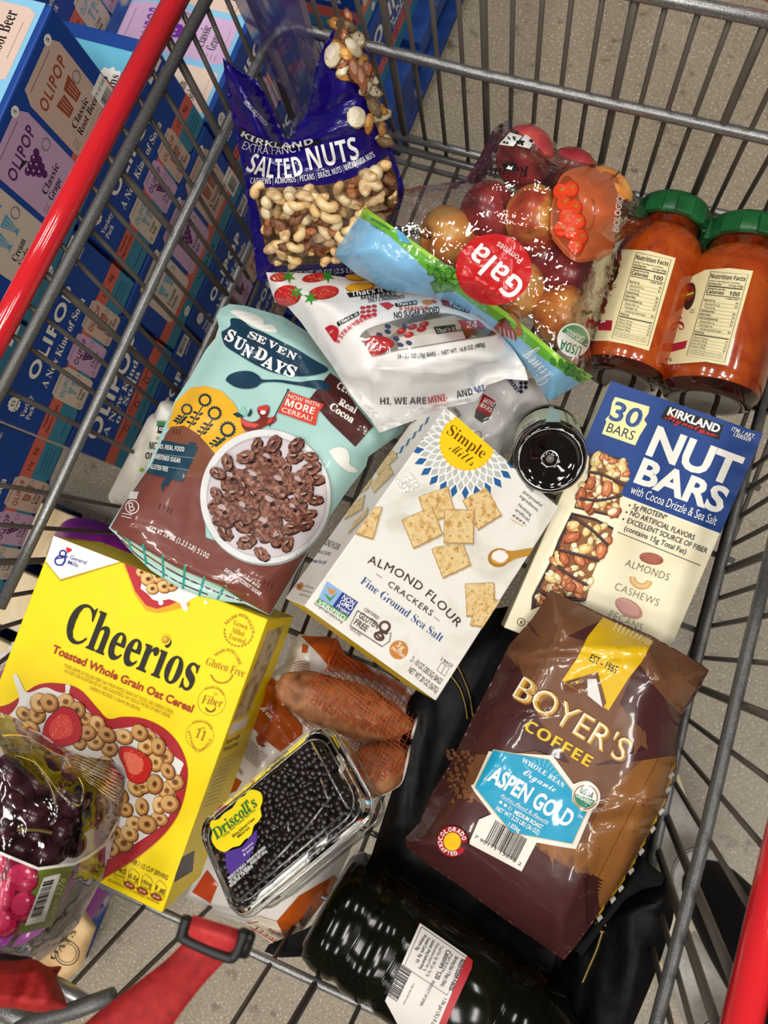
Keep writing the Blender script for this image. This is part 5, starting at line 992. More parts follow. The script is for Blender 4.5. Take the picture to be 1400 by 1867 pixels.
def almond(m='almond_skin', c=('#7a4420', '#9c5e30', '#b87a48'), s=(.0125, .0068, .0045)):
    return blob((0, 0, 0), np.diag(s), MN(m, list(c), 160, .45, .3, dist=2), 14, 9, fn=lambda U: 1 - .28 * np.clip(U[:, 0], 0, 1) ** 2 * np.abs(U[:, 1:]).sum(1))
def pecan():
    return blob((0, 0, 0), np.diag((.0135, .0072, .0055)), MN('pecan_skin', ['#4a2814', '#784726', '#99653c'], 120, .5, .5, dist=1), 18, 9, fn=lambda U: 1 + .12 * np.cos(U[:, 1] * 9) - .1 * (np.abs(U[:, 1]) < .12))
def brazil(): return blob((0, 0, 0), np.diag((.0145, .0075, .0068)), MN('brazil_nut_skin', ['#8a6238', '#c4a070', '#dcc498', '#e8d8b4'], 70, .4), 12, 8, fn=lambda U: 1 + .08 * np.cos(3 * np.arctan2(U[:, 2], U[:, 1])))
def macad(): return blob((0, 0, 0), np.diag((.0088, .0086, .0082)), MN('macadamia_skin', ['#d2b98a', '#e2cea4', '#ecdcb8'], 60, .35), 14, 9)
nk = [('cashew', cashew()), ('brazil_nut', brazil()), ('macadamia', macad()), ('almond', almond()), ('pecan', pecan()), ('peanut', almond('peanut_skin', ('#c79a58', '#dab47a', '#e6c896'), (.0095, .006, .0056)))]
protos = {}
R6 = random.Random(11); zwin = A.T(winp); pts = []; tries = 0
while len(pts) < 98 and tries < 9000:
    tries += 1; p = np.array([R6.uniform(zwin[:, 0].min(), zwin[:, 0].max()), R6.uniform(zwin[:, 1].min(), zwin[:, 1].max())]); ins = False
    for i in range(len(zwin)):
        (x0, y0), (x1, y1) = zwin[i - 1], zwin[i]
        if (y0 > p[1]) != (y1 > p[1]) and p[0] < (x1 - x0) * (p[1] - y0) / (y1 - y0) + x0: ins = not ins
    if not ins or seg_dist(p[None], zwin, np.roll(zwin, -1, 0))[0] < 7 or any(np.linalg.norm(p - q) < 13.5 for q in pts): continue
    pts.append(p)
lab = {'cashew': 'pale curved cashew', 'brazil_nut': 'big pale brazil nut', 'macadamia': 'round cream macadamia', 'almond': 'brown skin-on almond', 'pecan': 'wrinkled dark pecan half', 'peanut': 'small golden blanched nut'}
for i, p in enumerate(pts):
    nm, g = R6.choices(nk, (5, 3, 2, 3, 3, 4))[0]
    if nm not in protos: o = obj(nm, g); o.location = (0, 0, 0); o.data.transform(Matrix.Translation(Vector(o['_o']))); protos[nm] = o
    else: o = protos[nm].copy(); COL.objects.link(o)
    o.location = nb2.surf.lift([p], .0045 + .003 * (i % 3))[0]; o.rotation_euler = (R6.uniform(-.5, .5), R6.uniform(-.5, .5), R6.uniform(0, 6.28)); o.scale = (R6.uniform(.74, .9),) * 3
    tag(o, lab[nm] + ' behind the window of the blue nut bag', 'nut', lab[nm] + 's in the nut bag')

# ------------------------------------------------------------------ jars of red sauce
def lerp(a, b, t): return np.array(a) * (1 - t) + np.array(b) * t
SAUCE = MN('tomato_sauce', ['#702205', '#96350a', '#a84812', '#7e2a07'], 22, .16, .08, coat=1., dist=1.5, spread=(.25, .75))
DKS = MN('sauce_film_on_glass', ['#3c0f05', '#5e1a08', '#7c2c0e'], 60, .14, .1, coat=1.)
GREENP = MN('green_plastic', ['#124a26', '#185a2e', '#1d6434'], 30, .32)
CRM = '#ddd2a4'
def jar(base_px, top_px, r, z, label):
    A_, B_ = atz(base_px, z), atz(top_px, z); a = (B_ - A_) / np.linalg.norm(B_ - A_); L = np.linalg.norm(B_ - A_)
    t = thing('sauce_jar', (lerp(A_, B_, .5)[0], lerp(A_, B_, .5)[1], z - r), label, 'jar', 'glass jars of red sauce')
    obj('jar_body', [lathe([(0, .004), (r * .62, .004), (r * .70, -.001), (r * .84, 0), (r * .97, .010), (r, .022), (r, L * .70), (r * .985, L * .74), (r * .90, L * .80), (r * .76, L * .845)], A_, a, SAUCE, 64), lathe([(r * .76, L * .845), (r * .72, L * .87), (r * .71, L * .93), (r * .70, L * .95)], A_, a, DKS, 64)], t)
    obj('jar_base', [lathe([(0, -.002), (r * .35, -.0025), (r * .60, -.004), (r * .72, -.0045), (r * .85, -.0015), (r * .95, .006)], A_, a, MN('dark_jar_glass', ['#1c0803', '#2c0d05', '#3c1408'], 40, .08, coat=1.), 64)], t, label='thick dark glass base')
    return t, A_, B_, a, L, r
def nutrition(A, box, sc=1.):
    'nutrition panel: box is TL, TR, BR, BL'
    TL, TR, BR, BL = [np.array(p, float) for p in box]; q = lambda u, v: (TL * (1 - u) + TR * u) * (1 - v) + (BL * (1 - u) + BR * u) * v; up = (TL - BL) / np.linalg.norm(TL - BL); A.up = up
    IN = '#2b2416'; H = np.linalg.norm(BL - TL)
    A.line([TL, TR, BR, BL, TL], 3 * sc, IN, 3)
    A.txt('Nutrition Facts', q(.03, .075), q(.96, .075), H * .05, IN, 'b', 4); A.txt('about 7 servings per container', q(.03, .115), q(.85, .115), H * .02, IN, L=4); A.txt('Serving Size', q(.03, .15), q(.38, .15), H * .022, IN, 'b', 4); A.txt('1/2 cup (125g)', q(.56, .15), q(.96, .15), H * .022, IN, 'b', 4)
    A.line([q(.03, .17), q(.96, .17)], 7 * sc, IN, 3.5); A.txt('Amount per serving', q(.03, .205), q(.5, .205), H * .02, IN, 'b', 4); A.txt('Calories', q(.03, .255), q(.5, .255), H * .042, IN, 'b', 4); A.txt('100', q(.64, .255), q(.92, .255), H * .05, IN, 'b', 4); A.line([q(.03, .272), q(.96, .272)], 4 * sc, IN, 3.5)
    A.txt('% Daily Value*', q(.58, .30), q(.96, .30), H * .018, IN, 'b', 4)
    rows = [('Total Fat 7g', '9%', .03), ('Saturated Fat 1g', '5%', .09), ('Trans Fat 0g', '', .09), ('Cholesterol 0mg', '0%', .03), ('Sodium 420mg', '18%', .03), ('Total Carbohydrate 6g', '2%', .03), ('Dietary Fiber 1g', '5%', .09), ('Total Sugars 4g', '', .09), ('Includes 0g Added Sugars', '0%', .15), ('Protein 2g', '', .03)]
    for i, (a, b, x) in enumerate(rows):
        v = .345 + i * .042; A.txt(a, q(x, v), q(x + .024 * len(a), v), H * .022, IN, 'b' if x == .03 else 's', 4); A.line([q(.03, v + .01), q(.96, v + .01)], 1.2 * sc, IN, 3)
        if b: A.txt(b, q(.88, v), q(.96, v), H * .022, IN, 'b', 4)
    A.line([q(.03, .745), q(.96, .745)], 6 * sc, IN, 3.5)
    for i, (a, b) in enumerate((('Vitamin D 0mcg', '0%'), ('Calcium 20mg', '2%'), ('Iron 0.2mg', '0%'), ('Potassium 370mg', '8%'))): v = .785 + i * .036; A.txt(a, q(.03, v), q(.42, v), H * .02, IN, L=4); A.txt(b, q(.89, v), q(.96, v), H * .02, IN, L=4); A.line([q(.03, v + .01), q(.96, v + .01)], 1 * sc, IN, 3)
    for i in range(3): v = .93 + i * .022; A.txt('*The % Daily Value tells you how much a nutrient in', q(.03, v), q(.94, v), H * .013, IN, L=4)
    A.up = None
jars = []
for (bp, tp, r, z, lb), lp, box, sx in (((((1132, 688)), (1226, 392), .0465, .7475, 'sauce jar on the left, partly behind the clear apple bag'), [(330, 345), (480, 330), (640, 340), (812, 386), (640, 978), (500, 938), (380, 915), (200, 915), (200, 600)], ((560, 350), (782, 398), (632, 946), (406, 895)), 0),
                                  ((((1288, 728)), (1362, 432), .0515, .7535, 'sauce jar on the right in the basket corner, whole label panel visible'), [(912, 505), (1000, 462), (1150, 450), (1306, 468), (1134, 1072), (1000, 1048), (758, 1066), (800, 870), (860, 650)], ((1036, 472), (1274, 492), (1122, 1050), (880, 1008)), 1)):
    t, A_, B_, a, L, r = jar(bp, tp, r, z, lb); jars.append((A_, B_, a, L, r))
    A = Art(cyl(A_, B_, r + .0004), 'dull'); A.zoom(1000, 360, 3.5); A.poly(lp, CRM, 1); nutrition(A, box)
    if sx == 0:
        A.txt('S', (316, 690), (376, 690), 88, '#8f1a22', 'r', 3); A.txt("RAO'", (120, 680), (300, 690), 88, '#8f1a22', 'r', 3); A.txt('HOMEMADE', (170, 742), (328, 738), 36, '#6b4a3a', 'r', 3); A.poly([(215, 775), (408, 785), (400, 850), (210, 842)], '#9d1830', 2); A.txt('MARINARA', (222, 838), (290, 836), 38, '#efe4c0', 'r', 3); A.txt('2 858 g', (236, 892), (292, 894), 22, '#3a3020', L=3)
        c, rx, ry = (400, 472), 44, 86
    else:
        A.txt('S', (836, 846), (870, 836), 84, '#8f1a22', 'r', 3); A.poly([(782, 935), (886, 912), (872, 962), (770, 990)], '#9d1830', 2); A.txt('g', (770, 1040), (786, 1036), 20, '#3a3020', L=3); c, rx, ry = (898, 630), 36, 88
    A.ell(c, rx, ry, 12, '#2a1512', 2, 30); A.ell((c[0], c[1] - 20), rx * .8, ry * .6, 12, '#7a1c14', 2.4, 24); A.poly([(c[0] - rx * .7, c[1] - 10), (c[0] + rx * .8, c[1] - 30), (c[0] + rx * .8, c[1] - 18), (c[0] - rx * .7, c[1] + 2)], '#d8b428', 3); A.poly([(c[0] - rx * .7, c[1] + 6), (c[0] + rx * .8, c[1] - 14), (c[0] + rx * .8, c[1] - 6), (c[0] - rx * .7, c[1] + 14)], '#3f6b38', 3)
    A.txt('SINCE', (c[0] + 4, c[1] + 92), (c[0] + 34, c[1] + 90), 10, '#5a4a30', L=3); A.txt('1896', (c[0] + 4, c[1] + 108), (c[0] + 32, c[1] + 106), 10, '#5a4a30', L=3)
    obj('paper_label', [A.geo(14)], t, label='cream paper label', smooth=True)
cap = thing('jar_carrier', (jars[0][1] + jars[1][1]) / 2 - [0, 0, .03], 'green plastic twin cap clipping the two sauce jars together', 'jar carrier')
for A_, B_, a, L, r in jars:
    q = r * .80; O = A_ + a * L * .93
    obj('cap_ring', [lathe([(q * .92, -.004), (q * 1.04, -.004), (q * 1.06, .002), (q * 1.06, .016), (q * 1.0, .020), (0, .020)], O, a, GREENP, 48)], cap, smooth=True)
    x = np.cross(a, [0, 0, 1]); x /= np.linalg.norm(x); y = np.cross(a, x)
    for k in range(8):
        g = k * math.pi / 4 + .2; e = x * math.cos(g) + y * math.sin(g); s_ = np.cross(a, e); c = O + e * q * 1.06
        V = [c + a * h + s_ * w + e * d for h, d in ((-.006, .004), (.014, .002)) for w in (-.009, .009)]; V = [V[0], V[1], V[3], V[2]]; obj('cap_tab', hexa(V + [v - e * .006 for v in V], GREENP, .001), cap)
O1, O2 = jars[0][0] + jars[0][2] * jars[0][3] * .97, jars[1][0] + jars[1][2] * jars[1][3] * .97
d_ = (O2 - O1) / np.linalg.norm(O2 - O1); aa = jars[0][2]; nz_ = np.cross(d_, aa); nz_ = nz_ if nz_[2] > 0 else -nz_
P1, P2 = O1 + d_ * jars[0][4] * .72, O2 - d_ * jars[1][4] * .72
V = [P1 + aa * .009 + nz_ * .016, P2 + aa * .009 + nz_ * .016, P2 - aa * .012 + nz_ * .016, P1 - aa * .012 + nz_ * .016]; obj('cap_bridge', hexa(V + [v - nz_ * .03 for v in V], GREENP, .003), cap)

# ------------------------------------------------------------------ dark jar standing on its lid
A_, B_ = atd((1003, 838), .700), atd((998, 794), .812); a = (B_ - A_) / np.linalg.norm(B_ - A_); L = np.linalg.norm(B_ - A_); r = .0348
dj = thing('syrup_jar', B_ - [0, 0, .005], 'dark syrup jar upside down, its round black base facing up', 'jar')
DKG = MN('black_syrup_in_glass', ['#070403', '#0d0705', '#1c0f08'], 18, .07, coat=1., spread=(.35, .8))
obj('jar_body', [lathe([(0, .003), (.0035, .0025), (.005, .0045), (.010, .0048), (.0105, .0042), (.0165, .0046), (.017, .0040), (.0225, .0042), (.0265, .0015), (.029, -.0008), (.0318, .0004), (.0340, .0042), (r, .010), (r, .088), (r * .93, .094), (r * .8, .099)], A_, a, DKG, 72)], dj)
obj('jar_lid', [lathe([(r * .8, .097), (r * .98, .099), (r * .98, L), (0, L)], A_, a, MN('brown_tin', ['#1c1410', '#2a201a'], 30, .3, metal=.6), 48)], dj)
obj('highlight_nub', [lathe([(0, -.0005), (.0022, .0002), (.0036, .002), (.0042, .0035)], A_, a, M('#6a6662', 'gloss'), 20)], dj)  # small dome at the base centre, its highlight put into the pale grey colour
lb = lathe([(r + .0005, .020), (r + .0005, .086)], A_, a, M('#c6cbb0', 'dull'), 72)
A = Art(cyl(A_, B_, r + .0009), 'dull', base=.0002); A.zoom(900, 690, 6.3636)
A.poly([(420, 480), (520, 440), (535, 480), (420, 545), (330, 610), (320, 590)], '#dfe0da', 1); A.barcode((335, 600), (150, -105), (-8, -34), 26, '#2a2a28', 3, 2); A.lines((300, 500), (470, 385), (320, 545), (480, 430), 4, 9, '#5a5f4c', seed=2); A.line([(808, 345), (872, 540)], 5, '#3a4030', 2); A.line([(822, 345), (884, 545)], 2.5, '#3a4030', 2)
A.poly([(600, 505), (640, 330), (680, 318), (760, 420), (775, 505)], '#b9d3cc', 1); A.txt('PURE', (890, 430), (950, 540), 26, '#3a4030'); A.poly([(330, 680), (380, 640), (375, 655), (335, 692)], '#a8323a', 2)
obj('paper_label', [lb, A.geo(12)], dj, label='pale green paper label', smooth=True)

# ------------------------------------------------------------------ white capped bottle against the wire side
A_, B_ = atd((318, 742), .87), atd((232, 905), .93); a = (B_ - A_) / np.linalg.norm(B_ - A_); r = .021
bt = thing('supplement_bottle', B_, 'white bottle with a green banded label wedged behind the brown cereal pouch', 'bottle')
obj('bottle_cap', [lathe([(0, 0), (.014, .001), (.0165, .004), (.0165, .022), (.014, .023)], A_, a, M('#dedad2', 'dull'), 32)], bt); obj('bottle_body', [lathe([(.014, .021), (.019, .024), (r, .030), (r, .15), (.017, .154), (0, .154)], A_, a, M('#d6d0c4', 'dull'), 40)], bt)
A = Art(cyl(A_, B_, r + .0003), 'dull'); A.zoom(0, 740, 3.3333); A.poly([(955, 90), (1010, 100), (1010, 132), (950, 122)], '#2c7a45', 1); A.poly([(962, 118), (1010, 125), (1000, 172), (955, 165)], '#141414', 2); A.txt('KIRK', (966, 150), (1012, 156), 22, '#eeeeee', 'b', 3); A.txt('ORGANIC', (945, 205), (1010, 215), 20, '#3c7a45', L=2)
A.txt('MCT', (905, 262), (960, 268), 44, '#1a1a1a', 'b', 2); A.txt('OIL', (880, 320), (940, 330), 40, '#1a1a1a', 'b', 2); A.ell((860, 390), 14, 12, 0, '#7ab03a', 2)
obj('paper_label', [A.geo(10)], bt, label='printed bottle label', smooth=True)

# ------------------------------------------------------------------ clear bag of red apples
za = ZP(600, 200, 2.3333)
APL = []
def apple_mat(i):
    m = bpy.data.materials.new('apple_skin'); m.use_nodes = True; t = m.node_tree; p = t.nodes['Principled BSDF']; tc = t.nodes.new('ShaderNodeTexCoord')
    st = t.nodes.new('ShaderNodeMapping'); st.inputs['Scale'].default_value = (60, 60, 14); t.links.new(tc.outputs['Object'], st.inputs[0])
    n = t.nodes.new('ShaderNodeTexNoise'); n.inputs['Scale'].default_value = 1; n.inputs['Detail'].default_value = 6; t.links.new(st.outputs[0], n.inputs[0])
    n2 = t.nodes.new('ShaderNodeTexNoise'); n2.inputs['Scale'].default_value = 17; t.links.new(tc.outputs['Object'], n2.inputs[0])
    ad = t.nodes.new('ShaderNodeMath'); ad.operation = 'ADD'; t.links.new(n.outputs[0], ad.inputs[0]); t.links.new(n2.outputs[0], ad.inputs[1]); hf = t.nodes.new('ShaderNodeMath'); hf.operation = 'MULTIPLY'; hf.inputs[1].default_value = .5; t.links.new(ad.outputs[0], hf.inputs[0])
    r = t.nodes.new('ShaderNodeValToRGB'); e = r.color_ramp.elements; S_ = [[(.36, '#741a20'), (.50, '#9c3038'), (.62, '#b44a42'), (.72, '#cc7850')], [(.36, '#a8302a'), (.45, '#cc5a38'), (.52, '#e09a40'), (.64, '#e8c05a')], [(.34, '#c25a26'), (.46, '#d88438'), (.56, '#e8a858'), (.7, '#edc478')]][i]
    while len(e) < 4: e.new(.5)
    for k, (q, c) in enumerate(S_): e[k].position = q; e[k].color = lin(c)
    t.links.new(hf.outputs[0], r.inputs[0]); t.links.new(r.outputs[0], p.inputs['Base Color']); p.inputs['Roughness'].default_value = .3; p.inputs['Coat Weight'].default_value = .3; return m
AM = [apple_mat(i) for i in range(3)]
def apple_geo(m):
    R = .031; prof = []
    for t in np.linspace(0, math.pi, 22):
        rr = R * math.sin(t) * (1 + .10 * math.cos(t)); z = R * .92 * math.cos(t); z -= .35 * R * math.exp(-(rr / (R * .30)) ** 2) * (1 if t < 1.6 else -.55); prof.append((max(rr, 1e-5), z))
    return lathe(prof[::-1], (0, 0, 0), (0, 0, 1), m, 32)
ap0 = {}
for i, (x, y, s, d, k, lb) in enumerate([(838, 205, 1.0, .735, 0, 'dark red apple topmost in the clear bag, under the recycling print'), (868, 470, 1.06, .722, 1, 'yellow and red apple in the middle of the clear bag'), (672, 440, .98, .735, 0, 'dark red apple to the upper left of the red disc'), (505, 545, 1.0, .74, 2, 'orange red apple nearest the green strip on the bag'), (985, 880, 1.0, .735, 2, 'golden orange apple beside the green and white round seal'),
                                         (800, 770, .98, .745, 2, 'orange apple peeking below the red disc'), (900, 610, 1.0, .752, 0, 'dark red apple under the yellow and red one'), (1010, 700, .98, .752, 0, 'dusky red apple above the golden one'), (1150, 380, 1.05, .752, 2, 'orange apple behind the printed tomato basket'), (1085, 540, .98, .765, 0, 'deep red apple below the printed tomato basket'), (1010, 290, 1.0, .762, 0, 'red apple at the back by the bag fold'), (640, 620, 1.0, .755, 1, 'apple covered by the red disc')]):
    c = atd(za([(x, y)])[0], d + .018)
    if k not in ap0:
        o = thing('apple', c, lb, 'apple', 'apples in the clear bag'); obj('flesh', apple_geo(AM[k]), o).location = -Vector(o['_o']) * 0; ch = o.children[0]
        ch.data.transform(Matrix.Translation(Vector(o['_o']))); st_ = obj('stem', tube([(0, 0, .015), (.001, 0, .024), (.004, .001, .032)], [.0012, .001, .0014], M('#4a3218', 'dull'), 6), o); st_.data.transform(Matrix.Translation(Vector(o['_o']))); ap0[k] = o
    else: o = copy_tree(ap0[k]); tag(o, lb)
    o.location = c; o.rotation_euler = (R6.uniform(-1.2, 1.2), R6.uniform(-1.2, 1.2), R6.uniform(0, 6)); o.scale = (s,) * 3
ab = Pillow(za([(125, 392), (70, 510), (20, 620), (120, 705), (245, 770), (380, 790), (500, 815), (640, 880), (730, 955), (860, 1130), (935, 1243), (1030, 1190), (1125, 1135), (1108, 1000), (1150, 850), (1192, 720), (1216, 570), (1300, 520), (1372, 480), (1330, 400), (1272, 340), (1240, 270), (1130, 216), (1030, 184), (985, 172), (940, 110), (870, 58), (762, 40), (700, 80), (640, 200), (580, 300), (390, 325), (250, 350)]),
            plane_px(((655, 372), .745), ((1000, 720), .765), ((1150, 330), .775)), .062, .02, 75, rough=.0028, rsc=.03, cut=8,
            ridges=[(700, 380, 900, 470, 5, .003), (860, 500, 1080, 660, 5, .004), (760, 350, 960, 330, 5, .003), (900, 400, 1090, 440, 5, -.003), (840, 330, 900, 260, 6, .003), (950, 560, 1070, 540, 5, .004), (1080, 480, 1090, 620, 5, .003), (700, 440, 830, 560, 5, -.003), (940, 330, 930, 500, 5, .003)])
FLM = FILM('apple_bag_film', '#fcfbfa', gloss=.13, rough=.05, bump=.55, scale=34)
apb = thing('apple_bag', base_of([ab.body(FLM)]), 'clear plastic bag of apples with a red disc and a green and blue printed base', 'apple bag')
obj('clear_film', [ab.body(FLM)], apb, smooth=True)
A = Art(ab.surf, 'bag', base=.0012); A.zoom(600, 200, 2.3333)
A.poly([(125, 394), (70, 510), (22, 620), (120, 703), (245, 768), (380, 788), (500, 813), (640, 878), (730, 953), (860, 1128), (935, 1241), (1030, 1188), (1123, 1134), (1000, 1062), (900, 980), (800, 895), (650, 785), (560, 715), (470, 640), (330, 540), (220, 462)], '#7fb8de', 1)
A.poly([(125, 394), (100, 442), (170, 480), (260, 540), (330, 600), (420, 690), (520, 760), (640, 850), (760, 930), (900, 1050), (1000, 1120), (1070, 1164), (1123, 1134), (1000, 1062), (900, 980), (800, 895), (650, 785), (560, 715), (470, 640), (330, 540), (220, 462)], '#5fa62e', 1.5)
A.poly([(125, 394), (112, 418), (240, 490), (360, 580), (500, 690), (650, 812), (820, 932), (960, 1056), (1100, 1148), (1123, 1134), (1000, 1062), (800, 895), (650, 785), (470, 640), (330, 540), (220, 462)], '#93c63e', 2)
A.scatter([(430, 640), (540, 680), (530, 760), (440, 770)], 40, 20, 13, [('#2f6b22', '#4f8f2e'), ('#3a7a28', '#67a83a')], 2.5, 2); A.scatter([(960, 1050), (1090, 1120), (1060, 1150), (940, 1080)], 24, 14, 8, [('#2f6b22', '#3f7f2c')], 2.5, 6); A.poly([(425, 735), (450, 730), (480, 765), (450, 770)], '#3c7a2a', 3)
A.poly([(720, 905), (765, 912), (800, 960), (795, 985), (715, 950), (700, 925)], '#8a2420', 3); A.poly([(716, 900), (745, 885), (770, 908), (765, 915)], '#5a1a18', 3.4)
for k in range(4): A.line([(725 + 18 * k, 925 + 6 * k), (732 + 18 * k, 968 + 6 * k)], 3, '#e6e0dc', 3.6)
A.line(ctr([(770, 870), (800, 900), (815, 960), (790, 930)], 12), 14, '#a85a24', 3); A.poly([(280, 500), (320, 530), (350, 570), (300, 560)], '#5aa3cf', 2.4)
A.txt('Learn more at', (238, 516), (180, 486), 12, '#20303c', L=3); A.txt('DisneyCheck.com', (258, 502), (178, 458), 12, '#20303c', L=3); A.txt('Disney', (955, 1130), (850, 1020), 78, '#eaf3f6', 'c', 3)
cd = np.array([700, 680]); A.ell(cd, 162, 152, 0, '#c41f22', 3, 60); A.txt('Gala', (838, 742), (648, 566), 100, '#efecea', 'b', 4); A.txt('Pommes', (826, 632), (722, 560), 30, '#e9d8d6', L=4, bold=.01)
A.ell((1040, 980), 70, 72, 0, '#e8e8e2', 3, 36); th = np.linspace(math.radians(215), math.radians(390), 24); A.poly(np.c_[1040 + 62 * np.cos(th), 980 + 64 * np.sin(th)], '#2f8a5a', 3.5); A.txt('USDA', (1078, 1010), (990, 978), 42, '#2f7a50', 'b', 4); A.txt('ORGANIC', (1090, 968), (1012, 930), 26, '#e8e8e2', 'b', 4)
A.txt('Rainier', (852, 240), (640, 252), 44, '#171312', 'i', 3); A.txt('ORGANICS', (735, 246), (640, 250), 12, '#171312', L=3); A.poly([(733, 230), (800, 228), (786, 262), (748, 262)], '#141212', 3); A.poly([(752, 250), (765, 236), (772, 246), (782, 238), (776, 256)], '#e8e4e0', 3.4)
for q in ([(722, 148), (768, 96), (822, 112), (782, 156)], [(798, 152), (836, 102), (884, 124), (852, 166)]):
    A.poly(q, '#ececea', 3); m_ = np.array(q).mean(0)
    for k in range(7): A.ell(m_ + np.array([random.uniform(-30, 30), random.uniform(-16, 16)]), random.uniform(4, 11), random.uniform(3, 7), random.uniform(0, 180), '#151515', 3.5, 8, .3)
A.poly([(780, 100), (795, 72), (815, 80), (805, 98)], '#151515', 3); A.txt('ITM/ART #1126340', (848, 212), (690, 196), 17, '#5a1f24', L=3)
# printed basket of tomatoes
A.poly(ctr([(940, 520), (945, 430), (965, 330), (1000, 268), (1080, 242), (1160, 258), (1240, 292), (1225, 450), (1200, 610), (1110, 640), (1050, 648), (1010, 600), (965, 560), (940, 520)], 40)[:-1], '#b85a32', 2.5); A.poly(ctr([(950, 500), (955, 400), (985, 300), (1030, 290), (1075, 420), (1092, 560), (1060, 628), (1020, 600), (970, 540), (950, 500)], 30)[:-1], '#8f3f1e', 3)
for c in ((985, 350), (1000, 400), (1030, 340), (1010, 460), (1045, 420), (1030, 520), (1060, 480), (1050, 580), (1070, 545), (990, 510)): A.ell(c, 34, 38, 10, '#a82a12', 3.4, 18); A.ell((c[0] - 3, c[1] - 4), 29, 32, 10, '#d8421e', 3.8, 18); A.poly([(c[0] - 10, c[1] - 20), (c[0] + 4, c[1] - 10), (c[0] + 18, c[1] - 22), (c[0] + 6, c[1] - 2)], '#8a9a3a', 4.2)
A.ring((1108, 445), 22, 8, '#9a4826', 3.4, 3, 5, 30, -90, 120); A.line(ctr([(950, 540), (1050, 640), (1195, 612)], 14), 14, '#a04c2a', 3.4)
A.txt('PRODUCT OF', (1262, 470), (1290, 330), 20, '#1a1716', L=3); A.txt('BIOLOGIQUE', (1230, 520), (1256, 330), 26, '#e6e2e0', L=3, bold=.01); A.scatter([(1245, 330), (1315, 350), (1320, 430), (1250, 480)], 30, 8, 6, [('#1a1716', '#1a1716')], 2, 3)
obj('printing', [A.geo(8)], apb, label='red, green and blue printed picture on the film', smooth=True)

# ------------------------------------------------------------------ black leather bag
LEA = MN('black_leather', ['#060506', '#0b0a0b', '#121112'], 60, .5, .2, spec=.16); WEB = MN('black_webbing', ['#060606', '#101010'], 240, .8, .3, spec=.2)
hb = Pillow([(800, 1190), (850, 1150), (900, 1110), (960, 1100), (1100, 1160), (1190, 1270), (1210, 1330), (1195, 1450), (1165, 1560), (1150, 1640), (1120, 1720), (1090, 1830), (1030, 1930), (1010, 1850), (850, 1745), (760, 1685), (690, 1630), (672, 1575), (715, 1440), (738, 1290)], plane_px(((860, 1200), .805), ((700, 1750), .79), ((1120, 1620), .785)), .018, .008, 90, rough=.003, rsc=.012, cut=12,
            ridges=[(760, 1300, 720, 1500, 14, .006), (780, 1290, 750, 1470, 12, -.006)])
pk = Pillow([(1040, 1730), (1085, 1665), (1130, 1640), (1180, 1612), (1222, 1600), (1232, 1640), (1226, 1680), (1205, 1748), (1180, 1810), (1150, 1880), (1110, 1960), (1010, 1960), (1015, 1830)], plane_px(((1060, 1730), .745), ((1205, 1640), .715), ((1080, 1930), .72)), .02, .03, 60, rough=.002, rsc=.015, cut=10, ridges=[(1090, 1680, 1060, 1850, 14, -.006), (1150, 1660, 1150, 1860, 24, .006), (1060, 1690, 1220, 1640, 8, .004)])
bag = thing('leather_bag', base_of([hb.body(LEA)]), 'soft black leather bag with brass zips under the coffee bag', 'bag')
obj('bag_body', [hb.body(LEA)], bag, smooth=True); obj('bag_pocket', [pk.body(LEA)], bag, label='upright end pocket', smooth=True)
def zipper(pts, nm='zipper', hb=hb):
    P = ctr(pts, 40); t = hb.surf.lift(P, .0015); BR2 = M('#c2a25a', 'metal'); parts = [tube(t, .0022, M('#0a0a0a', 'matte'), 6)]
    for i in range(0, 40, 1): parts.append(blob(hb.surf.lift(P[i:i + 1], .0035)[0], np.eye(3) * .0011, BR2, 6, 4))
    obj(nm, parts, bag, label='brass teeth of a zip')
zipper([(833, 1212), (846, 1240), (856, 1268), (862, 1305)]); zipper([(822, 1232), (838, 1255), (848, 1285), (852, 1310)]); zipper([(1098, 1698), (1088, 1730), (1075, 1760), (1062, 1790)], hb=pk)
pz = pk.surf.lift([(1096, 1690)], .006)[0]; obj('zip_pull', [tube([pz + [.006 * math.cos(t), .004 * math.sin(t), 0] for t in np.linspace(0, 5.6, 14)], .0012, M('#c2a25a', 'metal'), 6), tube([pz, pz + [-.006, -.012, .001]], .0022, M('#c2a25a', 'metal'), 8)], bag, label='brass zip pull')
wb = Pillow([(1045, 1730), (1090, 1680), (1130, 1620), (1170, 1562), (1190, 1580), (1214, 1598), (1206, 1614), (1170, 1622), (1140, 1640), (1100, 1690), (1060, 1745)], plane_px(((1060, 1730), .72), ((1170, 1565), .715), ((1210, 1600), .70)), .003, .003, 12, cut=8)
tb = Pillow([(482, 1735), (490, 1722), (560, 1692), (625, 1650), (625, 1720), (560, 1744), (510, 1746)], plane_px(((484, 1730), .80), ((620, 1660), .80), ((600, 1740), .80)), .003, .003, 14, cut=10)
obj('bag_strap', [tb.body(WEB)], bag, label='end of the black strap', smooth=True)
obj('bag_strap', [wb.body(WEB)], bag, label='black webbing strap', smooth=True)

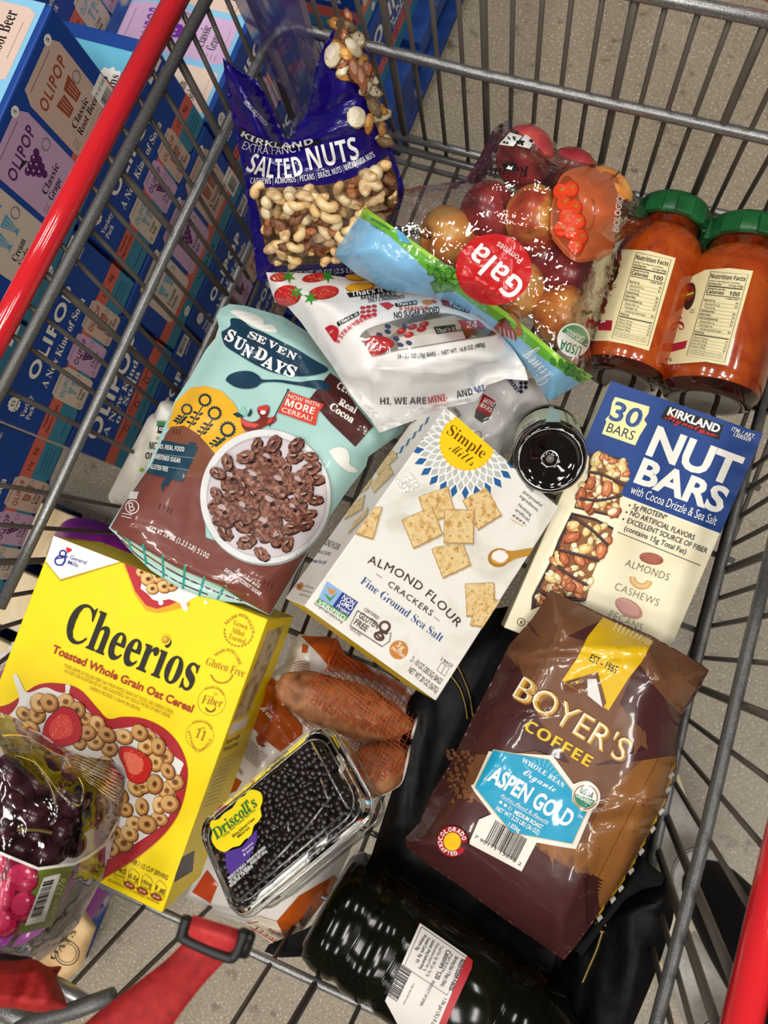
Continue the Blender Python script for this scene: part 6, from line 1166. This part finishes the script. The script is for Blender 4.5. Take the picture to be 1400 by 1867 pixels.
# ------------------------------------------------------------------ big dark bottle of olive oil
A_, B_ = atz((598, 1640), .775), atz((960, 1888), .775); a = (B_ - A_) / np.linalg.norm(B_ - A_); r = .0595; L_ = .31
OIL = MN('dark_green_oil_bottle', ['#060703', '#0a0b05', '#14170a'], 9, .11, spec=.22)
ob = thing('oil_bottle', lerp(A_, B_, .5) - [0, 0, r], 'big dark olive oil bottle lying along the wire gate', 'bottle')
rf = lambda g: 1.
pf = [(0, .004), (r * .6, .004), (r * .80, 0), (r * .94, .006), (r, .018), (r, .036), (r * .95, .041), (r * .95, .045), (r, .050), (r, .072), (r * .93, .078), (r * .93, .083), (r * .985, .088), (r * .985, .176), (r * .94, .180), (r * .94, .185), (r, .190), (r, .212), (r * .9, .235), (r * .65, .258), (r * .36, .272), (r * .30, .28), (r * .30, .30)]
def squarish(V):
    V = V.copy(); x = np.cross(a, [0, 0, 1]); x /= np.linalg.norm(x); y = np.cross(a, x)
    for i, v in enumerate(V):
        d = v - A_; h = d @ a; u, w_ = d @ x, d @ y; rr = math.hypot(u, w_)
        if rr > 1e-6:
            g = math.atan2(w_, u); k = 1 - .035 * math.cos(4 * g + .6) * min(1, rr / r) ; V[i] = A_ + a * h + (x * u + y * w_) * k
    return V
g = lathe(pf, A_, a, OIL, 112); obj('bottle_body', [(squarish(g[0]), g[1], g[2], True)], ob)
obj('bottle_cap', [lathe([(r * .33, .292), (r * .36, .294), (r * .36, .32), (0, .322)], A_, a, M('#1c5a2c', 'dull'), 32)], ob, label='green screw cap')
A = Art(cyl(A_, B_, r * 1.035), 'dull', base=.0012); A.zoom(460, 1500, 2.5926)
A.poly([(792, 474), (900, 548), (1015, 628), (1042, 650), (1036, 690), (900, 985), (820, 1060), (690, 960), (627, 842), (700, 680)], '#d8d2cc', 1); A.poly([(1015, 628), (1042, 650), (1036, 690), (890, 1010), (862, 1000)], '#b01f2a', 2)
A.line([(800, 492), (1012, 640), (920, 815), (718, 680), (800, 492)], 3, '#2a2622', 2)
for t, p0, p1, h, f in (('Nutrition Facts', (986, 642), (928, 790), 25, 'b'), ('Serving Size: 1 Tbsp (15mL)', (960, 630), (888, 772), 18, 'b'), ('Amount per serving', (940, 618), (895, 705), 14, 's'), ('Calories  120', (918, 600), (860, 735), 24, 'b'), ('Total Fat 14g 18% Sat. Fat 2g', (892, 580), (822, 725), 15, 's'), ('Polyunsaturated Fat 1g', (872, 568), (810, 700), 15, 's'), ('Cholest. 0mg Sodium 0mg', (852, 552), (788, 690), 15, 'b'), ('Total Carb. 0g  0%', (830, 540), (770, 660), 15, 'b'), ('Protein 0g', (812, 528), (770, 600), 15, 'b'), ('PRODUCT OF SPAIN', (850, 745), (790, 862), 15, 's'), ('1.06 gal (3L) fl oz', (905, 830), (840, 960), 18, 's')):
    d = np.array(p1, float) - p0; A.txt(t, p0, p1, h, '#24201e', f, 3)
A.barcode((702, 668), (-72, 150), (52, 34), 28, '#181818', 6, 3); A.txt('96619 94478', (692, 660), (622, 806), 13, '#24201e', L=3); A.lines((760, 760), (700, 880), (690, 720), (640, 830), 3, 11, '#4a4440', seed=8)
obj('paper_label', [A.geo(12)], ob, label='white nutrition label with a red band', smooth=True)

# ------------------------------------------------------------------ sweet potatoes in a net and film bag
zb = ZP(330, 1130, 2.9787)
SPM = MN('sweet_potato_skin', ['#54301a', '#80502e', '#99623c', '#b07a50', '#8c5632'], 55, .55, .5, detail=8, dist=.6, spread=(.25, .78))
def potato(c_px, d, tip_px, thick, seed, label):
    c, t_ = atd(zb([c_px])[0], d), atd(zb([tip_px])[0], d + .004); ax = t_ - c; L = np.linalg.norm(ax); e = ax / L; v = EYE - c; v -= e * (v @ e); v /= np.linalg.norm(v); w_ = np.cross(e, v)
    def fn(U):
        o = []
        for u in U: o.append(1 + .10 * noise.noise((u[0] * 2.2 + seed, u[1] * 2.2, u[2] * 2.2)) + .03 * noise.noise((u[0] * 7, u[1] * 7 + seed, u[2] * 7)) - .06 * u[0])
        return np.array(o)
    return obj('sweet_potato', blob(c, np.stack([e * L, w_ * thick, v * thick * .95]), SPM, 48, 30, fn=fn), label=label, cat='sweet potato', group='sweet potatoes in the net', smooth=True)
potato((905, 478), .752, (1262, 600), .0265, 1, 'large upper sweet potato seen through the orange net')
potato((1070, 800), .768, (1235, 700), .026, 4, 'lower sweet potato by the blackberry box corner')
potato((700, 900), .785, (900, 1000), .026, 7, 'sweet potato half hidden beneath the blackberry box')
PB = Pillow(zb([(640, 78), (720, 80), (800, 92), (850, 105), (892, 190), (1000, 238), (1112, 288), (1226, 362), (1288, 482), (1256, 640), (1206, 870), (1150, 920), (1022, 992), (900, 1300), (836, 1440), (660, 1690), (540, 1790), (350, 1650), (200, 1600), (25, 1505), (110, 1340), (215, 962), (262, 800), (325, 560), (405, 335), (470, 300), (560, 240), (600, 130)]),
            plane_px(((560, 1170), .80), ((740, 1300), .815), ((520, 1700), .83)), .022, .02, 60, rough=.003, rsc=.02,
            ridges=[(480, 1240, 520, 1290, 9, .008), (470, 1250, 560, 1200, 9, .007), (500, 1280, 545, 1350, 8, -.005), (455, 1300, 480, 1400, 9, .005), (520, 1190, 600, 1170, 8, .005)])
pbag = thing('produce_bag', base_of([PB.body(M('#d6cfc9', 'bag'))]), 'white and orange film bag with an orange net front, full of sweet potatoes', 'produce bag')
A = Art(PB.surf, 'bag'); A.zoom(330, 1130, 2.9787); OR, ORD = '#a84a0c', '#8f3c12'
A.poly([(650, 86), (800, 94), (850, 106), (892, 190), (1000, 238), (1050, 300), (800, 250), (740, 180)], OR, 1); A.poly([(660, 130), (690, 140), (685, 180), (655, 178)], OR, 1.4)
A.poly([(420, 330), (470, 300), (560, 360), (570, 470), (660, 575), (660, 620), (540, 718), (440, 640), (350, 545), (380, 450)], OR, 1); A.poly([(545, 300), (600, 320), (590, 350), (540, 340)], OR, 1.2); A.poly([(262, 800), (215, 962), (300, 930), (330, 880), (285, 850)], OR, 1)
for k in range(6): A.line([(430 + 8 * k, 318 + 8 * k), (470 + 8 * k, 300 + 10 * k)], 3, ORD, 2); A.line(ctr([(610, 240 + 14 * k), (650, 225 + 14 * k), (700, 240 + 12 * k)], 10), 4, '#b06a4a', 2)
A.txt('my', (500, 528), (440, 470), 38, '#efe6de', 'c', 3); A.poly(ctr([(405, 640), (430, 620), (460, 650), (455, 690), (420, 680), (405, 640)], 16)[:-1], ORD, 2); A.ell((445, 655), 20, 16, 0, ORD, 2)
A.txt('CRISPY SKIN', (340, 838), (290, 765), 15, '#7a3a1a', 'b', 3); A.lines((420, 800), (305, 700), (470, 740), (330, 610), 7, 12, '#6a4a3a', seed=12)
A.poly([(500, 1660), (640, 1500), (830, 1390), (860, 1420), (800, 1500), (650, 1690), (560, 1720)], OR, 1); A.poly([(350, 1650), (420, 1610), (520, 1640), (560, 1720), (640, 1640), (650, 1690), (540, 1788)], '#e0d2bc', 2)
A.txt('Sweet', (560, 1770), (400, 1655), 42, '#a5452a', 'c', 3); A.txt('ID', (505, 1690), (480, 1672), 18, '#7a3a1a', 'b', 3); A.txt('WITH A BONUS', (590, 1715), (500, 1690), 16, '#a5452a', 'b', 3); A.line([(370, 1665), (520, 1760)], 5, '#a5452a', 3); A.line([(360, 1650), (420, 1640)], 5, '#a5452a', 3)
A.poly([(60, 1480), (140, 1360), (200, 1440), (160, 1540)], '#b8421a', 1.5)
obj('film_sheet', [PB.body(M('#d6cfc9', 'bag')), A.geo(8)], pbag, label='white and orange printed film', smooth=True)
# the net: crossing threads draped over the potatoes
NETP = [(800, 250), (845, 106), (892, 190), (1000, 238), (1112, 288), (1226, 362), (1285, 482), (1250, 640), (1200, 868), (1022, 985), (930, 860), (830, 680), (680, 585), (585, 470), (585, 360), (680, 300)]
N_IN = np.array(NETP, float)
def in_net(p):
    r = False
    for i in range(len(N_IN)):
        (x0, y0), (x1, y1) = N_IN[i - 1], N_IN[i]
        if (y0 > p[1]) != (y1 > p[1]) and p[0] < (x1 - x0) * (p[1] - y0) / (y1 - y0) + x0: r = not r
    return r
def net_depth(P):
    d = PB.surf.depth(P) - .004
    for c_px, dd, tip, th in (((905, 478), .752, (1262, 600), .0265), ((1070, 800), .768, (1235, 700), .026)):
        c, t_ = zb([c_px])[0], zb([tip])[0]; e = t_ - c; L = np.linalg.norm(e); e /= L; nrm = np.array([-e[1], e[0]]); q = P - c; u, v = q @ e / (L * 1.06), q @ nrm / (th * 1350 / dd * 1.10); h = np.sqrt(np.maximum(0, 1 - u * u - v * v)); d = np.where(h > 0, np.minimum(d, dd + .010 - (th * 1.07 + .011) * h), d)
    return d
NS = Surf(net_depth); NET = MN('orange_net', ['#a83c14', '#c4501c', '#d0601e'], 200, .4); parts = []
dense = lambda x, y: 1
for fam in range(2):
    for k in range(-40, 44):
        run = []
        for t in np.linspace(-700, 700, 130):
            b = k * 23; p = np.array([900, 520]) + (np.array([.78, .62]) * t + np.array([-.62, .78]) * b if fam == 0 else np.array([-.42, .91]) * t + np.array([.91, .42]) * b) + 5 * np.array([math.sin(t / 29 + k * 3.1), math.cos(t / 24 + k * 2)])
            if in_net(p): run.append(p)
            elif len(run) > 2: parts.append(run); run = []
            else: run = []
        if len(run) > 2: parts.append(run)
fringe = [ctr([(845, 106), (820, 180), (800, 260), (870, 270), (960, 290), (1060, 320), (1150, 360), (1226, 400)], 40) + [random.uniform(-6, 6) * 0, 10 * k] for k in range(-2, 5)]
G = [tube(NS.lift(zb(r_)), .00042, NET, 4, cap=False) for r_ in parts] + [tube(NS.lift(zb([p for p in f if True])), .0005, NET, 4, cap=False) for f in fringe[:4]]
obj('netting', G, pbag, label='orange net', smooth=True)
WE = [(1226, 366), (1284, 482), (1252, 640), (1236, 720), (1200, 870), (1140, 922), (1022, 988)]
obj('film_edge', [tube(NS.lift(zb(ctr(WE, 30))), .0016, M('#cfc6bf', 'bag'), 6)], pbag, label='pale film edge')

# ------------------------------------------------------------------ box of blackberries
q = zb([(70, 1135), (728, 590), (1030, 1010), (265, 1615)])
cl = [on_plane(p, (-.35, -.36, .885), (-.30, .20, 1)) for p in q]
n = np.cross(cl[1] - cl[0], cl[0] - cl[3]); n /= np.linalg.norm(n); n = n if n @ (EYE - cl[0]) > 0 else -n
uu, vv = cl[1] - cl[0], cl[3] - cl[0]; SHELL = FILM('clamshell_plastic', '#f2f2ee', gloss=.045, rough=.05, bump=.03, scale=60, ior=1.3); RIM = FILM('clamshell_rim', '#dcdcd6', gloss=.2, rough=.14, bump=.02, scale=90, ior=1.4)
def rrect(s0, rad, h, m=9):
    P = []
    lu, lv = np.linalg.norm(uu), np.linalg.norm(vv); eu, ev = uu / lu, vv / lv; c = (cl[0] + cl[2]) / 2; a_, b_ = lu / 2 * s0, lv / 2 * s0 + (s0 - 1) * (lu - lv) / 2
    for sx, sy, t0 in ((1, 1, 0), (-1, 1, 90), (-1, -1, 180), (1, -1, 270)):
        for k in range(m): g = math.radians(t0 + 90 * k / (m - 1)); P.append(c + eu * (sx * (a_ - rad) + rad * math.cos(g)) + ev * (sy * (b_ - rad) + rad * math.sin(g)) + n * h)
    return np.array(P)
def loft(rings, m, capa=False, capb=False):
    k = len(rings[0]); Fs = [(i * k + j, i * k + (j + 1) % k, (i + 1) * k + (j + 1) % k, (i + 1) * k + j) for i in range(len(rings) - 1) for j in range(k)]
    if capa: Fs.append(tuple(range(k))[::-1])
    if capb: Fs.append(tuple(range((len(rings) - 1) * k, len(rings) * k)))
    return (np.concatenate(rings), Fs, m, False)
cs = thing('berry_box', (cl[0] + cl[2]) / 2 - n * .05, 'clear plastic clamshell of blackberries with a yellow cloud-shaped sticker', 'berry box')
obj('lid', [loft([rrect(1.07, .014, -.012), rrect(1.05, .015, -.003), rrect(.98, .018, 0)], SHELL, capb=True)], cs, label='clear lid'); obj('tray', [loft([rrect(1.06, .015, -.013), rrect(1.03, .016, -.045), rrect(.97, .02, -.075)], SHELL, capb=True)], cs, label='clear tray')
for s0, h, r in ((1.08, -.0125, .0016), (1.02, -.002, .0009), (.96, -.0003, .0007), (1.03, -.046, .0009)): R_ = rrect(s0, .017, h); obj('rim', [tube(np.r_[R_, R_[:2]], r, RIM, 6, cap=False)], cs, label='ridge of the clear lid')
for a0, b0, a1, b1 in ((.30, .86, .62, .80), (.64, .80, .86, .72), (.86, .72, .88, .5), (.08, .93, .92, .93), (.94, .1, .94, .9), (.55, .70, .58, .62)):
    f_ = lambda u, v: cl[0] + uu * u + vv * v + n * .0006; obj('rib', [tube([f_(a0, b0), f_((a0 + a1) / 2, (b0 + b1) / 2), f_(a1, b1)], .0009, RIM, 6)], cs)
BK = MN('blackberry_skin', ['#0c0709', '#140b10', '#1e1018', '#2c1218'], 120, .22, coat=.35)
def berry():
    P = []; R_ = random.Random(3)
    for ri, z_ in enumerate(np.linspace(-.8, .85, 7)):
        rr = math.sqrt(max(0, 1 - z_ * z_)); k = max(4, int(9 * rr))
        for j in range(k): g = 2 * math.pi * (j + .5 * (ri % 2)) / k; P.append(blob((.0092 * rr * math.cos(g), .0092 * rr * math.sin(g), .0115 * z_), np.eye(3) * .0037, BK, 8, 6))
    return P + [blob((0, 0, 0), np.diag((.0085, .0085, .0105)), BK, 10, 8)]
b0 = obj('blackberry', berry(), smooth=True); b0.data.transform(Matrix.Translation(Vector(b0['_o']))); first = True; R8 = random.Random(5); k = 0
for i in range(8):
    for j in range(5):
        u, v = .115 + .108 * i + (.02 if j % 2 else -.01), .14 + .18 * j
        if u > .95: continue
        o = b0 if first else b0.copy()
        if not first: COL.objects.link(o)
        first = False; o.scale = (1.08,) * 3; o.location = cl[0] + uu * u + vv * v - n * (.0155 + R8.uniform(0, .004)) + np.array([R8.uniform(-.002, .002) for _ in range(3)]); o.rotation_euler = [R8.uniform(0, 6.2) for _ in range(3)]
        tag(o, 'blackberry in the clear clamshell', 'blackberry', 'blackberries in the clamshell')
A = Art(plane3(cl[0] + n * .0008, cl[1] + n * .0008, cl[3] + n * .0008), 'bag', base=.0003); A.zoom(330, 1130, 2.9787)
A.poly([(238, 1262), (330, 1235), (412, 1140), (412, 1200), (372, 1290), (270, 1392), (246, 1345)], '#4d3189', 1); A.txt('Sweet', (338, 1262), (395, 1212), 12, '#e8e4f0', L=2); A.txt('& Juicy', (342, 1284), (396, 1236), 12, '#e8e4f0', L=2)
A.poly(ctr([(156, 1120), (166, 1090), (200, 1085), (235, 1050), (280, 1020), (310, 975), (345, 955), (365, 928), (400, 924), (435, 942), (442, 985), (430, 1025), (436, 1060), (420, 1095), (395, 1120), (380, 1170), (345, 1195), (320, 1225), (280, 1236), (240, 1260), (205, 1250), (180, 1225), (165, 1190), (170, 1150), (156, 1120)], 90)[:-1], '#ecd51a', 2)
A.txt("Driscoll's", (192, 1196), (420, 1004), 58, '#2a6f30', 'i', 3, bold=.01); A.txt('Only the Finest Berries', (230, 1184), (406, 1034), 15, '#3f6a34', L=3); A.txt('Blackberries', (284, 1184), (402, 1084), 16, '#4a3a12', L=3, bold=.01); A.txt('Mûres', (312, 1186), (374, 1132), 15, '#4a3a12', L=3, bold=.01)
for i, t in enumerate(('PRODUCT OF MEXICO - PRODUIT DU MEXIQUE', 'NET WT 12 OZ (340 g) - POIDS NET 340 g', 'REINTER, CA 95076')): A.txt(t, (262 + 5 * i, 1412 + 20 * i), (462 + (5 - 40 * (i == 2)) * i, 1238 + 22 * i + 60 * (i == 2)), 15, '#e2e2e2', 'b', 2)
obj('sticker', [A.geo()], cs, label='yellow and purple sticker')

# ------------------------------------------------------------------ clear box of grapes
zg = ZP(0, 1230, 2.931)
gout = zg([(-260, 240), (0, 200), (90, 235), (250, 330), (350, 420), (470, 440), (600, 460), (665, 545), (660, 640), (640, 760), (628, 800), (560, 1060), (500, 1180), (420, 1330), (330, 1440), (200, 1540), (60, 1590), (-260, 1590)])
gb = Pillow(gout, plane_px(((0, 1350), .66), ((220, 1420), .70), ((100, 1720), .66)), .075, .05, 110, rough=.002, rsc=.03, cut=10, ridges=[(60, 1360, 140, 1385, 5, .005), (140, 1385, 155, 1440, 5, .005), (90, 1450, 110, 1475, 5, .005), (130, 1460, 145, 1500, 5, .004)])
GFL = FILM('grape_box_plastic', '#efe9ec', gloss=.06, rough=.06, bump=.12, scale=40, ior=1.35)
gt = thing('grape_box', base_of([gb.body(GFL)]), 'clear plastic box of red grapes with a green and pink printed band', 'grape box')
obj('shell', [gb.body(GFL)], gt, label='clear plastic shell', smooth=True)
for i in range(9):
    a_ = zg([(330 + 16 * i, 330 + 22 * i + 60)])[0]; b_ = zg([(655 - 3 * i, 530 + 20 * i)])[0]; obj('ridge', [tube(gb.surf.lift(np.array([lerp(a_, b_, t) for t in np.linspace(0, 1, 8)]), .0004), .0008, RIM, 6)], gt)
for q in ([(0, 330), (120, 330), (250, 400), (345, 450), (380, 500)], [(175, 460), (250, 545), (320, 640), (420, 700), (440, 600), (380, 490)], [(80, 435), (190, 480), (260, 590), (300, 700)]): obj('ridge', [tube(gb.surf.lift(zg(ctr(q, 24)), .0002), .0009, RIM, 8)], gt)
GS = MN('red_grape_skin', ['#1e0c12', '#3a1620', '#55262f', '#7a4a52'], 42, .28, coat=.4, dist=.8, spread=(.25, .85))
g0 = obj('grape', blob((0, 0, 0), np.diag((.0118, .0118, .0138)), GS, 24, 16), smooth=True); g0.data.transform(Matrix.Translation(Vector(g0['_o']))); first = True; R9 = random.Random(8)
gp = [(60, 510), (140, 500), (-30, 560), (65, 700), (190, 570), (10, 640), (195, 745), (120, 640), (290, 640), (365, 590), (280, 760), (120, 820), (30, 790), (-50, 720), (210, 850), (330, 840), (120, 930), (30, 900), (240, 960), (-60, 870), (330, 720), (400, 680), (420, 780), (470, 620), (390, 900), (-60, 960), (60, 590), (250, 500), (480, 740), (300, 940)]
for i, p in enumerate(gp):
    o = g0 if first else g0.copy()
    if not first: COL.objects.link(o)
    first = False; P = zg([p]); o.location = EYE + ray(P)[0] * (gb.surf.depth(P)[0] + .016 + .006 * (i % 3)); o.rotation_euler = [R9.uniform(0, 6.2) for _ in range(3)]; o.scale = (R9.uniform(.9, 1.12),) * 3
    tag(o, 'dark red grape in the clear grape box', 'grape', 'grapes in the clear box')
obj('grape_stalk', [tube(gb.surf.lift(zg(ctr(q, 20)), -.012), .0014, M('#8a7a3a', 'dull'), 6) for q in ([(0, 835), (90, 830), (200, 830), (330, 850), (430, 815)], [(90, 830), (110, 800)])], label='thin tan grape stalk inside the clear box', cat='stalk')
A = Art(gb.surf, 'bag', base=.0012); A.zoom(0, 1230, 2.931)
A.poly([(-260, 880), (0, 945), (205, 1030), (395, 1005), (470, 965), (560, 900), (625, 780), (628, 800), (566, 915), (478, 980), (398, 1020), (205, 1046), (0, 962), (-260, 898)], '#e6e2dc', 2)
A.poly([(-260, 890), (0, 955), (205, 1038), (92, 1392), (-260, 1392)], '#7d1434', 1); A.poly([(205, 1038), (395, 1012), (340, 1180), (275, 1345), (92, 1392)], '#66702a', 1.2)
for x, y, rx, ry in ((120, 1085, 85, 80), (-10, 1020, 40, 80), (15, 1190, 62, 105), (125, 1240, 70, 85), (20, 1330, 70, 75), (-100, 1120, 70, 90), (-110, 1300, 80, 80)): A.ell((x + 3, y + 4), rx, ry, 20, '#5f0c26', 1.5, 30); A.ell((x, y), rx * .95, ry * .95, 20, '#a8183f', 1.6, 30); A.ell((x - 14, y - 14), rx * .7, ry * .7, 20, '#c43058', 1.7, 26); A.ell((x + rx * .3, y - ry * .4), rx * .14, ry * .1, 20, '#eab0bc', 1.8, 12)
A.poly([(235, 1085), (326, 1062), (236, 1318), (133, 1342)], '#dedad4', 2); A.barcode((232, 1110), (-75, 205), (58, -14), 26, '#201c1c', 7, 3); A.txt('item 5276', (288, 1285), (352, 1092), 30, '#b9bd84', L=2)
A.poly([(395, 1012), (470, 972), (565, 905), (560, 1040), (500, 1130), (330, 1300), (275, 1345), (340, 1180)], FILM('band_back', '#9a7a80', gloss=.1), 1)
obj('printed_band', [A.geo(10)], gt, label='green and pink printed band', smooth=True)

# ------------------------------------------------------------------ person standing beside the cart (legs and feet in view)
NAVY = MN('navy_leggings', ['#06070c', '#0a0c16', '#0e111d'], 40, .75, .1, spec=.25); SOCK = MN('white_ribbed_sock', ['#d6d0c8', '#e6e0da', '#efeae4'], 90, .85, .4, dist=1); SHOE = MN('cream_sneaker', ['#cfc2a8', '#e2d8c2', '#eee6d4'], 60, .7, .4); SOLE = M('#ead9b0', 'dull')
def skin(pts, edges, rad, root=0):
    me = bpy.data.meshes.new('leg_skeleton'); me.from_pydata([tuple(p) for p in pts], edges, []); o = bpy.data.objects.new('leg_skeleton', me); COL.objects.link(o)
    md = o.modifiers.new('s', 'SKIN'); md.use_smooth_shade = True; lay = me.skin_vertices[0] if me.skin_vertices else None
    if lay is None: o.modifiers.clear(); md = o.modifiers.new('s', 'SKIN'); md.use_smooth_shade = True; lay = me.skin_vertices[0]
    for i, r in enumerate(rad): lay.data[i].radius = r if isinstance(r, tuple) else (r, r)
    lay.data[root].use_root = True; sb_ = o.modifiers.new('u', 'SUBSURF'); sb_.levels = 2; sb_.render_levels = 2
    dg = bpy.context.evaluated_depsgraph_get(); e = o.evaluated_get(dg); m2 = e.to_mesh(); V = np.array([v.co[:] for v in m2.vertices]); Fs = [tuple(p.vertices) for p in m2.polygons]; e.to_mesh_clear(); bpy.data.objects.remove(o); return V, Fs
an1, an2 = atz((1262, 1575), .13), atz((1305, 1870), .13)
dirf = np.array([-.68, .74, 0]); dirf /= np.linalg.norm(dirf)
per = thing('person', ((an1 + an2) / 2 - [0, 0, .13]), 'person in navy leggings, white striped socks and cream shoes standing right of the cart', 'person')
hip = (an1 + an2) / 2 + np.array([.06, -.12, .86])
P = [hip, an1 + [.03, -.05, .70], an1 + [.035, -.03, .40], an1 + [.02, -.015, .23], an1 + [0, 0, .06], an2 + [.05, -.09, .70], an2 + [.045, -.05, .40], an2 + [.02, -.02, .23], an2 + [0, 0, .06]]
V, Fs = skin(P, [(0, 1), (1, 2), (2, 3), (3, 4), (0, 5), (5, 6), (6, 7), (7, 8)], [.13, .085, .062, .062, .046, .085, .062, .062, .046])
obj('leggings', (V, Fs, NAVY, True), per, label='navy leggings')
for an in (an1, an2):
    s_ = obj('sock', [tube([an + [0, 0, .105], an + [0, 0, .06], an, an - [0, 0, .04] + dirf * .01, an - [0, 0, .075] + dirf * .045, an - [0, 0, .088] + dirf * .11], [.050, .049, .045, .046, .044, .036], SOCK, 28)] + [tube([an + [0, 0, h + .0035], an + [0, 0, h]], .0502, M('#15141a', 'matte'), 28, cap=False) for h in (.075, .088)], per, label='white ribbed sock with two black stripes', smooth=True)
    side = np.cross(dirf, [0, 0, 1]); prof = [(-.075, .030, .062), (-.055, .036, .075), (-.01, .040, .070), (.04, .042, .066), (.09, .046, .060), (.14, .049, .048), (.175, .044, .038), (.20, .028, .026)]
    rings, rs = [], []
    for f, w_, h in prof:
        c = np.array([an[0], an[1], 0]) + dirf * f; rings.append(np.array([c + side * (w_ * math.cos(t)) + np.array([0, 0, .012 + h * max(0, math.sin(t)) ** .8]) for t in np.linspace(-.0, math.pi, 16)])); rs.append((f, w_))
    k = 16; Fs = [(i * k + j, i * k + j + 1, (i + 1) * k + j + 1, (i + 1) * k + j) for i in range(len(rings) - 1) for j in range(k - 1)] + [tuple(range(k)), tuple(range((len(rings) - 1) * k, len(rings) * k))[::-1]]
    sh_ = obj('shoe', [(np.concatenate(rings), Fs, SHOE, True)], per, label='cream canvas shoe')
    out_ = [np.array([an[0], an[1], 0]) + dirf * f + side * w_ * 1.08 for f, w_ in rs] + [np.array([an[0], an[1], 0]) + dirf * f - side * w_ * 1.08 for f, w_ in rs[::-1]]; m_ = len(out_)
    V = np.array([p + [0, 0, .0005] for p in out_] + [p + [0, 0, .024] for p in out_]); obj('sole', (V, [tuple(range(m_))[::-1], tuple(range(m_, 2 * m_))] + [(i, (i + 1) % m_, m_ + (i + 1) % m_, m_ + i) for i in range(m_)], SOLE, False), per, label='tan rubber sole')
    for f in (.03, .055, .08, .105): c = np.array([an[0], an[1], 0]) + dirf * f; obj('shoelace', [tube(ctr([c + side * .03 + [0, 0, .062 - f * .1], c + dirf * .006 + [0, 0, .083 - f * .18], c - side * .03 + [0, 0, .062 - f * .1]], 10), .0028, M('#d8d2c6', 'matte'), 8)], per)
